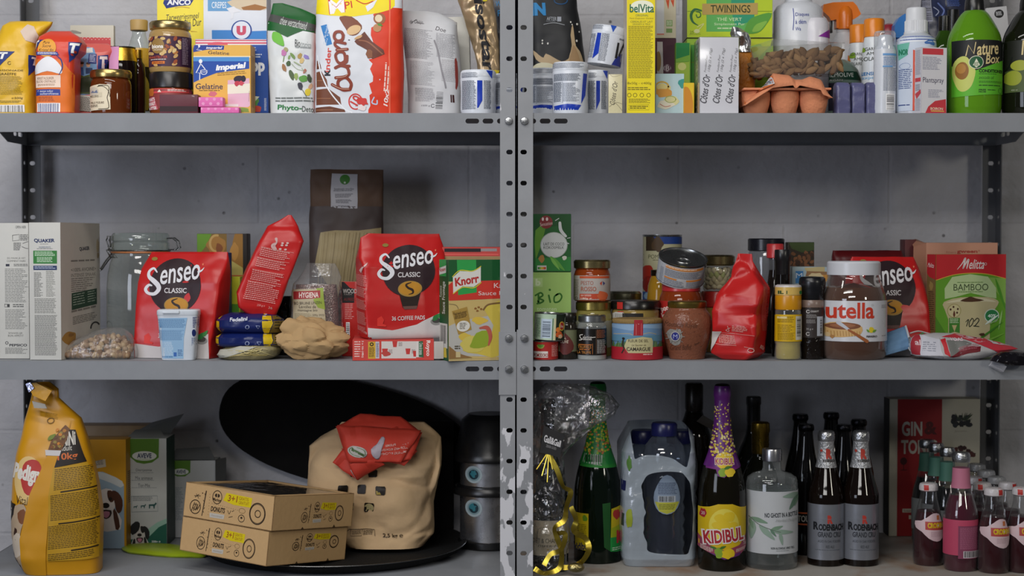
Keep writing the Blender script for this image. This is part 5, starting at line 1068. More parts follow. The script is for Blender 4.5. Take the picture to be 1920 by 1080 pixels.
a = Art(293,590,370,677,fr=B3); a.poly([(435,758),(662,755),(635,900),(630,1050),(480,1050),(455,900)],'8fb4d4'); a.fine(440,765,655,830,7,'4f7ba8',fill=.45); a.fine(452,845,640,920,8,'5a84b0',fill=.4); a.fine(470,930,560,1030,9,'c9dcec',fill=.4); a.rect(560,1005,582,1035,'3a68b0'); a.fine(590,985,625,1035,4,'44699c'); a.fine(475,1035,560,1048,1,'4f7ba8')
a.fine(700,750,738,830,6,'3c4474',fill=.5); a.ell(706,865,13,26,'1f2f6c'); a.fine(690,900,718,960,5,'6a7a9c')
def MT(u,v,h):
 px_ = 293+77*u; py_ = 677-87*v; t = max(0,min(1,(676-py_)/84)); hd = .0155+.003*t; hw =(30.5+8*t); q = max(-1,min(1,(px_-331.5)/hw)); return Vector((X(px_),.019-hd*(1-abs(q)**5)**.2-h-.0003,Zp(py_)))
a.lay(mb,MT,14,1); mb.build('tub_body',root)
mb = MB(); vs =[]
for py_,hw,hd in((592,38.5,.0185),(590,39.5,.0195),(583,39.5,.0195),(580.5,37,.0175)):
 for i in range(n):
  t = 2*math.pi*i/n; c,s_ = math.cos(t),math.sin(t); vs.append((X(331.5)+hw*kk(.012)*math.copysign(abs(c)**.4,c),.019+hd*math.copysign(abs(s_)**.4,s_),Zp(py_)))
mb.add(vs,fs,mat('d3dae2','plastic'),True); rbox(mb,X(306),X(337),-.0035,.002,Zp(587.5),Zp(582),mat('d3dae2','plastic'),.0008); mb.build('lid',root)
# cartons behind
a = Art(366,437,468,560,fr=B1,base='8a6a2c'); a.poly([(1210,190),(1300,190),(1270,260),(1230,310),(1210,320)],'6ea028',sm=0); a.blob(1330,260,62,60,'b07c34'); a.ring(1330,250,40,50,14,'d0a860',a0=60,a1=280); a.blob(1345,280,22,30,'8a4c1c'); a.rect(1392,190,1490,320,'7c7470'); a.poly([(1440,195),(1490,195),(1490,420),(1400,420),(1420,300)],'a4742c',sm=2); a.blob(1440,300,26,50,'c08a3c'); a.rect(1490,190,1530,480,'221a14'); a.poly([(1210,350),(1395,340),(1490,400),(1490,445),(1210,450)],'c7b866',sm=0); a.rect(1210,445,1500,456,'c0472c'); a.rect(1210,456,1450,600,'d4cf2c')
boxat('pasta_sauce_box','green and brown food picture carton at the back between two red coffee bags','food box',369,463,438,.24,.04,ZM,mat('3a2a1c','card'),a)
a = Art(422,518,448,640,base='cfd02e'); a.rect(422,570,448,640,'5a9a2a'); boxat('soup_box','yellow and green carton edge between the left red bag and the tilted red bag','food box',421,450,519,.17,.05,ZM,mat('c4c62e','card'),a)
boxat('biscuit_pack','dark blue carton hidden behind the left red coffee pad bag','biscuit box',322,428,474,.128,.035,ZM,mat('1c2f8a','card'),Art(322,474,428,640,base='1f3594').rect(350,474,372,476,'c9ccd8'))
# dark blue biscuit packs with yellow ends, stacked on a bag of pasta
def roll(label,x0,x1,yt,yb,y,z,seed,txt):
 a = Art(x0,yt,x1,yb,fr=B4)
 w = x1-x0; a.fr =(0,0,1)
 a.poly([(x0,yt),(x0+w*.075,yt),(x0+w*.08,yb),(x0,yb)],'cfa912'); a.poly([(x0+w*.7,yt),(x0+w*.8,yt),(x0+w*.86,(yt+yb)/2),(x0+w*.8,yb),(x0+w*.73,yb)],'d0b014'); a.poly([(x0+w*.81,yt),(x1,yt),(x1,yb),(x0+w*.81,yb),(x0+w*.87,(yt+yb)/2)],'6e5a24')
 a.fine(x0+w*.88,yt+5,x1-3,yb-4,4,'2c2412',fill=.3)
 if txt:a.text('Fedelini',x0+w*.24,yt+7,x0+w*.5,yt+14,'d4d8e4',bold=.03,rot=3)
 a.ring(x0+w*.5,yb-11,3.4,3.4,1.2,'9aa6c8',n=14); a.stroke([(x0+w*.63,yb-14),(x0+w*.66,yb-8),(x0+w*.69,yb-14),(x0+w*.63,yb-14)],1,'9aa6c8',sm=0); a.rect(x0+w*.72,yt+2,x0+w*.75,yt+6,'cfd0d8')
 h = yb-yt
 return bagthing('pasta_roll',label,'pasta pack',[(yb,x0+10,x1-4,.03,2.4),(yb-h*.25,x0+1,x1,.038,2.6),(yt+h*.35,x0,x1-2,.038,2.6),(yt+4,x0+14,x1-16,.028,2.4),(yt,x0+26,x1-34,.012,2.2)],y,z,mat('14225e','film',.2,40),[a],group='dark blue pasta packs',wr=.002,wf=40,seed=seed)
a = Art(400,640,525,677,base=None)
for i in range(26):a.stroke([(430+rng.uniform(-5,60),655+rng.uniform(-4,16)),(470+rng.uniform(-5,40),655+rng.uniform(-6,16))],1.0,rng.choice(['b5a568','a3935a','c2b57e']),sm=0)
a.poly([(400,660),(450,650),(480,651),(420,672),(405,674)],'b3b1a4',sm=1)
bagthing('pasta_bag','clear bag of pale pasta lying flat beneath the two dark blue packs','pasta bag',[(677,412,502,.04),(668,402,516,.045),(657,410,522,.045),(650,424,520,.04),(645,440,512,.02)],.008,ZM,mat('8f8560','film',.4,60),[a],wr=.003,wf=45,seed=101,n=2.5)
z1 = P(460,651,.03).z
roll('lower dark blue pasta pack with yellow ends, lying on the clear pasta bag',398,530,622,655,.014,z1,103,False); z2 = P(460,624,.03).z
roll('upper dark blue pasta pack with yellow ends and white lettering, under the tilted red bag',399,528,588,625,.016,z2,105,True)
z3 = P(460,594,.03).z
# tilted red bag, back print
a = Art(432,400,568,596,fr=B7)
a.stroke([(435,265),(440,300),(410,330),(430,360)],[26,14,40,30],'c8a3a0');
for x,y in((495,305),(540,305),(475,360),(522,365),(530,325),(490,325)):a.ell(x,y,13,9,'d9b7b3',n=10)
def back_lines(x,y,w,n,c='dba19b'):
 for i in range(n):a.fine(x-i*9.3*.5,y+i*17,x+w-i*9.3*.5,y+i*17+15,1,c,fill=.75,slope=.2,rag=.25,word=(2,5))
for(x,y,w,n)in((305,345,290,5),(265,440,290,5),(220,550,290,6),(178,660,300,10)):
 back_lines(x,y,w,n); a.stroke([(x,y-6),(x+w,y+w*.2-6)],2.5,'dba19b',sm=0)
a.text('250 g ℮',255,882,328,905,'dba19b',rot=-10); a.text('36',360,905,398,928,'dba19b',rot=-10)
bagthing('coffee_pad_bag','red coffee bag tilted to one side, its back full of pale small print','coffee pad bag',[(597,482,512,.02,4),(588,452,517,.026,7),(576,438,522,.03,12),(550,434,531,.03,12),(500,455,549,.028,12),(453,479,566,.022,6),(432,491,557,.016),(424,496,554,.008),(412,520,548,.004),(402,535,542,.002)],.035,z3,RM,[a],yaw=10,wr=.0028,wf=22,seed=111)
# black pack behind the rolls
bagthing('black_snack_pack','glossy black plastic pack wedged behind the blue packs and the lentil bag','snack pack',[(677,505,545,.02),(600,508,546,.024),(570,515,545,.02),(556,528,542,.008)],.125,ZM,mat('121110','shine',.6,40),[],wr=.004,seed=113)
# lentil bag
def pebbly(name,c0,c1,scale):
 m = bpy.data.materials.new(name); m.use_nodes = True; nt = m.node_tree; b = nt.nodes['Principled BSDF']; tc = nt.nodes.new('ShaderNodeTexCoord'); v = nt.nodes.new('ShaderNodeTexVoronoi'); v.inputs['Scale'].default_value = scale
 nt.links.new(tc.outputs['Object'],v.inputs['Vector']); cr = nt.nodes.new('ShaderNodeValToRGB'); cr.color_ramp.elements[0].color = lin(c1); cr.color_ramp.elements[1].color = lin(c0); cr.color_ramp.elements[1].position = .6; cr.color_ramp.elements[0].position = .1
 nt.links.new(v.outputs['Distance'],cr.inputs[0]); nt.links.new(cr.outputs[0],b.inputs['Base Color']); bp = nt.nodes.new('ShaderNodeBump'); bp.invert = True; bp.inputs['Strength'].default_value = .8; bp.inputs['Distance'].default_value = .003; nt.links.new(v.outputs['Distance'],bp.inputs['Height']); nt.links.new(bp.outputs[0],b.inputs['Normal']); b.inputs['Roughness'].default_value = .35; return m
LR =[(677,541,636,.03),(660,536,641,.034),(600,541,640,.034),(550,543,638,.03),(532,546,634,.026)]
bagthing('lentils','brown lentils filling the clear labelled bag beside the crumpled paper','lentils',[(676,547,630,.022),(660,544,633,.025),(600,548,632,.025),(550,550,630,.021),(534,552,628,.016)],.072,ZM,pebbly('lentil_mass','6a4f48','a98a80',330),[],wr=.001,seed=120,n=2.6)['kind'] = 'stuff'
a = Art(540,536,614,640,fr=(380,300,.3796)); a.poly([(440,640),(592,632),(610,835),(448,835)],'b3a78a'); a.poly([(560,632),(594,630),(604,740),(570,730),(545,690),(575,670)],'8da03c',sm=1); a.poly([(448,650),(580,642),(582,680),(448,690)],'9c2c2c'); a.text('HYGIENA',476,652,572,680,'e8dcd2',rot=2,bold=.02); a.text('BIO BRUINE LINZEN',450,700,588,714,'3c3022',rot=2); a.text('Lentilles de',477,718,560,733,'3c3022'); a.text('montagne bio',470,737,568,752,'3c3022'); a.fine(455,760,540,800,5,'8a7c5c',fill=.35); a.text('500g 2022',545,762,600,774,'3c3022'); a.fine(545,780,590,792,1,'6a5c44'); a.rect(462,808,500,822,'8aae3c'); a.fine(505,806,575,822,2,'6a5c44'); a.bars(575,812,606,835,bg=None,n=10)
lb = bagthing('lentil_bag','clear bag of brown lentils with a beige and red printed label','lentil bag',LR+[(520,556,636,.014),(505,566,630,.008),(494,572,624,.004)],.064,ZM,FILM(),[],wr=.002,seed=121,n=2.6)
mb = MB(); o_bag['lentil_bag'].art(mb,a); mb.build('label',lb)
# crumpled brown paper
def crumple(name,label,cat,rx,rz,ry,loc,m,seed,parent=None,amp=.3,ncell=15):
 """scrunched paper: facets that meet in sharp creases"""
 bm = bmesh.new(); bmesh.ops.create_icosphere(bm,subdivisions=5,radius=1); sd = Vector((seed*2.3,seed*1.7,seed)); g = random.Random(seed)
 cells =[(Vector((g.uniform(-1,1),g.uniform(-1,1),g.uniform(-1,1))).normalized(),g.uniform(.82,1.1))for _ in range(ncell)]
 small =[(Vector((g.uniform(-1,1),g.uniform(-1,1),g.uniform(-1,1))).normalized(),g.uniform(.93,1.1))for _ in range(70)]
 for v in bm.verts:
  p = v.co.copy(); cut = lambda L,lo:min((h/max(lo,p.dot(c))for c,h in L))
  q = min(1.25,cut(cells,.3))*.8+.2*min(1.2,cut(small,.3)); q *= 1+amp*.35*noise.noise(p*1.6+sd); vd = noise.voronoi(p*1.5+sd)[0]; ve = noise.voronoi(p*3.6-sd)[0]; q *= .86+min(.42,(vd[1]-vd[0]))*.36; q -= .05*max(0,.3-(ve[1]-ve[0]))
  v.co = Vector((p.x*rx*q,p.y*ry*q,max(-rz*.85,p.z*rz*q)))
 mn = min(v.co.z for v in bm.verts)
 for v in bm.verts:v.co.z -= mn
 bm.verts.index_update(); mb = MB(); mb.add([v.co.copy()for v in bm.verts],[tuple(v.index for v in f.verts)for f in bm.faces],m,True); bm.free()
 o = mb.build(name,parent,loc=loc,sharp=32)
 return o if parent else tag(o,label,cat)
p = P(578,677,.03); crumple('crumpled_paper_bag','crumpled brown paper bag lying in front of the lentil bag','paper bag',64*kk(.03),41*kk(.03),.033,(p.x,.036,ZM),mat('b3946a','matte',.25,60),7)
# brown paper bag of noodles at the back
a = Art(575,316,720,560,fr=(560,310,.2314)); a.poly([(80,330),(680,330),(690,1080),(70,1080)],'4e423e'); a.poly([(175,545),(300,525),(480,530),(660,505),(660,620),(500,1080),(300,1080),(130,800)],'a8966c',sm=0)
for i in range(16):a.stroke([(185+i*28,545),(150+i*24,1060)],5,rng.choice(['8c7a54','b9a97e','98865e']),sm=0)
nbag = bagthing('noodle_bag','tall brown paper bag with a clear window of pale noodles, against the back wall','paper bag',[(677,582,716,.02),(540,578,716,.022),(420,578,717,.016),(330,580,717,.006),(317,580,717,.002)],.27,ZM,mat('5d4636','paper',.2,40),[a],wr=.002,seed=131,n=3)
a = Art(618,324,671,392,fr=(560,310,.2314)); a.poly([(260,65),(470,68),(470,348),(252,345)],'b6b4b8'); a.ell(368,112,42,40,'3f7a2c'); a.ell(368,136,9,9,'c8d0c0',n=10); a.text('boekweit noodles',285,178,440,196,'2e2c34'); a.fine(278,200,450,210,1,'4a4850'); a.fine(290,228,440,262,3,'4a4850',rag=.3); a.fine(295,275,430,308,3,'4a4850',rag=.3); a.fine(310,325,410,335,1,'5a5860')
mb = MB(); o_bag['noodle_bag'].art(mb,a); mb.build('label',nbag)
# dark pepper bag and red pack behind the centre bag
bagthing('peppercorn_bag','narrow dark bag of peppercorns squeezed between lentil bag and red pack','spice bag',[(677,634,668,.02),(560,632,668,.022),(545,634,664,.012),(538,638,660,.004)],.108,ZM,pebbly('pepper_mass','0f0e0d','35302c',300),[],wr=.001,seed=141)
a = Art(640,526,690,640,fr=B6); a.poly([(0,380),(105,380),(105,552),(10,552)],'15110f'); a.poly([(20,380),(110,378),(110,440),(70,430)],'b3261f'); a.text('WOOD',15,440,125,475,'cfc9c2'); a.text('FARM',25,478,85,490,'8a8480'); a.text('ALFREDO',20,512,125,535,'7c1f1c',shear=.2); a.fine(30,560,105,690,7,'d79a94',fill=.35,rag=.4); a.bars(38,710,68,835,n=14,vert=True)
boxat('sauce_pack','red and black pack edge with a barcode, just behind the central coffee bag','sauce pack',640,690,528,.1,.0072,ZM,mat('b2241f','gloss'),a)
# soup box lying flat and the central coffee bag on it
C,wl,wr_,h = cornerbox(661,650,812,637,.004,80,ZM)
mb = MB(); rbox(mb,0,wr_,0,.1,0,h,mat('c03a34','card'),.0008)
a = Art(661,637,812,677,base='c9443c',fr=B6); a.fine(105,865,155,1005,5,'e6c8c2',fill=.4); a.text('3 x 16g (48g)',100,920,240,940,'e8d2cc',rot=-90,bold=.02); a.rect(215,868,275,1010,'cfa438'); a.ell(244,890,16,16,'2a241c',n=14); a.ell(244,890,8,8,'cfa438',n=10); a.fine(222,915,268,1000,6,'5a4418'); a.rect(275,868,305,1008,'c4c3cc'); a.fine(280,880,302,1000,10,'5a5a78'); a.rect(322,866,600,1008,'d3cbc6')
for(x,y,w)in((430,890,34),(535,950,34),(590,970,26),(350,950,40)):a.poly([(x-w*.6,y-24),(x+w*.6,y-24),(x+w*.4,y+24),(x-w*.4,y+24)],'c23a36'); a.fine(x+30,y-15,x+62,y+20,3,'8a7a78')
a.blob(360,968,34,20,'b8443c'); a.rect(600,866,655,1000,'d8d0cc'); a.poly([(622,868),(655,864),(660,1000),(622,996)],'2c5f3e'); a.text('Crème de tomates',590,915,690,945,'dce6dc',rot=-90); a.text('Royco',630,905,760,945,'eadcd8',rot=-90,bold=.03)
l_ = Art(0,0,1,1,base='b4332e'); l_.rect(.2,.25,.8,.95,'9a948f')
box_art(mb,0,wr_,0,.1,0,h,front=a,left=l_); rbox(mb,wr_-.001,wr_+.016,.0005,.0012,.002,h*.9,mat('b9b4ae','card'),.0002); tag(mb.build('soup_box',loc=(C.x,C.y,ZM),rot=(0,0,R(4))),'flat red soup powder box lying under the central coffee pad bag','soup box')
zb2 = ZM+h+.0008
a = Art(664,436,840,640); pads_art(a,765,507,48.6,foot=(2.2,2.3,2.1,1.6)); a.frame(*B6); a.poly([(160,270),(215,225),(205,250),(180,270),(165,310),(145,290)],'d8b8b4',sm=1)
for y0,n_ in((320,7),(420,6),(520,6),(620,8),(740,3)):a.fine(112,y0,215,y0+n_*13,n_,'d9938c',fill=.4,slope=.14,rag=.2)
a.text('℮ 250g',165,780,218,800,'d8b0aa',rot=-8)
bagthing('coffee_pad_bag','central red coffee pad bag standing on the flat red soup box','coffee pad bag',[(638,674,826,.028,16),(627,667,827,.032,16),(560,664,828,.032,16),(500,663,829,.028,12),(484,664,831,.02,6),(465,670,829,.012),(446,673,822,.005),(438,688,820,.002)],.02,zb2,RM,[a],yaw=19,wr=.0022,wf=20,seed=151,lean=.05)
# cheese sauce carton by the post
C,wl,wr_,h = cornerbox(841,824,946,487,-.01,72,ZM)
mb = MB(); rbox(mb,0,wr_,0,wl,0,h,mat('b7a67e','card'),.0008)
a = Art(841,487,946,677,base='c3ad78',fr=B6); a.rect(850,200,1320,380,'16542a'); a.poly([(935,205),(1090,205),(1095,480),(945,490)],'2c9a48'); a.poly([(865,410),(900,380),(1320,372),(1320,520),(870,535)],'c8352a'); a.poly([(935,300),(1090,280),(1095,470),(945,490)],'2c9a48')
a.poly([(902,345),(960,295),(1060,300),(1128,262),(1128,385),(1070,425),(980,420),(905,475)],'d9d7d0',sm=0); a.text('Knorr',915,335,1115,405,'b3282a',rot=10,bold=.035,shear=.1); a.stroke([(900,340),(960,290),(1060,296),(1128,258)],7,'d3c43a'); a.stroke([(905,478),(980,428),(1070,432),(1130,390)],7,'d3c43a')
a.text('Kaas',1235,395,1360,435,'e8d8d4'); a.text('Sauce Fromage',1108,460,1500,503,'e8d8d4')
a.poly([(870,535),(1320,530),(1320,1010),(870,1010)],'c4ab6c'); a.poly([(870,740),(960,700),(1320,640),(1320,1000),(1000,985),(870,930)],'b6b4ae',sm=1); a.poly([(1150,600),(1230,560),(1320,570),(1320,980),(1100,970),(980,940),(1060,860),(1180,830),(1230,740)],'cdb84c',sm=2); a.blob(1000,830,50,30,'d2b64a'); a.blob(1060,890,110,60,'d0c060'); a.poly([(1050,880),(1090,800),(1180,780),(1210,830),(1190,900),(1110,925),(1040,915)],'8fa42e',sm=2); a.stroke([(1120,760),(1180,760),(1205,830),(1190,900)],[14,34,30,12],'b85a4c'); a.blob(1120,700,60,30,'d6b648'); a.stroke([(1150,610),(1190,570),(1300,556)],14,'7a5c34'); a.poly([(870,900),(940,960),(1060,1000),(870,1005)],'8d6a3e')
for x,y in((1085,600),(1110,590),(1100,620),(1130,605)):a.blob(x,y,10,8,'8a5c2c')
a.poly([(893,620),(1015,585),(1052,770),(945,810)],'a6853e',sm=0); a.text('Bereid met',905,620,1015,640,'4a3618',rot=10); a.fine(915,645,1020,690,3,'4a3618',slope=-.2); a.ell(985,742,54,44,'dcd9d0',rot=-10); a.fine(955,715,1015,770,4,'6a6458',rag=.3); a.stroke([(945,600),(925,570),(870,560)],4,'7a6a4a'); a.rect(925,950,962,995,'c9b888'); a.fine(915,900,962,935,2,'4a4432')
l_ = Art(824,487,841,677,base='17522a',fr=B6); l_.rect(785,205,850,340,'2c9a48'); l_.poly([(795,275),(850,250),(850,310),(795,330)],'d9d7d0'); l_.text('Knorr',798,270,848,300,'b3282a',rot=14,bold=.03); l_.text('Sauce Fromage',700,500,965,530,'d6dcd0',rot=90,bold=.01); l_.text('Kaassaus',760,455,850,475,'c0ccba',rot=90); l_.rect(795,725,860,925,'c9c9c2'); l_.bars(800,730,850,905,bg=None,n=16); l_.poly([(812,925),(850,920),(855,1000),(812,1005)],'cdb62e')
box_art(mb,0,wr_,0,wl,0,h,front=a,left=l_); tag(mb.build('sauce_box',loc=(C.x,C.y,ZM),rot=(0,0,R(18))),'green and red cheese sauce carton at the double post, overhanging the shelf edge','sauce box')
a = Art(828,463,940,490,base='b8433e',fr=B6); a.rect(835,112,1130,140,'16161c'); a.rect(1130,112,1260,135,'8f8a8c'); a.rect(835,175,1300,205,'9a8058'); a.stroke([(840,160),(1270,160)],10,'d85a54',sm=0)
boxat('soup_carton','red and black edged carton standing behind the cheese sauce carton','food box',829,940,463,.072,.05,ZM,mat('a2382f','card'),a)
# === middle shelf, right bay
D1 =(990,390,.2778); D2 =(1130,420,.25); D3 =(1320,430,.2407); D4 =(1530,430,.2686)
TIN = mat('9a9c9c','metal')
def can(name,label,cx,hw,top,y,z,lab,art,rot=(0,0,0),bot=None,pull=True):
 r = Round(name,label,'tin can',cx,y,z,rot=rot)
 bot = bot or 674; PR =[(hw*.96,None),(hw,bot-2.5),(hw*.97,bot-4),(hw*.97,top+4),(hw,top+2),(hw,top),(hw*.94,top),(hw*.92,top+2.5),(hw*.1,top+2.5),(0,top+2.5)]
 r.part('can',PR,TIN,48); r.label(PR,top+4.5,bot-4.5,mat(lab,'gloss'),art)
 if pull:
  k = kk(y); mb = MB(); z0 = r.zz(top+1.5); rr = hw*.3*k; tube(mb,[(rr*math.cos(t*math.pi/10),-hw*.35*k+rr*.8*math.sin(t*math.pi/10),z0)for t in range(20)],.0011,TIN,6,closed=True); rbox(mb,-rr*.4,rr*.4,-hw*.15*k,hw*.3*k,z0-.001,z0+.0006,TIN,.0004); mb.build('pull_tab',r.o)
 return r
a = Art(998,640,1048,674,fr=D1); a.rect(0,890,210,1030,'a3241f'); a.ell(84,920,26,24,'8a9a3c'); a.ell(84,920,18,16,'4f8a34'); a.rect(38,962,133,1004,'d8cfc8'); a.text('POMODORO',40,976,132,1000,'8a201c',bold=.02); a.fine(158,895,200,1000,9,'d8a49c',fill=.4)
can('tomato_can','small red tomato can at the bottom beside the double post',1022.5,24,638,.036,ZM,'a3241f',a)
zc = P(1022,638,.036).z+.0006
a = Art(1000,588,1060,636,fr=D1); a.rect(0,690,185,900,'b3c9b0'); a.fine(36,740,80,880,12,'5a7a5c',fill=.5); a.rect(82,745,155,880,'b9c9d8'); a.bars(88,755,150,870,bg=None,vert=True,n=16,c='2a3448'); a.rect(158,740,164,890,'4a6a4a'); a.rect(168,740,182,890,'c9c39a'); a.rect(182,690,270,900,'1d2a1a'); a.blob(205,850,24,26,'c85a24'); a.blob(198,815,16,16,'d87a34'); a.blob(215,860,14,14,'d8b08a'); a.ring(222,790,16,28,7,'c9a43c'); a.ell(222,790,13,24,'a3241f'); a.text('Elvea',212,780,233,800,'e8d8c8')
can('mushroom_can','small pull tab can with a barcode, balanced on the red tomato can',1030,29.5,586,.038,zc,'b3c9b0',a,rot=(0,R(2.5),0),bot=638)
a = Art(999,510,1071,600,base='9cc06a',fr=D1); a.rect(35,472,98,532,'b0cd86'); a.text('b',50,478,85,525,'d0e0b4',bold=.06)
GR = '2f6a1c'
a.stroke([(70,580),(72,640),(66,625)],[12,14,8],GR); a.stroke([(50,590),(85,572),(100,590),(75,608),(105,625),(85,640),(62,645)],11,GR); a.stroke([(140,590),(150,635)],12,GR); a.ell(147,552,8,8,GR,n=10); a.stroke([(200,580),(178,600),(180,635),(210,630),(228,600),(215,578),(190,588)],11,GR); a.text('tomaten',60,672,192,695,'c9dcae')
boxat('organic_carton','light green carton with hand lettered green word, under the coconut carton','food carton',999,1071,510.5,.085,.055,ZM,mat('9fc070','card'),a)
zc = P(1030,510.5,.085).z+.0006
a = Art(1000,400,1071,510,base='1d5a26',fr=D1); a.poly([(40,40),(290,40),(290,300),(200,120),(60,140),(40,200)],'174a20'); a.poly([(50,150),(120,130),(60,330),(50,320)],'5a8a2c',sm=2); a.poly([(50,340),(290,330),(290,425),(50,425)],'2a7a34'); a.ell(122,95,44,44,'7c2a2c'); a.ell(100,75,7,12,'d8c8c4'); a.ell(128,75,8,12,'d8c8c4'); a.text('Sensation',80,95,165,118,'d4b8b4',rot=8,shear=.2)
a.ell(175,250,93,88,'8f9a90'); a.ell(175,250,88,84,'c3c6c6'); a.text('LAIT DE COCO',105,233,245,252,'23282a'); a.text('KOKOSMELK',105,258,243,276,'23282a'); a.stroke([(215,100),(222,150),(255,190)],[18,22,16],'c4c8c8'); a.stroke([(185,85),(208,70)],5,'c4c8c8',sm=0); a.stroke([(265,205),(285,200)],4,'c4c8c8',sm=0); a.stroke([(255,235),(275,240)],6,'c4c8c8',sm=0)
a.leaf(150,325,250,425,.22,'5a9a3c'); a.leaf(150,330,215,420,.2,'74ae4c'); a.blob(92,342,22,26,'a87a3c'); a.blob(246,336,16,14,'c9c9bc'); a.rect(62,388,125,420,'c9c9c4')
for i,c in enumerate(('2f7a3c','8ab03c','d8b83c','d8842c','c0432c')):a.rect(66+i*11,398,77+i*11,414,c)
boxat('coconut_milk_carton','dark green coconut milk carton stacked on the light green carton by the post','food carton',1000,1071,401,.0855,.05,zc,mat('184c22','card'),a,left=Art(0,0,1,1,base='123a1a'))
# jars
a = Art(1046,612,1082,665,fr=D1); a.rect(210,820,330,965,'6a6e52'); a.poly([(215,830),(260,850),(300,900),(305,950),(260,985),(215,965)],'5a2420',sm=2); a.text('À',240,865,256,885,'d8cdb8'); a.text('OLIVE',215,888,272,908,'d8cdb8',shear=.2)
r = Round('olive_paste_jar','small dark olive paste jar between the stacked cans and the black labelled jar','jar',1064,.046,ZM); PR =[(17,None),(18,670),(18,610),(16,604)]; r.part('glass',PR,mat('25201a','shine')); r.label(PR,618,658,mat('5f6448','card'),a); r.part('lid',[(16,604),(17.5,602),(17.5,590),(16,586),(3,586)],mat('17150f','gloss'))
a = Art(1081,614,1140,664,base=None,fr=D1); SC = 'cfcac4'
a.stroke([(365,850),(348,855),(352,872),(362,882),(345,888)],5,SC); a.text('election',366,852,425,884,SC,shear=.35); a.stroke([(425,868),(450,866)],4,SC,sm=0); a.text('EXCEPTIONNEL',370,880,428,887,SC); a.rect(340,914,425,920,'b56a2c'); a.text('TRUFFELS',336,924,422,942,'c8843c'); a.fine(345,946,420,958,1,'b56a2c'); a.text('LA TRUFFE',332,960,420,978,'c8843c'); a.rect(430,910,433,980,'b56a2c'); a.fine(460,818,520,875,6,'9a5a3c',fill=.4); a.fine(462,884,524,978,9,'a8a4a0',fill=.45); a.rect(455,820,457,980,'6a4a34')
r = Round('truffle_salt_jar','little jar with grey lid and black label with white script, near the tin','jar',1110,.044,ZM); PR =[(27,None),(27.5,670),(27.5,612),(26,606),(23,603)]; r.part('glass',PR,clear('jar_clear',(.9,.92,.92),.2,.6,(.45,.47,.46),.06)); r.part('salt',[(26,None),(26.3,668),(26.3,617),(0,616)],mat('b9b9b6','matte')); r.label(PR,615,664,mat('14110f','gloss'),a); r.part('lid',[(23,604),(26,602),(26,592),(24,590),(3,590)],TIN)
r = Round('mustard_jar','gold lidded jar of yellow sauce carrying the red pesto jar','jar',1113,.122,ZM); PR =[(33,None),(34,655),(34,592),(32,584),(31,580)]; r.part('glass',PR,mat('8d8348','shine')); r.label(PR,600,650,mat('a3a294','card')); r.part('lid',[(31,582),(33.5,580),(33.5,567),(31,564.5),(4,564.5)],mat('9a8a4c','metal')); zc = P(1113,564.3,.122).z
a = Art(1073,517,1147,564,fr=D1); a.rect(345,455,480,472,'c4532c'); a.rect(440,455,545,472,'c4532c'); a.text('PESTO',353,490,435,516,'a4604c'); a.text('ROSSO',353,528,455,558,'a4604c',bold=.02); a.poly([(478,505),(495,490),(490,520)],'b8402c'); a.poly([(515,505),(498,490),(502,520)],'3a3c70'); a.rect(345,575,530,618,'b8452a'); a.blob(495,590,36,34,'c05a34'); a.text('aux tomates',352,578,420,592,'e8c8b8'); a.text('180g ℮',352,600,425,616,'e8c8b8',bold=.03); a.fine(310,480,338,590,9,'7a7670',fill=.4); a.ring(325,605,8,8,3,'55504c',n=10)
r = Round('pesto_jar','red pesto jar with white label and gold lid, standing on another jar','jar',1110,.122,zc+.0004); PR =[(32,None),(34,561),(34,515),(32,508),(30,504)]; r.part('glass',PR,mat('8a3a16','shine')); r.label(PR,516,562,mat('b4aca6','card'),a); r.part('lid',[(30,505),(34,502),(34.5,490),(32,487),(4,486.5)],mat('9a8c62','metal'))
r = Round('pickle_jar','low jar with a dull gold lid at the back behind the black lidded jar','jar',1172,.225,ZM); PR =[(31,None),(32,645),(32,575),(30,566)]; r.part('glass',PR,mat('8f927c','shine')); r.part('lid',[(30,568),(31,566),(31,550),(27,546),(4,545)],mat('8d8b72','metal'))
a = Art(1146,582,1238,660,fr=D2); a.rect(105,575,145,655,'b3281f'); a.poly([(70,690),(70,665),(90,655),(140,655),(180,680),(180,702),(70,702)],'c9c7c0',sm=1); a.rect(138,662,290,702,'1a1816'); a.fine(85,668,165,695,3,'55524c',fill=.3)
r = Round('pate_jar','wide amber jar with a flat black lid and red seal, behind the sea salt tin','jar',1191,.132,ZM); PR =[(44,None),(45,652),(45,582),(43,578)]; r.part('glass',PR,mat('8f7a44','shine')); r.label(PR,583,650,None,a,full=False); r.part('lid',[(44,580),(47,578),(47,566),(45,563),(4,563)],mat('131211','gloss')); mb = MB(); Art(0,0,1,1,base='b3281f').lay(mb,wrap(r.q([(47.2,580),(47.2,560)]),-36*kk(.13),-26*kk(.13),r.zz(578),r.zz(565)),4,1,off=.0006); mb.build('seal',r.o)
a = Art(1146,604,1243,676,fr=D2)
a.rect(60,745,450,830,'6a8cb0'); a.poly([(60,745),(450,745),(450,780),(300,770),(200,790),(60,770)],'86a4c2',sm=0); a.rect(60,825,450,870,'5a86a0'); a.stroke([(80,818),(180,812),(210,822)],4,'b8a878'); a.stroke([(290,815),(340,806),(390,818)],4,'b8a878')
for i in range(60):a.stroke([(70+i*6.3,915),(72+i*6.3+a.rng.uniform(-4,4),915-a.rng.uniform(18,48))],5,a.rng.choice(['5a7a44','6f8a4c','4a6a3c']),sm=0)
a.rect(60,912,450,1030,'a81f2c'); a.poly([(225,700),(290,700),(288,826),(218,826)],'9c1f2a'); a.rect(236,700,240,822,'c86a6a'); a.rect(274,700,278,822,'c86a6a'); a.fine(250,715,262,745,4,'d8b0a8')
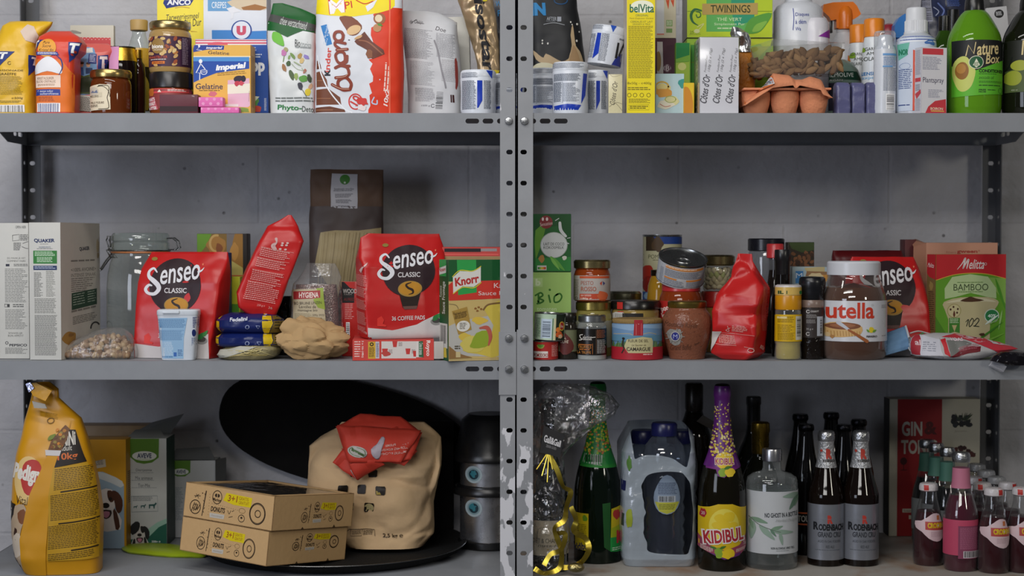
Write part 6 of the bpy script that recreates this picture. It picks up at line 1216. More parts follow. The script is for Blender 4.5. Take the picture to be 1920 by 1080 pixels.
a.poly([(170,855),(285,835),(355,845),(365,870),(362,955),(180,955),(150,910)],'b9b184',sm=0); a.text('FLEUR DE SEL',180,855,330,875,'3a2c1a',bold=.01); a.text('Le Saunier de',205,888,312,904,'4a3a24',shear=.3); a.text('CAMARGUE',168,912,345,940,'2a2014',bold=.025); a.stroke([(145,850),(140,890),(150,920),(135,955)],9,'2a241c'); a.ell(145,848,10,8,'1c1814',n=10); a.stroke([(130,890),(165,960)],3,'4a3a24',sm=0); a.fine(290,962,370,975,1,'d8b8b0')
r = Round('sea_salt_tin','round sea salt tin with a cork lid and blue seaside label at the shelf front','salt tin',1194.5,.053,ZM); PR =[(45.5,None),(46,675),(46,606),(46,604)]; r.part('tin',PR,mat('a81f2c','card'),56); r.label(PR,605,648,mat('6488a8','card'),name='paper_wrap'); r.label(PR,606,675,None,a,full=False,h=.0008)
r.part('cork_lid',[(46,605),(46.8,604),(46.8,599),(45,596.5),(5,596)],mat('8d7448','matte',.4,250)); mb = MB(); Art(0,0,1,1,base='9c1f2a').lay(mb,wrap(r.q([(47.2,606),(47.2,590)]),-9*kk(.05),7*kk(.05),r.zz(605),r.zz(597.5)),3,1,off=.0004); mb.build('seal',r.o)
a = Art(1240,575,1338,676,fr=D2)
INK_ = '5a3626'
a.text('Moutarde Royale',455,728,690,775,INK_,shear=.25,rot=-3); a.text('Grand Buffet',500,895,650,935,INK_,shear=.25,rot=3); a.stroke([(675,895),(705,880)],8,INK_,sm=0); a.blob(530,835,60,55,'8d8a84',.25); a.ell(530,833,34,38,'b0aca6'); a.ell(530,833,26,30,'2a2f7c'); a.stroke([(520,815),(540,850)],4,'b0b4cc',sm=0)
for i in range(9):a.stroke([(530,835),(530+66*math.cos(i*.7),835+60*math.sin(i*.7))],5,'8d8a84',sm=0)
a.ell(530,833,34,38,'a8a49e'); a.ell(530,833,26,30,'2a2f7c'); a.text('M',515,818,545,850,'aab0d0')
for i in range(90):a.blob(a.rng.uniform(470,800),a.rng.uniform(640,1000),3,2.5,a.rng.choice(['6d4030','5a3428','9a6650']),n=6)
r = Round('mustard_jar','bulging brown mustard jar with a gold lid and a blue crest at the shelf front','jar',1288.5,.056,ZM)
PR =[(31,None),(33,673),(36,660),(42,640),(46,622),(47.5,608),(46,596),(41,586),(36,580),(35,575)]; p0 = r.q(PR); mb = MB(); pp =[p0[0]]+smooth_prof(p0[1:],3); lathe(mb,pp,mat('7d4c38','shine',.25,240),56); r.paint(mb,pp,a); mb.build('glass',r.o); r.part('lid',[(35,577),(36.5,575),(36.5,566),(34.5,564),(4,563.5)],mat('9a8444','metal'))
# tall tomato can at the back, yellow jar, salsa jar, tuna can
a = Art(1203,444,1281,590,fr=D2); a.rect(290,75,600,1000,'b9b592'); a.poly([(318,80),(400,80),(390,200),(318,200)],'3a2c1c'); a.poly([(360,80),(600,80),(600,150),(400,150)],'1f3f86'); a.blob(400,150,40,60,'4f3a22'); a.text('POMODORI',334,228,520,258,'5a5a3a'); a.fine(365,266,440,276,1,'6a6a4c'); a.blob(330,370,40,66,'a82c1c',.08); a.blob(330,450,36,60,'8a2018',.08); a.blob(380,420,40,60,'9c2a1c',.08); a.rect(285,505,345,570,'2f5a9a'); a.blob(325,535,18,22,'8aa8c0')
can('tall_tomato_can','tall tomato can with a blue topped picture label at the very back',1241.5,37,440,.29,ZM,'b0aa8c',a,bot=655)
r = Round('curry_jar','mustard yellow jar partly hidden behind the red lidded salsa jar','jar',1238,.212,ZM); PR =[(24,None),(25,648),(25,560),(23,535),(19,522),(16,516)]; r.part('glass',PR,mat('9c7420','shine')); r.part('lid',[(16,518),(18,516),(18,506),(4,505)],mat('4a3a2c','metal'))
a = Art(1234,563,1320,640,fr=D2); a.rect(420,575,500,720,'a82420'); a.text('poco',432,615,500,655,'dcc0b8',rot=18,bold=.05); a.text('loco',436,655,500,695,'dcc0b8',rot=18,bold=.05)
r = Round('salsa_jar','salsa jar with a bright red lid carrying the tilted tuna can','jar',1277,.142,ZM); PR =[(40,None),(41.5,650),(41.5,570),(40,556),(36,546)]; r.part('glass',PR,mat('7a3214','shine')); r.label(PR,563,640,mat('9c2622','card'),a); r.part('lid',[(35,546),(36,545),(36,534),(34,531),(4,530.5)],mat('b02c30','gloss')); zc = P(1277,530.5,.142).z
a = Art(1228,478,1323,528,fr=(0,0,1));
k0 = lambda x,y:(x,y)
a.fine(1234,492,1240,522,9,'6a7484',fill=.4); a.rect(1242,484,1312,489,'c9803c'); a.fine(1242,485,1308,488,1,'e8d0b8'); a.fine(1242,491,1312,505,5,'5f6878',fill=.45); a.rect(1242,506,1264,509,'c9803c'); a.rect(1282,506,1311,509.5,'c9803c'); a.fine(1242,510,1280,522,4,'5f6878',fill=.4); a.fine(1283,511,1310,521,4,'6a7080',fill=.4); a.ring(1318,484,3,3,1.4,'2a2c34',n=10)
hh = 46*kk(.142); tl = R(22)
can('tuna_can','flat tuna can with white label tipped forward on the red lidded jar',1275,46,478,.146,zc+hh*math.sin(tl)+.0008-.008,'b4b6bc',a,rot=(tl,R(6),0),bot=529)
# cashew jar on a red lidded jar
r = Round('chutney_jar','red lidded jar at the back carrying the jar of pale beans','jar',1345,.222,ZM); PR =[(29,None),(30,640),(30,580),(28,574)]; r.part('glass',PR,mat('94763c','shine')); r.part('lid',[(29,576),(31,574),(31,549),(29,546),(4,545.5)],mat('a82a26','gloss')); zc = P(1345,545.5,.222).z
r = Round('bean_jar','gold lidded glass jar of pale beans left of the red coffee bag','jar',1347,.222,zc+.0004); PR =[(27,None),(29,541),(30,510),(29,502),(27,497)]; r.part('glass',PR,clear('jar_clear2',(.92,.93,.9),.08,.5,(.5,.5,.42),.05)); r.part('lid',[(27,498),(30,495),(30.5,481),(27,478),(4,477.5)],mat('8d7f58','metal'))
g = random.Random(5); BM =[mat(c,'matte')for c in('c4b89a','b5a888','a3a66a')]; bme =[]
for m_ in BM:
 mb = MB(); ellipsoid(mb,(0,0,0),(.0075,.005,.005),m_,10,7); o = mb.build('bean'); bme.append(o.data); bpy.data.objects.remove(o)
kq = kk(.222)
for lv in range(5):
 for q in range(12):
  t = 2*math.pi*(q+.5*(lv%2))/12; rr = 20*kq; o = bpy.data.objects.new('bean',bme[2 if(lv==3 and q in(7,8,9))else g.randrange(2)]); col.objects.link(o)
  o.location =(r.o.location.x+rr*math.cos(t),r.o.location.y+rr*math.sin(t),zc+.008+lv*.0068); o.rotation_euler =[g.uniform(0,3)for _ in range(3)]; tag(o,'pale cooked bean in the gold lidded jar behind the red coffee bag','bean','beans in the gold lidded jar')
  # leaning red coffee bag
a = Art(1334,476,1452,677,fr=D3); a.poly([(65,800),(150,800),(60,990),(40,990)],'c4bcb8'); a.stroke([(190,760),(205,800),(180,790),(212,775)],5,'d8a8a2'); a.fine(225,755,345,805,4,'d89c94',fill=.45,rag=.4); a.stroke([(140,810),(380,825)],3,'d89c94',sm=0); a.fine(135,820,300,890,5,'d89c94',fill=.45,slope=.12); a.stroke([(110,895),(380,925)],3,'d89c94',sm=0); a.ring(362,942,18,15,5,'d8a8a2'); a.fine(450,430,535,800,26,'c0605a',fill=.35,rag=.3); a.fine(450,900,480,960,3,'d8a8a2',rot=60)
bagthing('coffee_pad_bag','red coffee bag with a pinched folded top between the jars and yellow spice jar','coffee pad bag',[(678,1362,1424,.026,7),(664,1338,1444,.034,14),(640,1340,1447,.035,14),(586,1337,1450,.034,12),(555,1347,1451,.03,6),(541,1358,1450,.026,5),(521,1376,1438,.02,4),(500,1381,1424,.012,3),(490,1386,1417,.005),(476,1391,1415,.003)],.01,ZM,RM,[a],yaw=-26,wr=.005,wf=20,seed=161,cr=2.2)
# bottles behind it
r = Round('coffee_jar','glass jar with a wide dark navy lid behind the red coffee bag','jar',1436,.262,ZM); PR =[(33,None),(34,640),(34,490),(32,474),(31,470)]; r.part('glass',PR,clear('grey_jar',(.8,.82,.84),.25,.7,(.3,.31,.33),.06)); r.part('lid',[(31,471),(34,469),(34,449),(32,447),(4,447)],mat('15161f','gloss'))
r = Round('soy_sauce_bottle','dark sauce bottle with a red square cap behind the yellow spice jar','sauce bottle',1453,.185,ZM); PR =[(22,None),(23,640),(22,560),(14,530),(11,505),(11,484)]; r.part('glass',PR,mat('19120f','shine')); r.part('neck',[(11.4,506),(12,505),(12,484)],clear('grey_jar',(.8,.82,.84),.25,.7,(.3,.31,.33),.06)); r.part('cap',[(15,484),(16,483),(16,459),(14.5,457),(3,457)],mat('c4383a','plastic'),24)
r = Round('vinegar_bottle','black capped dark bottle standing just behind the yellow spice jar','sauce bottle',1467,.106,ZM); PR =[(19,None),(20,655),(20,560),(15,535),(13,490)]; r.part('glass',PR,mat('120f0e','shine')); r.part('cap',[(14,532),(14.2,490),(15,488),(15,470),(14,468),(3,468)],mat('171618','plastic'))
# spice jar and pepper grinder
a = Art(1453,534,1504,640,fr=D3); a.rect(555,660,758,868,'cda50e'); a.fine(565,676,690,725,4,'6a5208',fill=.4); a.rect(562,675,630,690,'d8c890'); a.fine(565,740,690,800,4,'6a5208',fill=.35,rag=.5); a.fine(565,800,695,860,6,'6a5208',fill=.4); a.rect(700,672,756,856,'c9c7bc'); a.bars(706,680,748,845,bg=None,vert=True,n=20)
r = Round('spice_jar','yellow labelled spice jar with an orange and white shaker top','spice jar',1478,.036,ZM); PR =[(24,None),(25,672),(25.3,664),(23.8,646),(25,640),(24.5,590),(24,582),(23,578)]
r.part('glass',PR,clear('spice_glass',(.95,.95,.92),.08,.5,(.55,.55,.5),.06)); r.part('spice_powder',[(21,672),(22.5,669),(22.5,650),(22,645),(23,642),(23,592),(0,591)],mat('b5a55c','matte',.3,90)); r.label(PR,590,639,mat('cda50e','card'),a); r.part('collar',[(24,580),(24.6,578),(24.6,555),(24,553)],mat('c78a14','gloss'))
a2 = Art(1453,536,1504,552,fr=D3); a2.text('IL',566,475,605,500,'2c4a2a',bold=.05); a2.text('I',625,475,632,500,'2c4a2a',bold=.05); a2.blob(745,490,14,16,'2f7a3c'); PL_ =[(24.6,553),(24.6,536)]; r.part('shaker_cap',[(24.6,553),(24.6,540),(24,536),(20,534),(4,533.5)],mat('c9a86a','plastic')); r.label(PL_,538,552,mat('cfae5c','gloss'),a2,name='cap_band'); r.part('cap_rim',[(24.7,540),(24.9,538),(24,535),(20,533.4),(4,533.2)],mat('ccc6c4','plastic'))
a = Art(1503,575,1546,630,fr=D3); a.text('COLRUYT',815,628,880,642,'b5b1ae',bold=.04); a.ring(797,637,11,11,5,'c9c5c2',a0=30,a1=320); a.fine(785,660,870,690,3,'8d8987',fill=.45); a.fine(785,700,860,730,3,'8d8987',fill=.45); a.text('35 g ℮',785,765,836,782,'b5b1ae'); a.ring(797,810,12,12,5,'b5b1ae',a0=30,a1=320); a.rect(866,675,915,826,'aab0b8'); a.bars(890,685,912,815,vert=True,n=16,bg=None)
r = Round('pepper_grinder','black capped pepper grinder between the yellow spice jar and the hazelnut spread','pepper grinder',1523,.048,ZM); PR =[(20.5,None),(21.5,668),(21.5,568),(20.5,562)]; r.part('glass',PR,mat('17120f','shine',.5,140)); r.label(PR,577,632,mat('2a2220','card'),a); mb = MB(); lathe(mb,r.q([(21.5,576),(21.8,575),(21.8,563),(21,562)]),mat('7d6a60','gloss'),40,caps=False); mb.build('seal_band',r.o)
r.part('grinder_cap',[(20.5,562),(22,560),(22.5,548),(24,540),(25,530),(24,522),(21,519),(4,518)],mat('131418','gloss'))
a = Art(1476,452,1530,560,fr=D3,base='2c2418'); a.poly([(655,95),(860,95),(860,160),(760,180),(680,150)],'3a4a22',sm=1)
for i in range(40):a.blob(a.rng.uniform(670,860),a.rng.uniform(180,300),20,13,a.rng.choice(['4a2f1c','6a4428','3a2416','7d5030']),rot=a.rng.uniform(0,180))
boxat('walnut_pack','dark packet with a picture of nuts at the back above the pepper grinder','food pack',1477,1527,454,.235,.03,ZM,mat('2a241a','gloss'),a)
a = Art(1484,498,1552,560,fr=D3,base='9fb0b4'); a.rect(712,325,772,420,'3f7fb8'); a.text('M',715,340,765,380,'d0dce4'); a.poly([(780,300),(940,290),(940,330),(800,335)],'b8a878',sm=1); a.poly([(800,325),(960,330),(960,360),(790,365)],'8d6a48',sm=1); a.blob(940,380,40,30,'c08a44'); a.blob(870,360,60,20,'c9b68a')
boxat('wafer_box','pale blue carton with a biscuit picture tucked behind the pepper grinder','food box',1485,1552,500,.135,.03,ZM,mat('8d9a9c','card'),a)
# hazelnut spread
r = Round('hazelnut_spread_jar','large hazelnut spread jar with white lid and white label with big letters','jar',1600.5,.064,ZM)
PR =[(50,None),(56,672),(60.5,664),(61.5,650),(61.5,565),(60,552),(55,538),(50,526),(47.5,519),(47,515)]
p0 = r.q(PR); mb = MB(); lathe(mb,[(x*.985,z)for x,z in p0 if z<r.zz(531)]+[(0,r.zz(530))],mat('4a2a18','shine'),56); mb.build('chocolate_spread',r.o); r.part('glass',PR,clear('spread_glass',(.95,.95,.94),.04,.4,(.5,.42,.38),.04),56)
a = Art(1538,565,1664,640,fr=D4); a.text('n',-14,535,46,612,'1a1516',bold=.06); a.text('utella',50,500,362,613,'c03620',bold=.022); a.ring(348,520,7,6,2,'b8b4b4',n=10)
a.poly([(40,655),(120,635),(220,645),(275,670),(268,715),(200,735),(100,742),(45,725)],'c9a268',sm=2); a.ell(155,664,110,24,'7a4a30'); a.ell(150,660,80,14,'96603f');
for x in range(60,270,18):a.stroke([(x,700),(x+3,732)],5,'ab8248',sm=0)
a.stroke([(120,640),(185,688)],[26,16],'b9bcc4',sm=0); a.stroke([(185,690),(310,768)],[14,24],'96552a',sm=0); a.blob(60,725,16,15,'c9ac7c'); a.blob(85,738,14,12,'a87a48'); a.blob(342,690,22,18,'d8c22c'); a.leaf(325,705,305,685,.5,'6a9a3c'); a.leaf(350,705,380,690,.5,'6a9a3c'); a.text('FERRERO',305,728,385,741,'3a2c28',bold=.03); a.fine(412,490,478,500,2,'9a9698'); a.fine(420,520,470,545,3,'9a9698',fill=.4); a.fine(425,730,470,740,1,'9a9698')
r.label(PR,562,637,mat('c8c9ce','gloss'),a); mb = MB(); k = kk(r.y); cap_ribs(mb,49*k,r.zz(515),r.zz(493),mat('ccced4','plastic'),70,.0005); lathe(mb,r.q([(49.2,493),(48,490.5),(46,489.5),(4,489)]),mat('ccced4','plastic'),56); mb.build('screw_lid',r.o)
# right coffee pad bag, darker ones behind
a = Art(1592,480,1753,665); pads_art(a,1671,540,51,foot=(2.3,2.4,2.2,1.65),x1=2)
bagthing('coffee_pad_bag','red coffee pad bag half hidden behind the hazelnut spread jar','coffee pad bag',[(666,1592,1752,.03,8),(640,1590,1753,.032,14),(590,1590,1751,.031,12),(540,1592,1744,.026,6),(510,1598,1736,.018),(490,1602,1729,.006),(482,1606,1726,.002)],.128,ZM,RM,[a],yaw=8,wr=.003,wf=20,seed=171,lean=.05)
bagthing('coffee_bag','dark red bag lying back behind the hazelnut spread and the half hidden red bag','coffee bag',[(660,1566,1700,.03),(520,1564,1702,.03),(480,1566,1700,.014),(470,1568,1697,.005)],.24,ZM,mat('5c1418','film',.2,40),[],wr=.003,seed=173)
boxat('coffee_box','dark maroon carton corner beside the peach filter box at the back','food box',1697,1718,449,.285,.04,ZM,mat('571a1c','card'))
# filter boxes
root = thing('coffee_filter_box','peach coloured coffee filter carton with an open side flap, behind the green one','filter box',(P(1802,540,.245).x,.245,ZM)); xc = root.location.x; X = lambda p_:P(p_,540,.245).x-xc; Zp = lambda p_:P(1802,p_,.245).z-ZM; PE = mat('c28a6e','card')
mb = MB(); rbox(mb,X(1736),X(1870),0,.075,0,Zp(455),PE,.0008); a = Art(1736,455,1870,650,fr=D4); a.text('gween',982,148,1125,172,'a83a30',bold=.03); a.text('filters',905,152,975,168,'b0705c'); a.ring(1135,150,5,5,2,'a83a30',n=10); a.lay(mb,quadmap((X(1736),0,Zp(650)),(X(1870)-X(1736),0,0),(0,0,Zp(455)-Zp(650)),(0,-1,0))); mb.build('carton',root)
mb = MB(); vs =[(X(1736),.001,0),(X(1736),.001,Zp(456)),(X(1720),.03,Zp(463)),(X(1718),.03,0),(X(1736),.075,Zp(448)),(X(1722),.06,Zp(450))]; mb.add(vs,[(0,1,2,3),(1,4,5,2)],PE); fl = mb.build('flap',root); md = fl.modifiers.new('t','SOLIDIFY'); md.thickness = .0008
C,wl,wr_,h = cornerbox(1755,1738.5,1886,477,.125,74,ZM)
mb = MB(); rbox(mb,0,wr_,0,wl,0,h,mat('5f8a26','card'),.0008)
a = Art(1755,477,1886,662,base='5d9426',fr=D4); a.poly([(838,320),(1327,340),(1327,520),(1250,420),(1080,330)],'7fa84a'); a.poly([(950,330),(1200,330),(1260,480),(1080,440),(900,480)],'b0c48e',sm=2); a.poly([(838,600),(900,700),(1000,860),(838,860)],'4a7d20'); a.poly([(838,165),(1330,165),(1330,345),(1200,312),(1080,304),(960,315),(838,352)],'b8242a'); a.stroke([(838,352),(960,316),(1080,305),(1200,313),(1327,345)],5,'c9a83c')
MC = 'dcd0cc'
a.stroke([(985,278),(1020,235),(1040,200),(1030,250),(1025,272),(1050,225),(1062,212),(1055,250),(1050,272)],[3,7,10,9,7,9,11,9,6],MC,sm=6); a.text('elitta',1066,210,1172,276,MC,shear=.35,bold=.01); a.ring(1181,242,8,8,2.5,MC,n=12)
a.text('BAMBOO',960,378,1202,424,'3a4a2c'); a.fine(985,365,1190,374,1,'5a7a3c'); a.fine(990,430,1190,440,1,'5a7a3c')
a.poly([(885,520),(920,490),(1010,470),(1200,470),(1270,495),(1270,525),(1225,600),(1215,700),(1190,860),(950,860),(925,620)],'b8ad84',sm=2); a.poly([(905,508),(1010,480),(1180,480),(1262,505),(1180,500),(1010,500)],'cfc7a4',sm=2); a.poly([(1005,495),(1050,475),(1080,465),(1115,478),(1175,492),(1090,502)],'4a2e1c',sm=2)
a.ell(965,562,48,48,'9a905c'); a.ell(965,562,43,43,'c3b98c'); a.leaf(965,605,965,560,.35,'5a2c1c');
for x,y in((940,552),(990,550),(960,535),(985,575)):a.ell(x,y,7,8,'4a3020',n=8)
a.poly([(930,610),(1005,610),(1005,715),(968,705),(930,718)],'3f7a2c'); a.fine(936,615,1000,650,3,'c9d8b4',fill=.4); a.poly([(950,660),(985,660),(968,705)],'b9a878')
a.stroke([(1046,640),(1066,622),(1052,668)],[4,7,6],'1d241c',sm=3); a.stroke([(1090,615),(1072,640),(1072,672),(1092,655),(1100,625),(1088,615)],6,'1d241c'); a.stroke([(1105,635),(1125,615),(1138,630),(1112,665),(1100,668),(1138,672)],6,'1d241c')
a.ell(1228,600,52,48,'c9d4c4'); a.ell(1228,600,46,42,'2f7d48'); a.text('40%',1200,588,1258,612,'dce8dc',bold=.02); a.leaf(1180,660,1280,590,.14,'d8e4d4'); a.leaf(1210,660,1285,610,.12,'7fae5c'); a.leaf(1300,560,1275,700,.1,'8fb86a'); a.leaf(1250,340,1325,560,.09,'4a8a24'); a.leaf(1100,790,1310,640,.06,'3f7d24'); a.leaf(1130,800,1320,720,.08,'74a83c'); a.blob(1160,728,20,10,'4a3020')
l_ = Art(1738,477,1755,662,fr=D4,base='6a5a34'); l_.poly([(770,165),(845,165),(845,352),(790,330),(770,300)],'a82028'); l_.text('Melitta',780,235,825,265,MC,shear=.3,rot=-8); l_.blob(805,390,14,30,'8a7a44'); l_.fine(785,430,830,700,14,'3a3220',fill=.4)
box_art(mb,0,wr_,0,wl,0,h,front=a,left=l_); tag(mb.build('coffee_filter_box',loc=(C.x,C.y,ZM),rot=(0,0,R(16))),'red and green coffee filter carton with a paper filter picture, right end of the shelf','filter box')
# face mask draped over a folded white tissue
p = P(1672,664,.095); w_ = 66*kk(.08); mb = MB(); rbox(mb,-w_/2,w_/2,0,.03,0,.034,mat('b4b3b4','matte',.3,80),.004); tag(mb.build('tissue_pack',loc=(p.x+.004,.094-.012+.01,ZM),rot=(0,0,R(4))),'white folded tissue pack under the blue face mask','tissue pack')
root = thing('face_mask','light blue pleated face mask with white ear loop beside the hazelnut spread jar','face mask',(P(1688,640,.07).x,.07,ZM)); xc = root.location.x
cor =[(1655,668,.058),(1706,654,.066),(1697,611,.088),(1650,628,.088)]; q =[P(*c)for c in cor]; q =[v-Vector((xc,.07,ZM))for v in q]; N_,M_ = 24,10; vs =[]; fs =[]
for j in range(M_*3+1):
 v = j/(M_*3)
 for i in range(N_+1):
  u = i/N_; pnt =(q[0]*(1-u)+q[1]*u)*(1-v)+(q[3]*(1-u)+q[2]*u)*v; pnt.y += -.0016*(1-abs((v*3.0)%1-.5)*2)-.006*math.sin(math.pi*v); pnt.z = max(pnt.z,.001); vs.append(pnt)
for j in range(M_*3):
 for i in range(N_):fs.append((j*(N_+1)+i,j*(N_+1)+i+1,(j+1)*(N_+1)+i+1,(j+1)*(N_+1)+i))
mb = MB(); mb.add(vs,fs,mat('6c8fb2','matte',.2,200),True); cl = mb.build('cloth',root); md = cl.modifiers.new('t','SOLIDIFY'); md.thickness = .001
mb = MB(); tube(mb,[q[1]+(q[2]-q[1])*t+Vector((0,-.004-.006*math.sin(math.pi*t),0))for t in(0,.25,.5,.75,1)],.0018,mat('b9bcc2','matte'),6); mb.build('edging',root)
L3 = lambda px_,py_,y:P(px_,py_,y)-Vector((xc,.07,ZM)); LW_ = mat('c2c0bf','matte'); mb = MB()
tube(mb,smooth_pts([tuple(L3(*c))for c in((1706,625,.083),(1722,621,.092),(1740,625,.1),(1755,629,.104))],5),.0013,LW_,6); tube(mb,smooth_pts([tuple(L3(*c))for c in((1704,652,.064),(1706,656,.058),(1709,659,.052))],5),.0013,LW_,6); mb.build('ear_loop',root)
# torn foil pack at the right end
a = Art(1715,626,1924,677,fr=D4); a.rect(680,740,752,880,'9c2a34'); a.text('al',718,778,750,812,'d0b8bc',bold=.02); a.poly([(752,745),(880,770),(890,905),(752,890)],'bfbfc8'); a.fine(765,790,850,860,4,'8a8c98',fill=.45); a.poly([(880,760),(1000,740),(1150,790),(1270,860),(1280,900),(900,905),(870,830)],'a9a8a8'); a.poly([(885,770),(920,762),(925,830),(935,890),(900,870)],'b8242c',sm=1); a.poly([(925,775),(1060,785),(1100,800),(935,885)],'6f706c',sm=0); a.poly([(930,890),(1060,820),(1160,815),(1150,850),(960,895)],'6a1420',sm=0); a.fine(1000,825,1150,860,3,'a8606a',fill=.4,slope=-.2)
a.poly([(900,755),(1000,735),(1110,735),(1240,780),(1440,840),(1460,870),(1290,865),(1160,805),(1040,770)],'b5303c',sm=0); a.poly([(1000,738),(1140,742),(1240,782),(1150,790),(1050,765)],'c08a90',sm=1); a.poly([(1220,775),(1360,805),(1390,822),(1250,800)],'c4c2c6',sm=0); a.text('VOAS',950,762,1040,782,'d8c4c8',bold=.03,rot=-3)
pk = bagthing('snack_pack','torn red and silver foil snack pack lying at the right end of the middle shelf','snack pack',[(676,1754,1850,.03,2.4),(668,1720,1872,.038,2.4),(656,1716,1921,.036,2.4),(646,1717,1888,.03,2.4),(637,1720,1852,.022,2.3),(631,1726,1822,.012,2.2),(627,1762,1800,.004)],.012,ZM,mat('b0afb2','film',.4,40),[a],wr=.0035,wf=40,seed=181)
b_ = Bag([(686,1888,1932,.008,2.4),(678,1862,1940,.016,2.4),(668,1868,1940,.016,2.4),(661,1884,1938,.008,2.4)],-.034,P(1900,686,-.034),wr=.003,wf=60,seed=183); mb = MB(); b_.mesh(mb,mat('17151a','shine',.5,60)); o = mb.build('inner_tray',pk); o.location = P(1900,686,-.034)-pk.location
mb = MB(); cs =[P(1853,686,-.003),P(1878,698,-.012),P(1884,688,-.02),P(1862,675,-.006)]; vs =[c-pk.location for c in cs]+[(c-pk.location)+Vector((.002,-.004,.001))for c in cs]; mb.add(vs,[(0,1,2,3),(7,6,5,4),(0,4,5,1),(1,5,6,2),(2,6,7,3),(3,7,4,0)],clear('loose_film',(.9,.9,.92),.35,.7,(.6,.6,.64),.15)); mb.build('loose_film',pk)
# === bottom shelf, left bay
E1 =(0,710,.3425); E2 =(140,760,.2963); E3 =(310,880,.1852); E4 =(550,760,.2778)
YB = 'c98f14'
a = Art(6,716,178,1081,fr=E1)
a.ell(150,560,80,130,'d8b878'); a.poly([(120,480),(150,452),(190,450),(215,480),(225,560),(205,620),(165,640),(130,625),(108,560)],'b0322a',sm=2); a.text('Pedigree',62,480,260,590,'d8d2c8',rot=-9,bold=.05); a.text('Vital',84,645,150,690,'4a3210',rot=-6)
a.poly([(18,680),(80,690),(90,730),(60,760),(20,960)],'1d1512'); a.text('Mini',4,705,54,770,'cfc8bc',rot=-8,bold=.02)
a.poly([(80,700),(130,690),(145,740),(125,800),(110,860),(125,940),(180,985),(180,1015),(130,1030),(125,1080),(30,1050),(22,940),(35,830),(70,750)],'b09a80',sm=2); a.poly([(95,740),(130,715),(145,750),(130,795),(105,790)],'7a4a2c',sm=2); a.blob(84,850,10,32,'3a241c'); a.blob(155,1000,26,16,'5a4638'); a.poly([(70,870),(110,850),(120,960),(60,980)],'c4b6a4',sm=2); a.poly([(30,930),(60,950),(120,1080),(60,1060),(30,1010)],'a8a8bc',sm=0)
a.poly([(355,240),(345,280),(250,420),(160,640),(110,880),(120,1085),(245,1085),(265,640),(290,480),(350,330)],'c48b14',sm=0)
a.poly([(345,290),(382,292),(440,462),(285,490),(310,400)],'1d1410'); a.text('MiNi',318,300,385,375,'d2ccc2',rot=6,bold=.03); a.text('Adult',305,375,372,402,'d2ccc2',rot=4); a.text('10kg',300,412,402,458,'c8642c',rot=5,bold=.02)
a.poly([(330,265),(352,285),(345,340),(318,400),(250,395),(262,350),(300,300)],'6a4424',sm=1)
for i in range(26):a.blob(a.rng.uniform(268,338),a.rng.uniform(290,385),9,8,a.rng.choice(['a8702c','7a4a22','c07c2c','5a3a20','8d7a3c']))
a.leaf(245,340,285,310,.5,'6a7a24'); a.poly([(235,395),(318,400),(310,428),(240,425)],'c4c0c0',sm=1)
a.poly([(280,492),(440,465),(490,560),(512,760),(505,990),(258,1000),(262,640)],'b48a1a')
for(y,n_,x0,x1)in((500,9,288,470),(640,11,272,505),(810,10,262,505),(962,3,262,495)):a.fine(x0,y,x1,y+n_*13,n_,'5a4410',fill=.5,rag=.06,slope=-.1,word=(3,7))
for(x0,y,x1)in((325,622,490),(318,795,505),(388,940,500)):a.stroke([(x0,y),(x1,y-(x1-x0)*.12)],8,'2c2008',sm=0)
a.fine(215,195,290,225,3,'8a6410',fill=.3,slope=.2); a.ring(250,240,18,14,4,'6a4a10')
pb = bagthing('dog_food_bag','tall yellow dog food bag with a puppy picture at the lower left corner','dog food bag',[(1081,36,176,.042,4),(1049,16,176,.05,4),(1001,9,176,.05,3.6),(960,8,176,.05,3.4),(915,8,169,.046,3.2),(861,14,157,.038),(826,22,147,.03),(792,28,136,.02),(772,33,114,.013),(752,39,92,.009),(735,43,90,.006),(722,49,74,.003)],.002,ZB,mat(YB,'film',.12,25),[a],wr=.0032,wf=14,seed=201,yaw=6,lean=.02)
L = lambda px_,py_,y:P(px_,py_,y)-pb.location
mb = MB(); vs =[L(52,720,.03),L(68,718,.03),L(97,733,.022),L(85,752,.02),L(62,742,.026),L(56,731,.03)]; vs2 =[v+Vector((0,.006,.001))for v in vs]; n = 6; mb.add(vs+vs2,[tuple(range(n)),tuple(reversed(range(n,2*n)))]+[(i,i+n,(i+1)%n+n,(i+1)%n)for i in range(n)],mat('cf9716','film',.2,40)); mb.build('folded_corner',pb)
mb = MB(); vs =[L(48,720,.03),L(56,716,.03),L(64,728,.026),L(54,736,.028)]; vs2 =[v+Vector((0,.004,0))for v in vs]; n = 4; mb.add(vs+vs2,[tuple(range(n)),tuple(reversed(range(n,2*n)))]+[(i,i+n,(i+1)%n+n,(i+1)%n)for i in range(n)],mat('b9bcd8','metal',.6,90)); mb.build('tape',pb)
mb = MB(); vs =[L(60,752,.022),L(84,758,.018),L(88,766,.018),L(64,765,.022)]; vs2 =[v+Vector((0,.003,0))for v in vs]; mb.add(vs+vs2,[tuple(range(n)),tuple(reversed(range(n,2*n)))]+[(i,i+n,(i+1)%n+n,(i+1)%n)for i in range(n)],mat('a8a49c','film')); mb.build('carry_slot',pb)
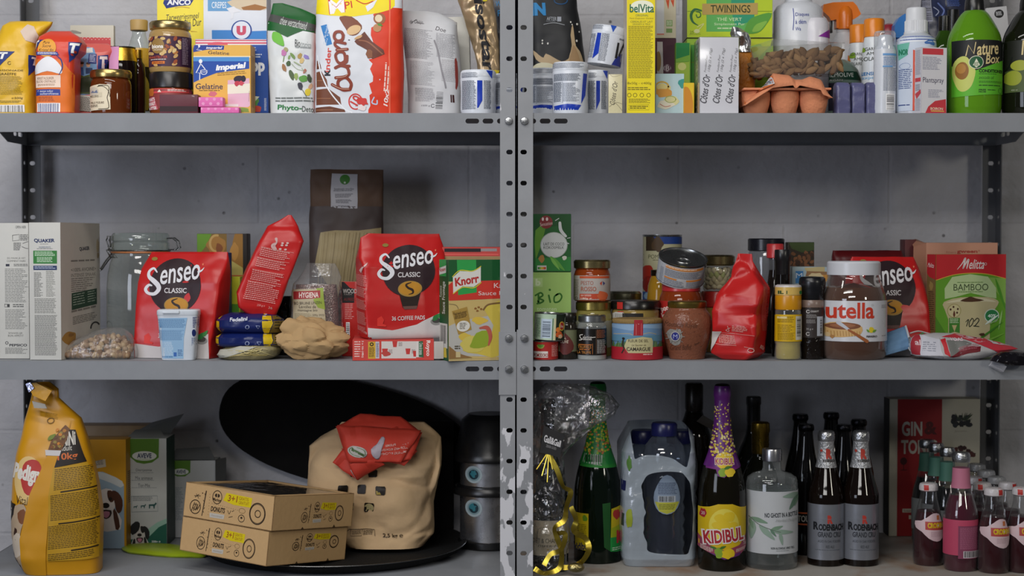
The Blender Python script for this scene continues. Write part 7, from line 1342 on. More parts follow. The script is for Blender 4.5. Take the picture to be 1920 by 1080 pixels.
# dog treat box
def dog(a,cx,cy,s,brown,pale):
 T = lambda L:[(cx+x*s,cy+y*s)for x,y in L]
 a.poly(T([(-.75,.75),(.75,.75),(1.0,2.1),(-.9,2.1)]),pale,sm=2); a.poly(T([(.45,.6),(.75,.9),(.95,1.9),(.65,2.1)]),brown,sm=2); a.poly(T([(-.8,1.0),(-.55,.9),(-.6,2.0),(-.95,2.0)]),brown,sm=2)
 a.poly(T([(-.62,-.55),(0,-.85),(.6,-.6),(.72,.1),(.5,.7),(.1,1.05),(-.35,.95),(-.6,.5),(-.75,0)]),pale,sm=2)
 a.poly(T([(.45,-.7),(.85,-.55),(1.15,.0),(1.1,.7),(.85,.95),(.65,.6),(.55,.0),(.3,-.3)]),brown,sm=2); a.poly(T([(-.55,-.7),(-.75,-.4),(-.95,.1),(-.75,.2),(-.5,-.1),(-.35,-.5)]),brown,sm=2); a.poly(T([(.1,-.7),(.5,-.6),(.55,.0),(.3,.15),(.1,-.2)]),brown,sm=2)
 a.ell(cx-.48*s,cy-.08*s,.13*s,.12*s,'1d1410',n=14); a.ell(cx+.3*s,cy-.1*s,.13*s,.12*s,'1d1410',n=14); a.ell(cx-.04*s,cy+.38*s,.27*s,.2*s,'17130f',n=18)
 a.poly(T([(-.4,.72),(.35,.72),(.3,1.15),(-.02,1.35),(-.32,1.15)]),'2c1a16',sm=2); a.poly(T([(-.26,.82),(.22,.82),(.2,1.12),(-.02,1.28),(-.22,1.12)]),'b8788c',sm=2)
a = Art(150,824,236,1031,base='c08a14',fr=E2); a.poly([(20,480),(90,420),(180,420),(270,460),(310,500),(310,920),(20,920)],'8fa4b4',sm=0); a.poly([(20,480),(120,425),(200,430),(300,480),(290,520),(150,460),(40,520)],'c0c4c4',sm=2); a.rect(20,410,134,492,'1a2250'); a.text('x',70,438,102,470,'d8d8dc',bold=.03); a.text('denta',0,438,62,470,'d8d8dc',bold=.03)
a.poly([(88,360),(195,340),(200,388),(95,408)],'bdb19c'); a.fine(96,358,190,390,3,'4a443c',fill=.4,slope=-.15); a.ring(65,320,15,15,4,'cfc6b0',n=16); a.fine(55,314,76,326,2,'4a3c1c')
dog(a,200,600,88,'4a2a1c','d2cac4')
sd = Art(0,0,1,1,base='a87a14'); sd.fine(.2,.3,.8,.6,12,'4a3410')
boxat('dog_treat_box','yellow dog treat box with a brown and white dog picture beside the yellow bag','dog treat box',150,236,824,.236,.055,ZB,mat('b9861a','card'),a,right=sd)
boxat('cardboard_box','plain light brown cardboard box edge at the back above the dog treat box','cardboard box',142,300,798,.384,.05,ZB,mat('8d6f44','card',.2,60))
# two vet dog food cartons with open flaps
WB = mat('aeb0ae','card')
a = Art(236,822,312,1024,base='b2b4b2',fr=E2); a.poly([(352,208),(535,208),(532,330),(490,362),(440,370),(395,362),(352,325)],'4c7420',sm=0); a.ell(443,320,76,30,'c4c8c4'); a.text('AVEVE',398,303,488,334,'1f2c50',bold=.03); a.fine(400,340,485,346,1,'8a9a6a')
for(t,y,w)in(('Diertjesmix',400,100),('Mix animaux',448,108),('Tier-Mix',495,74)):a.text(t,440-w/2,y,440+w/2,y+22,'44484c'); a.fine(362,y+24,520,y+32,1,'8a8e90')
a.stroke([(362,575),(522,572),(525,670),(362,675),(362,575)],3,'6a7478',sm=0); a.fine(370,578,495,608,3,'50585c',fill=.4)
for(x,y,q)in((385,642,.6),(433,638,.8),(490,634,1.2)):a.poly([(x-18*q,y-6*q),(x+12*q,y-8*q),(x+18*q,y-18*q),(x+24*q,y-10*q),(x+14*q,y),(x+12*q,y+16*q),(x+7*q,y+16*q),(x+5*q,y+2*q),(x-10*q,y+2*q),(x-12*q,y+16*q),(x-17*q,y+16*q)],'1d4a48')
a.poly([(330,850),(440,840),(480,790),(520,750),(592,710),(592,895),(330,895)],'1d5a4a',sm=0); a.poly([(440,800),(520,740),(592,710),(592,740),(530,770),(470,830)],'8fb4a4',sm=0); dog(a,412,800,52,'1a1a1c','bdb8b2'); a.poly([(348,775),(385,735),(412,745),(405,790),(365,820)],'1a1a1c',sm=2); a.text('500g ℮',485,855,540,872,'d8dcd8',bold=.02)
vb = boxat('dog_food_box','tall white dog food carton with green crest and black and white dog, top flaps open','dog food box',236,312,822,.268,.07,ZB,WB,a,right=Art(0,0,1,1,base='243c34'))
def flaps(o,pts,m,name='flap'):
 for q in pts:
  vs =[P(*c)-o.location for c in q]; mb = MB(); n = len(vs); vs2 =[v+Vector((0,.0012,.0004))for v in vs]; mb.add(vs+vs2,[tuple(range(n)),tuple(reversed(range(n,2*n)))]+[(i,i+n,(i+1)%n+n,(i+1)%n)for i in range(n)],m); mb.build(name,o)
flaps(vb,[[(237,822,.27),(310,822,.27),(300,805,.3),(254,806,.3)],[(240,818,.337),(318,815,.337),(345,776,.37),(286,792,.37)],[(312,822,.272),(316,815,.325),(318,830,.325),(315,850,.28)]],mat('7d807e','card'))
a = Art(314,863,405,1012,base='a9abac',fr=E2); a.poly([(615,350),(735,348),(733,425),(700,450),(650,450),(615,430)],'4c7420'); a.ell(673,420,50,20,'c4c8c4'); a.text('AVEVE',645,408,705,432,'1f2c50',bold=.03); a.fine(600,520,690,730,18,'6a7880',fill=.4,rag=.3)
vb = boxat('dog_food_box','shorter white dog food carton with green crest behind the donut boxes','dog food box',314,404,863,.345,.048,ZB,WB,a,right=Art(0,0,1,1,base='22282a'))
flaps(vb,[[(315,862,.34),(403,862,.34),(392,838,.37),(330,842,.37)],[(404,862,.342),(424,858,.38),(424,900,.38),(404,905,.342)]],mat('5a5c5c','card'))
# lime sachet
def flat_on_shelf(px_,py_):y = depth_at(py_,ZB+.004); return P(px_,py_,y)
so = smooth_pts([(228,1027),(238,1021),(262,1019),(300,1020),(345,1024),(376,1031),(386,1041),(360,1042),(318,1041),(270,1037),(238,1033)],4,True); q =[flat_on_shelf(*p)for p in so]; c = sum(q,Vector())/len(q)
t = c.copy(); t.z = ZB; mb = MB(); n = len(q); vs =[]; fs =[]
for sc_,z_ in((.97,.0004),(1,.003),(.93,.0055),(.7,.0085),(.35,.0098)):
 for p in q:vs.append(((p.x-c.x)*sc_,(p.y-c.y)*sc_,z_+.0012*noise.noise(p*60)))
for k in range(4):fs +=[(k*n+i,k*n+(i+1)%n,(k+1)*n+(i+1)%n,(k+1)*n+i)for i in range(n)]
fs +=[tuple(reversed(range(n))),tuple(4*n+i for i in range(n))]; mb.add(vs,fs,mat('93a81c','film',.2,40),True)
tag(mb.build('treat_sachet',loc=t),'flat lime green sachet lying on the shelf before the white dog food cartons','treat sachet')
# big shallow black pan
PC = Vector((P(625,540,.225).x,.225,ZB)); r_ = thing('crepe_pan','large round shallow black pan under the donut boxes and the potato bag','pan',PC)
mb = MB(); RR = .232; lathe(mb,[(0,.002),(RR*.9,.002),(RR*.95,.004),(RR*.985,.0105),(RR,.0155),(RR*1.004,.0165),(RR*1.0,.0172),(RR*.985,.0165),(RR*.965,.012),(RR*.93,.006),(RR*.5,.0045),(0,.0045)],mat('141414','matte',.5,220),96); mb.build('pan_body',r_)
mb = MB(); tube(mb,[(RR*1.003*math.cos(t*math.pi/48),RR*1.003*math.sin(t*math.pi/48),.0168)for t in range(96)],.001,mat('6c6c6c','metal'),6,closed=True); mb.build('rim',r_)
# donut boxes
CB = mat('c6a272','card',.08,120)
def donut_face(a,x0,y0,w,h,small=False,variant=0):
 a.fr =(0,0,1); X = lambda u:x0+u*w; Y = lambda v:y0+v*h; INK = '33261a'
 a.stroke([(X(.24),Y(.18)),(X(.215),Y(.9))],[w*.012,w*.008],INK,sm=0)
 for q in range(6):a.stroke([(X(.225+.012*math.sin(q*2)),Y(.25+q*.1)),(X(.232),Y(.3+q*.1))],w*.005,INK,sm=0)
 a.ring(X(.13),Y(.68),w*.06,h*.2,w*.008,INK,n=24); a.ring(X(.13),Y(.68),w*.025,h*.08,w*.006,INK,n=16)
 for q in range(4):a.stroke([(X(.09+q*.022),Y(.82-q*.02)),(X(.12+q*.02),Y(.55+q*.02))],w*.006,INK,sm=0)
 a.stroke([(X(.13),Y(.3)),(X(.16),Y(.42))],w*.005,INK,sm=0); a.stroke([(X(.16),Y(.3)),(X(.12),Y(.4))],w*.005,INK,sm=0); a.ell(X(.2),Y(.25),w*.007,h*.02,INK,n=8); a.stroke([(X(.11),Y(.36)),(X(.18),Y(.34))],w*.005,INK,sm=0)
 for q in range(8):a.ell(X(.285),Y(.25+q*.085),w*.003,h*.01,INK,n=6)
 a.ring(X(.37),Y(.3),w*.052,h*.19,w*.007,INK,n=28); a.poly([(X(.352),Y(.2)),(X(.366),Y(.2)),(X(.366),Y(.3)),(X(.352),Y(.3)),(X(.34),Y(.25))],INK); a.poly([(X(.374),Y(.2)),(X(.388),Y(.2)),(X(.4),Y(.25)),(X(.388),Y(.3)),(X(.374),Y(.3))],INK); a.text('Market',X(.325),Y(.33),X(.415),Y(.42),INK,bold=.02,rot=-3)
 a.poly([(X(.47),Y(.13)),(X(.76),Y(.16)),(X(.75),Y(.44)),(X(.56),Y(.44)),(X(.44),Y(.36))],'d9c312'); a.text('3+1',X(.49),Y(.17),X(.6),Y(.36),'9c5a1c',bold=.02,shear=.1); a.text('GRATIS',X(.615),Y(.18),X(.72),Y(.27),'9c6a1c'); a.text('GRATUIT',X(.615),Y(.3),X(.73),Y(.39),'9c6a1c')
 a.text('DONUTS',X(.31),Y(.58),X(.47),Y(.73),'241a12',bold=.03,shear=.12); a.poly([(X(.3),Y(.78)),(X(.47),Y(.77)),(X(.465),Y(.9)),(X(.305),Y(.91))],'c0b9ae'); a.text('Assortiment',X(.32),Y(.81),X(.45),Y(.87),'9a948c',shear=.2)
 for q in range(14):a.ell(X(.32+q*.024),Y(.5+q*.006),w*.003,h*.009,INK,n=6)
 a.stroke([(X(.5),Y(.63)),(X(.52),Y(.72)),(X(.535),Y(.62))],w*.005,INK); a.stroke([(X(.55),Y(.64)),(X(.57),Y(.6))],w*.005,INK,sm=0); a.stroke([(X(.52),Y(.82)),(X(.56),Y(.78))],w*.005,INK,sm=0)
 a.ring(X(.66),Y(.57),w*.035,h*.07,w*.004,'8a7048',n=20); a.ring(X(.66),Y(.79),w*.034,h*.1,w*.006,INK,n=20); a.ell(X(.66),Y(.77),w*.012,h*.03,INK,n=10)
 a.ring(X(.83),Y(.58),w*.085,h*.3,w*.009,INK,n=36); a.ring(X(.83),Y(.58),w*.078,h*.27,w*.004,INK,n=30); a.ring(X(.835),Y(.58),w*.03,h*.1,w*.007,INK,n=20)
 return a
Rm = Matrix.Rotation(R(5.2),3,'Y')@Matrix.Rotation(R(-4),3,'X')@Matrix.Rotation(R(-33),3,'Z'); ROT = Rm.to_euler()
def donuts(label,corner,wl,wr_,h,mirror):
 t = thing('donut_box',label,'donut box',corner,ROT,'stacked donut boxes'); mb = MB(); b = .0012
 # open tray: bottom and four walls
 for(x0,x1,y0,y1,z0,z1)in((-wl,0,0,wr_,0,.001),(-wl,0,0,.001,0,h),(-wl,0,wr_-.001,wr_,0,h),(-wl,-wl+.001,0,wr_,0,h),(-.001,0,0,wr_,0,h),(-wl,0,0,.012,h-.001,h),(-wl,0,wr_-.012,wr_,h-.001,h),(-wl,-wl+.012,0,wr_,h-.001,h),(-.012,0,0,wr_,h-.001,h)):rbox(mb,x0,x1,y0,y1,z0,z1,CB,0)
 f = donut_face(Art(0,0,190,56),0,0,190,56)if not mirror else donut_face(Art(0,0,190,56),26,3,150,52)
 f.lay(mb,quadmap((-wl,0,0),(wl,0,0),(0,0,h),(0,-1,0)))
 g = donut_face(Art(0,0,200,56),60,8,126,42)if not mirror else donut_face(Art(0,0,200,56),50,4,140,34)
 g.poly([(70,56),(74,52),(78,56)],'4a3820'); g.poly([(150,56),(154,51),(158,56)],'4a3820')
 if mirror:g.stroke([(98,30),(104,38),(112,29)],.8,'d8c8a4',sm=0)
 g.lay(mb,quadmap((0,0,0),(0,wr_,0),(0,0,h),(1,0,0))); mb.build('carton',t)
 mb = MB(); rbox(mb,-wl+.011,-.011,.011,wr_-.011,h-.0018,h-.0012,clear('box_window',(.6,.6,.6),.25,.6,(.12,.11,.1),.08,.4,20),0); mb.build('window_film',t)
 return t
c0 = P(499,1062,-.052); hb = .0555
d1 = donuts('lower donut box of the two, directly on the black pan',c0,.189,.201,hb,True)
up = Rm@Vector((0,0,1)); d2 = donuts('upper donut box with a film window in its lid, on top of the other',c0+up*(hb+.0008)+Vector((.0035,-.002,0)),.193,.205,.056,False)
# potato bag
PB = mat('cdae86','matte',.7,28)
a = Art(564,796,826,1048,fr=E4)
for(x,y,w,h,p_)in((375,440,60,46,0),(500,440,66,55,0),(290,540,66,60,1),(418,545,66,60,0),(548,550,72,60,2),(345,660,56,60,3),(468,665,70,62,4)):
 a.poly([(x+8,y),(x+w-6,y),(x+w,y+10),(x+w-4,y+h-8),(x+w-12,y+h),(x+6,y+h),(x,y+h-10),(x+2,y+8)],'1c150f')
 if p_ == 1:a.poly([(x+8,y+h-12),(x+w-6,y+h-10),(x+w-12,y+h-2),(x+8,y+h-2)],'a08a3c')
 if p_ == 2:a.poly([(x+4,y+h-30),(x+30,y+h-20),(x+40,y+h-3),(x+6,y+h-3)],'a08a3c',sm=0)
 if p_ in(3,4):a.ell(x+w/2,y+h/2+2,w*.46,h*.46,'b3a060' if p_==3 else 'b9ab7a')
a.stroke([(345,870),(380,840),(545,850),(550,890)],4,'3a2c1a',sm=0); a.stroke([(390,845),(388,885),(460,888),(460,850)],3,'3a2c1a',sm=0); a.fine(398,850,455,880,3,'3a2c1a',fill=.4); a.fine(468,855,540,888,3,'3a2c1a',fill=.4); a.ell(350,850,14,30,'2c2016'); a.text('2,5 kg ℮',604,872,738,906,'3a2c1a',bold=.02)
pz = ZB+.012
bg = bagthing('potato_bag','brown paper potato bag with square holes and a torn red folded top','potato bag',[(1040,690,775,.044,3),(1032,640,792,.056,3),(1010,604,810,.062,3),(954,578,809,.064,3),(924,568,816,.062,3),(880,569,823,.06,3),(843,571,823,.045,3),(828,590,822,.032,3),(812,622,804,.02,3),(800,634,790,.012,3)],.158,pz,PB,[a],wr=.0065,wf=15,seed=221,cr=2.6,seg=110,step=3)
RT = mat('c43c2c','paper',.25,50); L = lambda px_,py_,y:P(px_,py_,y)-bg.location
def fold(parent,name,pts,m,art=None,th=.0012,bulge=.004,n=14,seed=0):
 """a creased sheet over four corners (px, py, depth)"""
 q =[L(*c)for c in pts]; vs =[]; fs =[]
 f = lambda u,v:(q[0]*(1-u)+q[1]*u)*(1-v)+(q[3]*(1-u)+q[2]*u)*v
 def pos(u,v,h=0):
  p = f(u,v); w = noise.noise(Vector((p.x*40+seed,p.z*40,seed*1.7))); p.y += -bulge*math.sin(math.pi*u)*math.sin(math.pi*v)-abs(w)*.009-h; p.z += w*.003; return p
 for j in range(n+1):
  for i in range(n+1):vs.append(pos(i/n,j/n))
 for j in range(n):
  for i in range(n):fs.append((j*(n+1)+i,j*(n+1)+i+1,(j+1)*(n+1)+i+1,(j+1)*(n+1)+i))
 mb = MB(); mb.add(vs,fs,m,True)
 if art:art.lay(mb,lambda u,v,h:pos(u,1-v,h+.0011),n,n)
 o = mb.build(name,parent,sharp=18); md = o.modifiers.new('t','SOLIDIFY'); md.thickness = th; md.offset = 1; return o
fold(bg,'red_paper',[(624,868,0.159),(672,898,0.153),(764,830,0.163),(654,830,0.171)],RT,seed=1)
fold(bg,'red_paper',[(640,842,0.161),(758,872,0.149),(782,846,0.159),(744,800,0.171)],RT,seed=5)
ar = Art(0,0,1,1); ar.ell(.2,.3,.16,.17,'bdbab4'); ar.ring(.2,.3,.13,.13,.012,'5a7a4a'); ar.poly([(.1,.32),(.3,.2),(.31,.28),(.12,.4)],'4f6a3c'); ar.text('CHAIR FERME',.62,.52,.94,.6,'d8aca4',rot=170,bold=.02); ar.text('BLOEMIG KOKEND',.54,.38,.98,.46,'d8aca4',rot=170,bold=.02); ar.text('MEHLIG KOCHEND',.52,.24,.98,.32,'d8aca4',rot=170,bold=.02); ar.poly([(.46,.2),(.56,.1),(.58,.4),(.6,.7),(.55,.75),(.5,.55),(.42,.4)],'b5aab4',sm=2)
fold(bg,'red_paper',[(655,873,0.141),(770,862,0.145),(792,812,0.171),(630,798,0.161)],RT,None,seed=9,bulge=.012)
fold(bg,'red_paper',[(655,868,0.133),(752,866,0.137),(790,806,0.165),(632,797,0.156)],RT,ar,seed=11,bulge=.01); fold(bg,'paper_corner',[(657,882,0.150),(668,899,0.149),(679,893,0.150),(667,876,0.148)],mat('b9b4b2','paper'),n=3,bulge=.001)
fold(bg,'red_paper',[(655,870,0.135),(670,896,0.149),(722,872,0.144),(700,850,0.137)],RT,seed=15)
fold(bg,'red_top',[(632,800,0.161),(786,808,0.171),(752,782,0.191),(676,776,0.186)],RT,seed=13)
# leaning dark oval board and stacked pots
mb = MB(); n = 64; vs =[]; CX0,CZ0 = P(648,815,.4).x,P(648,815,.4).z; A_,B_,ro = 244*kk(.4),100*kk(.4),R(-13)
for yy,q in((0,.985),(.004,1),(.012,1),(.016,.985)):
 for i in range(n):
  t = 2*math.pi*i/n; x,z = A_*q*math.copysign(abs(math.cos(t))**.85,math.cos(t)),B_*q*math.copysign(abs(math.sin(t))**.85,math.sin(t)); vs.append((x*math.cos(ro)-z*math.sin(ro),yy,x*math.sin(ro)+z*math.cos(ro)))
fs =[tuple(range(n)),tuple(reversed(range(3*n,4*n)))]+[(j*n+i,j*n+(i+1)%n,(j+1)*n+(i+1)%n,(j+1)*n+i)for j in range(3)for i in range(n)]
mb.add(vs,fs,mat('0d0b0a','matte',.1,30)); tag(mb.build('serving_board',loc=(CX0,.405,CZ0),rot=(R(-3),0,0)),'big dark oval board leaning against the wall behind the potato bag','board')
boxat('dark_filler','thin black box filling the dark area behind the potato bag, beside the stacked pots','box',640,850,790,.352,.02,ZB,mat('0f0e0e','matte'))  # thin black filler for the dark area between potato bag and pots
def pot(label,top,bot,z,y,steel_t,steel_b,lidless):
 r = Round('cooking_pot',label,'pot',918,y,z,'stacked steel pots'); BLK = mat('121213','plastic')
 hw = 56; f = lambda v:None if v == 'base' else v
 r.part('pot_body',[(hw-2,None if bot=='base' else bot),(hw,(steel_b+4)),(hw,steel_b),(hw,steel_t),(hw+1,steel_t-1)],STEELP,56)
 r.part('base_ring',[(hw+3,None),(hw+5,steel_b+12),(hw+4,steel_b+2),(hw+.5,steel_b)],BLK,56)
 r.part('rim',[(hw+1,steel_t),(hw+12,steel_t-2),(hw+13,steel_t-8),(hw+9,steel_t-16),(hw-4,top+10),(hw-16,top),(4,top)],BLK,56)
 yy = steel_t+20; mb = MB()
 a2 = Art(870,steel_t,910,steel_b); a2.ell(889,yy,16,16,'a3b2b6'); a2.ell(889,yy,12,12,'7a949a'); a2.ell(889,yy,9,9,'16303a'); a2.blob(888,yy-1,6,6,'2f7480',.4); r.paint(mb,r.q([(hw,steel_b),(hw,steel_t)]),a2); mb.build('sticker',r.o); return r
STEELP = mat('b9b9bc','metal')
pot('lower steel pot with black base ring beside the double post, under its twin',915,'base',ZB,.27,925,1008,True)
zp = P(918,915,.27).z
pot('upper steel pot with a round sticker and black lid, stacked by the double post',775,'base',zp,.27,863,905,False)
# === bottom shelf, right bay
G5 =(960,710,.3424); G6 =(1150,760,.2964); G7 =(1390,730,.324); G8 =(1640,730,.3241)
DKG = mat('0b0d0b','shine'); GOLD = mat('b3953c','metal')
def bottle(name,label,cx,y,PR,m,z=None,group=None,seg=44,sm=True):
 r = Round(name,label,'bottle',cx,y,ZB if z is None else z,group); p = r.q(PR); mb = MB(); lathe(mb,[p[0]]+(smooth_prof(p[1:],3)if sm else p[1:]),m,seg); mb.build('glass',r.o,sharp=60); r.PR = PR; return r
 # champagne in cellophane
PR =[(37,None),(39,1070),(39,960),(37,925),(28,885),(17,850),(13,820),(13,775),(15,770),(14,750),(8,747)]
r = bottle('champagne_bottle','champagne bottle with cream label in clear cellophane beside the double post',1027,.062,PR,DKG)
a = Art(989,970,1067,1036,fr=G5); a.text('CHAMPAGNE',125,792,285,810,'9a9078'); a.stroke([(180,835),(200,815),(215,825)],4,'9a9078',sm=0); a.ring(196,828,16,10,3,'9a9078',n=14); a.stroke([(140,842),(255,842)],2,'b0a68c',sm=0); a.text('MOËT & CHANDON',92,850,300,880,'2c2a24'); a.text('IMPÉRIAL',142,888,262,902,'3a362c'); a.ell(195,915,6,6,'a8905c',n=10)
r.label(PR,970,1035,mat('b0a58e','paper'),a); champ = r.o
cell =[(1073,990,1066,.04,2.2),(1000,990,1068,.042,2.2),(900,992,1062,.036,2.2),(862,996,1060,.024,2.2),(845,996,1072,.03,2.2),(815,1000,1104,.036,2.2),(785,1000,1150,.04,2.2),(765,1002,1166,.038,2.2),(745,1006,1150,.034,2.2),(730,1016,1120,.024,2.2),(722,1026,1090,.012,2.2)]
bc = Bag(cell,.012,champ.location,wr=.007,wf=34,seed=301,seg=140,cr=2.5,step=2.5); mb = MB(); CEL = clear('cellophane',(.97,.97,.97),.0,.1,(.8,.8,.84),.05,1.0,70,.24); bc.mesh(mb,CEL,close=False); o = mb.build('cellophane',champ,sharp=8); o.location =(P(1027,540,.012).x-champ.location.x-(P(1027,540,.062).x-champ.location.x),-.05,0); o.location =(0,.012-.062,0)
mb = MB(); a = Art(1008,798,1062,858,fr=G5,base='131214'); a.text('Gall&Gall',160,315,252,368,'c4c2c4',rot=-16,bold=.03); a.text('ZEKER GOED',172,345,225,366,'8a888a',rot=-16)
t_ =[P(1012,848,.008),P(1050,858,.006),P(1058,815,.008),P(1020,798,.01)]; t_ =[v-champ.location for v in t_]; rbm = MB(); nq =(t_[1]-t_[0]).cross(t_[3]-t_[0]).normalized()
rbm.add(t_+[v-nq*.001 for v in t_],[(0,1,2,3),(7,6,5,4),(0,4,5,1),(1,5,6,2),(2,6,7,3),(3,7,4,0)],mat('131214','card')); ta = Art(0,0,1,1); ta.text('Gall&Gall',.1,.3,.92,.58,'c9c7c9',bold=.03); ta.text('ZEKER GOED',.25,.64,.75,.74,'8a888a')
ta.lay(rbm,lambda u,v,h:(t_[0]*(1-u)+t_[1]*u)*(1-v)+(t_[3]*(1-u)+t_[2]*u)*v+nq*h*(1 if nq.y<0 else-1)); rbm.build('gift_tag',champ)
def ribbon(pts,w,m):
 """flat curling band through (px, py, depth, twist)"""
 q = smooth_pts([tuple(P(a_,b_,c_)-champ.location)+(d_,)for a_,b_,c_,d_ in pts],8); mb = MB(); vs =[]; fs =[]
 for i,(x,y,z,tw)in enumerate(q):
  p = Vector((x,y,z)); a_ = Vector(q[max(0,i-1)][:3]); b_ = Vector(q[min(len(q)-1,i+1)][:3]); t =(b_-a_).normalized(); s_ = t.cross(Vector((0,-1,0))); s_ = s_.normalized()if s_.length>.1 else Vector((1,0,0)); s_ =(Matrix.Rotation(tw,3,t)@s_)*w/2; n_ = t.cross(s_).normalized()*.0004; vs +=[p+s_+n_,p-s_+n_,p-s_-n_,p+s_-n_]
 for i in range(len(q)-1):fs +=[(4*i+k,4*i+(k+1)%4,4*i+4+(k+1)%4,4*i+4+k)for k in range(4)]
 mb.add(vs,fs,m,True); return mb.build('ribbon',champ,sharp=50)
RB = mat('b09a3a','metal',.05,40)
ribbon([(1028,852,.012,0),(1044,880,.006,.2),(1056,912,.004,.8),(1070,922,.002,.2),(1062,950,.002,-.6),(1058,975,0,.2),(1040,990,-.001,.9),(1045,1010,-.002,.2),(1053,1035,-.002,-.5),(1048,1066,.0,.4),(1020,1075,-.004,.9),(1002,1066,.0,.3)],.0085,RB)
ribbon([(1070,950,.006,.2),(1080,975,.002,.7),(1076,995,.004,-.3),(1098,1010,.008,.3),(1104,1030,.004,0),(1092,1052,.004,-.4),(1072,1063,.008,.7),(1050,1064,.008,.4)],.009,RB)
ribbon([(1044,1000,.0,.4),(1060,1002,-.002,.2),(1052,1030,-.003,-.2),(1032,1040,0,.5),(1020,1060,.0,.3)],.008,RB)
for k_ in range(6):ribbon([(1026+k_*1.5,850,.01,.5),(1006+k_*10,880+(k_%3)*12,.006,.2)],.0014,RB)
mb = MB(); ellipsoid(mb,P(1080,1064,.0)-champ.location,(.014,.01,.008),mat('a89a68','metal',.8,120),18,12); mb.build('ribbon_knot',champ)
# children's sparkling bottles
def kid(label,cx,y,base,foil,foil2,m,side):
 PR =[(43,None),(44.5,base-6),(44.5,base-120),(42,base-160),(34,base-195),(25,base-220),(18,base-250),(14,base-285),(14,base-320),(15.5,base-324),(15.5,base-336),(13,base-345),(4,base-347)]
 r = bottle('sparkling_juice_bottle',label,cx,y,PR,m,group='sparkling juice bottles'); p = r.q(PR)
 fl =[(radius(p,z)+.0008,z)for z in[r.zz(base-195-i*4)for i in range(0,39)]]; mb = MB(); lathe(mb,fl,mat(foil,'film',.25,60),44); a = Art(cx-46,base-348,cx+46,base-190)
 for i in range(170):
  t = a.rng.random()**.6; py_ = base-320+105*t; hw = 13+16*t; a.ell(cx+a.rng.uniform(-hw,hw),py_,1.1+1.1*t,1.1+1.1*t,a.rng.choice(['c9b04a','b9a03c','d8cc8c'])if side=='p' else a.rng.choice(['8fae2c','c9b83c','b0703c']),n=8)
 r.paint(mb,fl,a,off=.0005); mb.build('foil',r.o)
 return r,PR
r,PR = kid('green foiled sparkling juice bottle turned sideways, half in the cellophane',1121,.14,1062,'1d7a34','5a9a2c',mat('08120a','shine'),'g')
a = Art(1075,838,1168,1036,fr=G5); a.poly([(400,385),(545,385),(582,440),(385,440)],'6f9a1c'); a.poly([(385,440),(585,440),(600,478),(370,470)],'2a8a34'); a.poly([(398,400),(492,408),(488,462),(385,448)],'b9bcb9'); a.bars(396,405,490,448,bg=None,n=16)
nb_ = a; a = Art(1075,940,1168,1036,fr=G5); a.rect(345,720,415,920,'c0ab10'); a.fine(355,780,405,860,7,'5a5210',fill=.4); a.blob(395,745,14,16,'5f8a1c'); a.text('kidibul',340,880,412,920,'1d2250',rot=10,bold=.03); sb_ = a; a = Art(1075,935,1168,1036,fr=G5); a.poly([(540,695),(605,680),(605,935),(535,925)],'9aa818',sm=0); a.poly([(540,695),(605,680),(605,780),(540,800)],'c4ae18'); a.poly([(535,850),(605,850),(605,935),(535,925)],'1f8a3c'); a.blob(570,728,22,26,'b0342c'); a.text('K',570,815,610,885,'b82a34',bold=.08); a.fine(545,905,600,925,2,'b9d0b4'); a.poly([(490,665),(535,660),(535,925),(500,900)],'144a1c')
r.label(PR,838,878,None,nb_,full=False,name='neck_label')
r.label(PR,940,1036,None,sb_,full=False,name='back_label'); r.label(PR,940,1036,None,a,full=False)
r,PR = kid('purple foiled sparkling juice bottle with a yellow front label, next to the clear spirit bottle',1355,.075,1066,'5a1f6c','7a2a80',mat('120f07','shine'),'p')
a = Art(1308,838,1402,1044,fr=G6); a.poly([(600,290),(790,290),(808,380),(740,400),(690,440),(650,430),(640,390),(582,385)],'6a2470'); a.ell(697,335,60,55,'c9b23c'); a.ell(697,335,54,50,'d4b41c'); a.text('KIDIBUL',634,318,758,364,'c9b9b0',bold=.09); a.text('KIDIBUL',638,322,754,360,'9a2434',bold=.02); a.blob(680,405,26,28,'7a9a2c'); a.blob(728,408,30,26,'d0b428'); a.leaf(690,385,740,370,.4,'3f6a24')
a.poly([(535,630),(600,620),(650,602),(740,602),(790,622),(845,630),(845,880),(800,915),(690,948),(590,905),(535,880)],'c9aa14',sm=0); a.ell(690,740,95,110,'d8c84c'); a.poly([(535,800),(600,860),(690,890),(790,860),(845,790),(845,880),(800,915),(690,948),(590,905),(535,880)],'8a3a50',sm=0); a.poly([(590,905),(690,925),(800,905),(790,925),(690,948)],'5a2468')
a.blob(562,665,18,28,'9c2430'); a.text('20',553,655,572,675,'d8c8c0');
for(x,y,q)in((660,690,34),(720,680,38),(690,735,40),(640,735,28),(745,735,30)):a.blob(x,y,q,q*.8,a.rng.choice(['b0b42c','d4b828','8fa82c']),.08)
a.text('KIDIBUL',556,752,824,850,'d8d0cc',rot=6,bold=.09); a.text('KIDIBUL',564,760,816,842,'a0222c',rot=6,bold=.03); a.blob(658,905,30,30,'7a9a2c'); a.blob(714,912,40,30,'d0b41c'); a.leaf(640,880,600,868,.4,'3f6a24'); a.leaf(660,878,700,862,.4,'3f6a24'); a.text('75cl',815,840,838,862,'d0c0b8'); a.fine(548,860,620,890,3,'cfb8b0',slope=.3); a.fine(765,885,835,905,3,'cfb8b0',slope=-.2)
r.label(PR,840,1042,None,a,full=False)
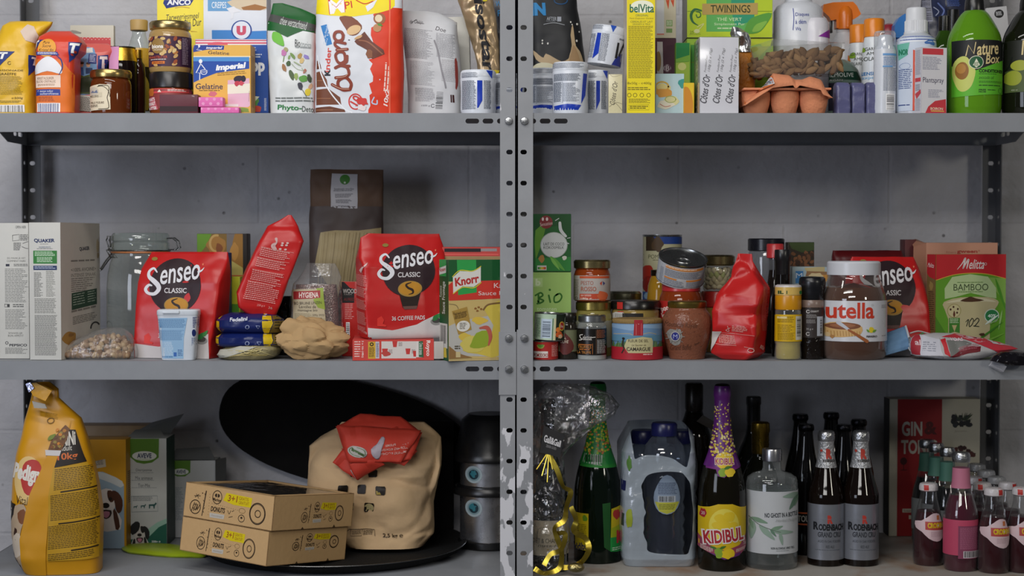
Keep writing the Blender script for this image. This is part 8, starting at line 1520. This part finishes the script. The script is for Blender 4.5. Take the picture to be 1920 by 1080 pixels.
# torn multipack of water bottles
NAVY = mat('16194c','plastic'); PET = clear('dark_bottle',(.72,.78,.85),.1,.55,(.2,.22,.27),.06,0,40,.1)
def water(label,cx,y,b,t,lab,q=1):
 PR =[(36*q,None),(40*q,b-8)]+[(38*q+1.6*((i%2)*2-1),b-22-i*11)for i in range(10)]+[(40*q,b-150),(40*q,t+62),(36*q,t+42),(24*q,t+28),(16,t+22),(16,t+16)]
 r = Round('water_bottle',label,'bottle',cx,y,ZB,'water bottles in the torn pack'); r.part('bottle',PR,PET,40,sharp=80); r.part('water',[(x*.95,q)for x,q in PR if q is None or q>t+75]+[(0,t+76)],mat('1d2230','shine'),32,sharp=80); r.part('cap',[(24,t+24),(24.5,t+22),(24.5,t+4),(22,t),(4,t)],NAVY,36)
 if lab:
  a = Art(cx-40,880,cx+40,965,fr=G6); dx =(cx-1246)/.2964; a.poly([(252+dx,530),(290+dx,450),(330+dx,420),(380+dx,450),(412+dx,530),(412+dx,600),(380+dx,650),(330+dx,668),(280+dx,650),(252+dx,600)],'7d8ca0',sm=2); a.poly([(256+dx,590),(410+dx,590),(380+dx,648),(330+dx,664),(282+dx,648)],'a8a83c',sm=0); a.fine(275+dx,470,395+dx,545,7,'3a4660',fill=.4); a.bars(275+dx,552,385+dx,592,bg='a9b0b8',n=20); a.fine(280+dx,605,385+dx,640,3,'5a5c24',fill=.4); r.label([(40.8,b),(40.8,790)],882,964,None,a,full=False)
 return r
water('front water bottle with a dark blue cap in the torn plastic pack',1246,.125,1050,792,True); water('left hand water bottle in the torn plastic pack, behind the front one',1208,.202,1035,806,False,.84); water('right hand water bottle in the torn plastic pack, behind the front one',1275,.2,1034,806,False,.84)
WR = clear('pack_film',(.75,.8,.85),.55,.85,(.5,.57,.64),.2,.5,30)
bw = Bag([(1069,1172,1305,.085,7),(1050,1167,1309,.095,7),(980,1166,1309,.096,7),(900,1167,1309,.096,7),(850,1169,1309,.095,7),(825,1178,1308,.085,5),(808,1186,1296,.075,5)],.068,(P(1240,540,.068).x,.068,ZB),wr=.0035,wf=22,seed=311,seg=260,step=1.6)
mb = MB(); bw.mesh(mb,WR,close=False)
def in_poly(x,y,L):
 c = False
 for i in range(len(L)):
  (x0,y0),(x1,y1) = L[i-1],L[i]
  if(y0>y)!=(y1>y)and x<(x1-x0)*(y-y0)/(y1-y0)+x0:c = not c
 return c
hole =[(1206,1000),(1222,1040),(1290,1040),(1298,1010),(1300,960),(1294,905),(1280,886),(1240,882),(1215,888),(1202,910),(1210,960)]; hole2 =[(1190,862),(1215,850),(1260,858),(1288,878),(1296,840),(1290,800),(1180,800)]
keep =[];
for f,m_,s_ in zip(mb.f,mb.m,mb.s):
 c = sum((Vector(mb.v[i])for i in f),Vector())/len(f); wpt = c+bw.base
 d = wpt-Vector((0,-DC,HC)); zc_ = d.dot(_f); px_ = 960+F*d.x/zc_; py_ = 540-F*d.dot(_u)/zc_
 if c.y<.09 and(in_poly(px_,py_,hole)or in_poly(px_,py_,hole2)):continue
 keep.append((f,m_,s_))
cnt ={}
for f,_,_ in keep:
 for i in range(len(f)):e = tuple(sorted((f[i-1],f[i]))); cnt[e] = cnt.get(e,0)+1
nbr ={}
for(i,j),c in cnt.items():
 if c == 1:nbr.setdefault(i,[]).append(j); nbr.setdefault(j,[]).append(i)
for _ in range(14):
 nv ={i:tuple(sum(mb.v[j][k]for j in L)/len(L)*.6+mb.v[i][k]*.4 for k in range(3))for i,L in nbr.items()if len(L)==2}
 for i,v in nv.items():mb.v[i] = v
mb.f =[k[0]for k in keep]; mb.m =[k[1]for k in keep]; mb.s =[k[2]for k in keep]
a = Art(1166,800,1312,1066,fr=G6); a.blob(105,720,22,60,'8f9a2c',.15); a.blob(100,370,14,46,'4f7a34',.2); a.rect(58,480,84,545,'1d2250'); a.rect(60,690,72,770,'2c3a30'); bw.art(mb,a)
tag(mb.build('plastic_pack_wrap',loc=bw.base,sharp=30),'torn pale plastic wrap around the water bottles, open at the front','plastic wrap')
# clear spirit bottle
PR =[(45,None),(48,1058),(48.5,1050),(48.5,905),(46,894),(36,887),(19,882),(17,876),(17,862)]
r = Round('spirit_bottle','clear round shouldered spirit bottle with a white leaf label and silver cap','bottle',1449,.088,ZB); r.part('glass',PR,clear('spirit_glass',(.93,.95,.95),.06,.55,(.4,.43,.43),.03),56,prof2=None,sharp=70)
r.part('spirit',[(43,1052),(45.5,1046),(45.5,912),(0,911)],clear('spirit_liquid',(.85,.88,.87),.1,.4,(.2,.22,.21),.03),48); r.part('cap',[(17,864),(18.5,863),(18.5,844),(17.5,841),(4,840.5)],mat('a8a8ab','metal'))
a = Art(1400,915,1498,1031,fr=G7); LF =['6f8a74','5c7a66','83998a']
for(x0,y0,x1,y1,w)in((330,590,220,600,.3),(325,595,262,675,.35),(330,600,298,658,.3),(50,725,138,750,.3),(62,745,50,850,.35),(45,730,60,790,.3),(90,765,178,845,.3),(150,790,225,765,.3),(165,795,292,805,.22),(205,800,222,875,.3),(150,785,185,825,.3)):a.leaf(x0,y0,x1,y1,w,a.rng.choice(LF))
a.stroke([(40,720),(90,760),(170,790),(210,800)],3,'5a6a5c'); a.text('NO GHOST IN A BOTTLE',120,690,320,716,'2a2e34',bold=.02,rot=1.5); a.text('Herbal Delight',180,725,322,746,'a8acac',shear=.4); a.text('NON ALCOHOLIC SPIRIT 70CL',155,886,298,899,'3a3e42',bold=.02); a.fine(185,905,270,912,1,'8a8e90')
r.label(PR,915,1030,mat('b4b7ba','paper'),a)
# two silver labelled ales
def ale(label,cx,y):
 PR =[(32,None),(34,1055),(34,1048),(34,938),(32,920),(25,895),(18,870),(14.5,850),(13.5,828),(15,822),(15,812)]
 r = bottle('ale_bottle',label,cx,y,PR,mat('120b08','shine'),group='silver labelled ale bottles'); p = r.q(PR); d = cx-1551
 a = Art(cx-34,941,cx+34,1045,fr=(G7[0]+d,G7[1],G7[2])); a.text('R',486,712,518,760,'a8362c',bold=.08); a.stroke([(405,735),(592,733)],1.5,'7d828a',sm=0); a.text('R',412,752,438,798,'16181c',bold=.05); a.text('ODENBACH',438,762,586,800,'16181c',bold=.05); a.text('GRAND CRU',434,808,566,838,'2a2d33',bold=.02); a.text('AGED IN OAK FOEDERS',434,854,566,868,'44484f'); a.text('RED ALE',478,884,526,900,'3a3e44'); a.fine(420,908,580,918,1,'5a5e66')
 r.label(PR,941,1044,mat('8b8e96','foil'),a)
 fl =[(radius(p,r.zz(q))+.0007,r.zz(q))for q in(875,868,860,850,840,830,824)]; mb = MB(); lathe(mb,fl,mat('b3b4b6','foil',.8,240),40,caps=False); a = Art(cx-18,826,cx+18,874,fr=(G7[0]+d,G7[1],G7[2])); a.text('R',486,338,522,396,'b03a2c',bold=.08); a.text('RODENBACH',468,398,540,414,'2a2420',bold=.03); a.blob(462,350,6,8,'b03a2c'); r.paint(mb,fl,a,off=.0009); mb.build('neck_foil',r.o)
 r.part('crown_cap',[(15.5,826),(16,824),(16,814),(15,810),(13,807.5),(4,807)],mat('b5b6b8','metal',.4,200)); return r
ale('left ale bottle of the silver labelled pair, next to the white labelled spirit',1551,.108); ale('right ale bottle of the silver labelled pair, in front of the dark six pack',1616,.108)
# dark six pack behind
def stout(label,cx,y,top,lab=False):
 b = 445+.548*F/(DC+y); h = b-top; PR =[(27,None),(28.5,b-6),(28.5,b-h*.5),(27,b-h*.6),(17,b-h*.78),(12.5,b-h*.93),(14,b-h*.95),(13,top+4)]
 r = bottle('stout_bottle',label,cx,y,PR,mat('0c0b0c','shine'),group='dark bottles of the six pack'); r.part('crown_cap',[(13.5,top+12),(15,top+10),(15,top+4),(13,top),(4,top)],mat('1c1c20','metal',.3,200))
 if lab:
  a = Art(cx-28,950,cx+28,990); a.rect(cx-31,956,cx+31,959,'b5542c'); a.rect(cx-31,977,cx+31,980,'b5542c'); a.text('STOUT',cx-24,962,cx+8,974,'a8a49c',bold=.03); r.label(PR,952,984,None,a,full=False)
stout('nearest dark six pack bottle with an orange striped label, behind the ale pair',1513,.2,795,True); stout('dark six pack bottle behind the ale pair, in its middle row',1584,.2,796); stout('dark six pack bottle in the rear row, left',1502,.275,776); stout('dark six pack bottle in the rear row, middle',1560,.28,773); stout('dark six pack bottle in the rear row, right',1612,.275,786)
# wine bottles at the back
r = bottle('wine_bottle','black capped wine bottle standing at the back behind the spirit bottle',1414,.31,[(34,None),(35,1000),(35,880),(30,850),(15,815),(12,780),(12,752)],mat('0d0f0b','shine')); r.part('capsule',[(12.6,800),(12.8,760),(14,757),(14,745),(12,743),(3,743)],mat('141213','gloss'))
r = bottle('wine_bottle','gold capped wine bottle between the purple foiled bottle and spirit bottle',1427,.225,[(34,None),(35,1020),(35,920),(30,885),(17,858),(15,842),(14,800)],mat('10110b','shine')); r.part('capsule',[(15.6,850),(16.5,845),(16.5,812),(18,808),(17,793),(14,790.5),(3,790)],mat('7d6524','metal'))
r = bottle('wine_bottle','tall dark bottle at the back with a paper tag round its neck',1302,.325,[(32,None),(33,1000),(33,840),(26,800),(16,770),(15,730),(15,722)],mat('120d09','shine')); r.part('capsule',[(16,770),(17,765),(17,722),(14,718),(3,718)],mat('1c140c','gloss'))
mb = MB(); vs =[P(*c)-r.o.location for c in((1306,790,.3),(1318,778,.3),(1348,796,.295),(1346,812,.295))]; vs2 =[v+Vector((0,.001,0))for v in vs]; mb.add(vs+vs2,[(0,1,2,3),(7,6,5,4),(0,4,5,1),(1,5,6,2),(2,6,7,3),(3,7,4,0)],mat('4a423a','card')); mb.build('neck_tag',r.o)
# red and cream cocktail book box
a = Art(1668,748,1838,1006,base='a8a392',fr=G8); a.rect(128,50,388,860,'82161a'); a.text('GIN',153,186,273,270,'a8a498',bold=.03); a.text('TONIC',150,292,360,374,'a8a498',bold=.03); a.text('&',285,185,360,262,'4a1014',bold=.04); a.ell(165,415,20,22,'3a0e10'); a.stroke([(165,430),(165,465)],4,'3a0e10',sm=0); a.stroke([(150,466),(182,466)],4,'3a0e10',sm=0); a.rect(160,690,215,712,'a8a392'); a.text('Susan',168,695,210,708,'5a1a1c'); a.rect(198,728,214,750,'a8a392')
for(cx,cy)in((500,180),(520,360)):
 for i in range(22):a.blob(cx+a.rng.uniform(-55,55),cy+a.rng.uniform(-25,30),14,12,a.rng.choice(['1a1c20','23262c','17181a']if cy<300 else['3a1d1c','2c1414','451f1c']))
 if cy<300:
  for i in range(16):x = cx+a.rng.uniform(-70,75); a.leaf(cx+(x-cx)*.4,cy,x,cy-a.rng.uniform(10,55),.12,'2f3a28')
a.text('Jeneverbes',460,235,535,250,'8a8676',shear=.3)
boxat('cocktail_gift_box','red and cream cocktail gift box standing upright at the back right corner','gift box',1668,1838,748,.358,.045,ZB,mat('a09b8a','card'),a,left=Art(0,0,1,1,base='1c1a17'))
# small aperitif and tonic bottles at the right end
RED_L = mat('34080f','shine'); CLG = clear('tonic_glass',(.97,.97,.97),.02,.35,(.2,.2,.2),.03)
def aperitif(label,cx,y,top,lab=True,cap='c4bfc0',mark=1,flip=0):
 b = 445+.548*F/(DC+y); s =(b-top)/152; PR =[(26*s,None),(28.5*s,b-6*s),(28.5*s,b-40*s),(27*s,b-75*s),(22*s,b-100*s),(16.5*s,b-122*s),(14.5*s,b-138*s)]
 r = Round('aperitif_bottle',label,'bottle',cx,y,ZB,'small aperitif bottles'); p = r.q(PR); mb = MB(); lathe(mb,[p[0]]+smooth_prof(p[1:],3),CLG,40); mb.build('glass',r.o); q =[(x*.95,z)for x,z in p if z<r.zz(b-118*s)]; mb = MB(); lathe(mb,q+[(0,q[-1][1]+.0005)],RED_L,36); mb.build('drink',r.o)
 cp =[(15*s,b-137*s),(17.5*s,b-139*s),(17.5*s,b-146*s),(16*s,b-150.5*s),(12*s,b-152*s),(3,b-152*s)]
 a = None
 if mark:a = Art(cx-18*s,b-152*s,cx+18*s,b-138*s); x_ = cx+mark*8*s; a.rect(x_-4*s,b-152*s,x_+4*s,b-138*s,'b3322c')
 r.part('crown_cap',cp,mat(cap,'gloss',.2,200),30,art=a)
 if lab:
  a = Art(cx-29*s,b-105*s,cx+29*s,b-38*s); o = flip; X = lambda u:cx+u*s; Y = lambda v:b-v*s
  a.poly([(X(-26),Y(82)),(X(-18),Y(84)),(X(-6),Y(92)),(X(4),Y(98)),(X(16),Y(96)),(X(20),Y(84)),(X(26),Y(72)),(X(22),Y(52)),(X(10),Y(46)),(X(-6),Y(52)),(X(-18),Y(64)),(X(-26),Y(70))],'c9b0b4',sm=2); a.poly([(X(-12),Y(83)),(X(26),Y(82)),(X(24),Y(67)),(X(-12),Y(68))],'a8423c'); a.text('CRODINO',X(-8),Y(81),X(30),Y(71),'c9a81c',bold=.06); a.rect(X(10),Y(94),X(15),Y(86),'b5683c'); a.fine(X(-2),Y(64),X(18),Y(54),4,'a88a90',fill=.35)
  r.label(PR,b-104*s,b-40*s,None,a,full=False)
 return r
aperitif('small red aperitif bottle standing alone left of the pink tonic bottle',1744,.105,905,mark=-1); aperitif('small red aperitif bottle just right of the pink tonic bottle',1867,.042,914,mark=1); aperitif('small red aperitif bottle cut by the right edge of the frame',1920,.046,913,mark=-1)
for i,(cx,y,top,lab,cp,mk)in enumerate(((1845,.115,904,False,'b9b5b6',-1),(1893,.118,903,False,'b9b5b6',1),(1829,.178,893,False,'a8a4a5',1),(1872,.18,893,False,'8f9092',0),(1852,.245,881,False,'8a8b8e',0),(1834,.31,869,False,'7d7e80',0))):
 aperitif(['red marked cap bottle in the second row, right of the pink tonic','red marked cap bottle in the second row, before the right rear post','red marked cap bottle in the third row, behind the pink tonic','plain grey capped small bottle in the third row','plain grey capped small bottle in the fourth row','plain grey capped small bottle at the very back beside the gift box'][i],cx,y,top,lab,cp,mk)
def tonic(label,cx,y,top,hw,drink,neck,body,art=None,cap='a8aaac'):
 b = 445+.548*F/(DC+y); h = b-top; PR =[(hw*.9,None),(hw,b-8),(hw,b-h*.42),(hw*.92,b-h*.52),(hw*.68,b-h*.64),(hw*.52,b-h*.74),(hw*.47,b-h*.9),(hw*.47,b-h*.93)]
 r = Round('tonic_bottle',label,'bottle',cx,y,ZB,'tonic bottles'); p = r.q(PR); mb = MB(); lathe(mb,[p[0]]+smooth_prof(p[1:],3),CLG,40); mb.build('glass',r.o); mb = MB(); q =[(x*.95,z)for x,z in p if z<r.zz(b-h*.72)]; lathe(mb,q+[(0,q[-1][1]+.0004)],drink,36); mb.build('drink',r.o)
 r.label(PR,b-h*.87,b-h*.7,mat(neck,'paper'),name='neck_label'); r.label(PR,b-h*.44,b-h*.14,mat(body,'paper'),art); r.part('crown_cap',[(hw*.49,b-h*.92),(hw*.53,b-h*.935),(hw*.53,b-h*.975),(hw*.45,top),(3,top)],mat(cap,'metal',.3,200),30)
a = Art(1772,970,1838,1046,fr=G8); a.rect(470,775,605,962,'7d3a54'); a.fine(480,785,600,910,14,'a8647c',fill=.4); a.bars(498,918,598,958,bg='b9b0b4',n=18)
tonic('pink tonic bottle with a pink label and barcode, among the aperitif bottles',1805,.06,848,32,mat('4a1526','shine'),'b06a80','b0405c',a)
for(cx,y,top,lab)in((1779,.165,839,'clear tonic bottle with green neck label, nearest of the three behind the pink one'),(1758,.23,831,'clear tonic bottle with green neck label, middle of the three in a row'),(1740,.298,824,'clear tonic bottle with green neck label, farthest, close to the gift box')):tonic(lab,cx,y,top,27,mat('16181a','shine'),'3f6a5c','7d8284',cap='8a8c8e')
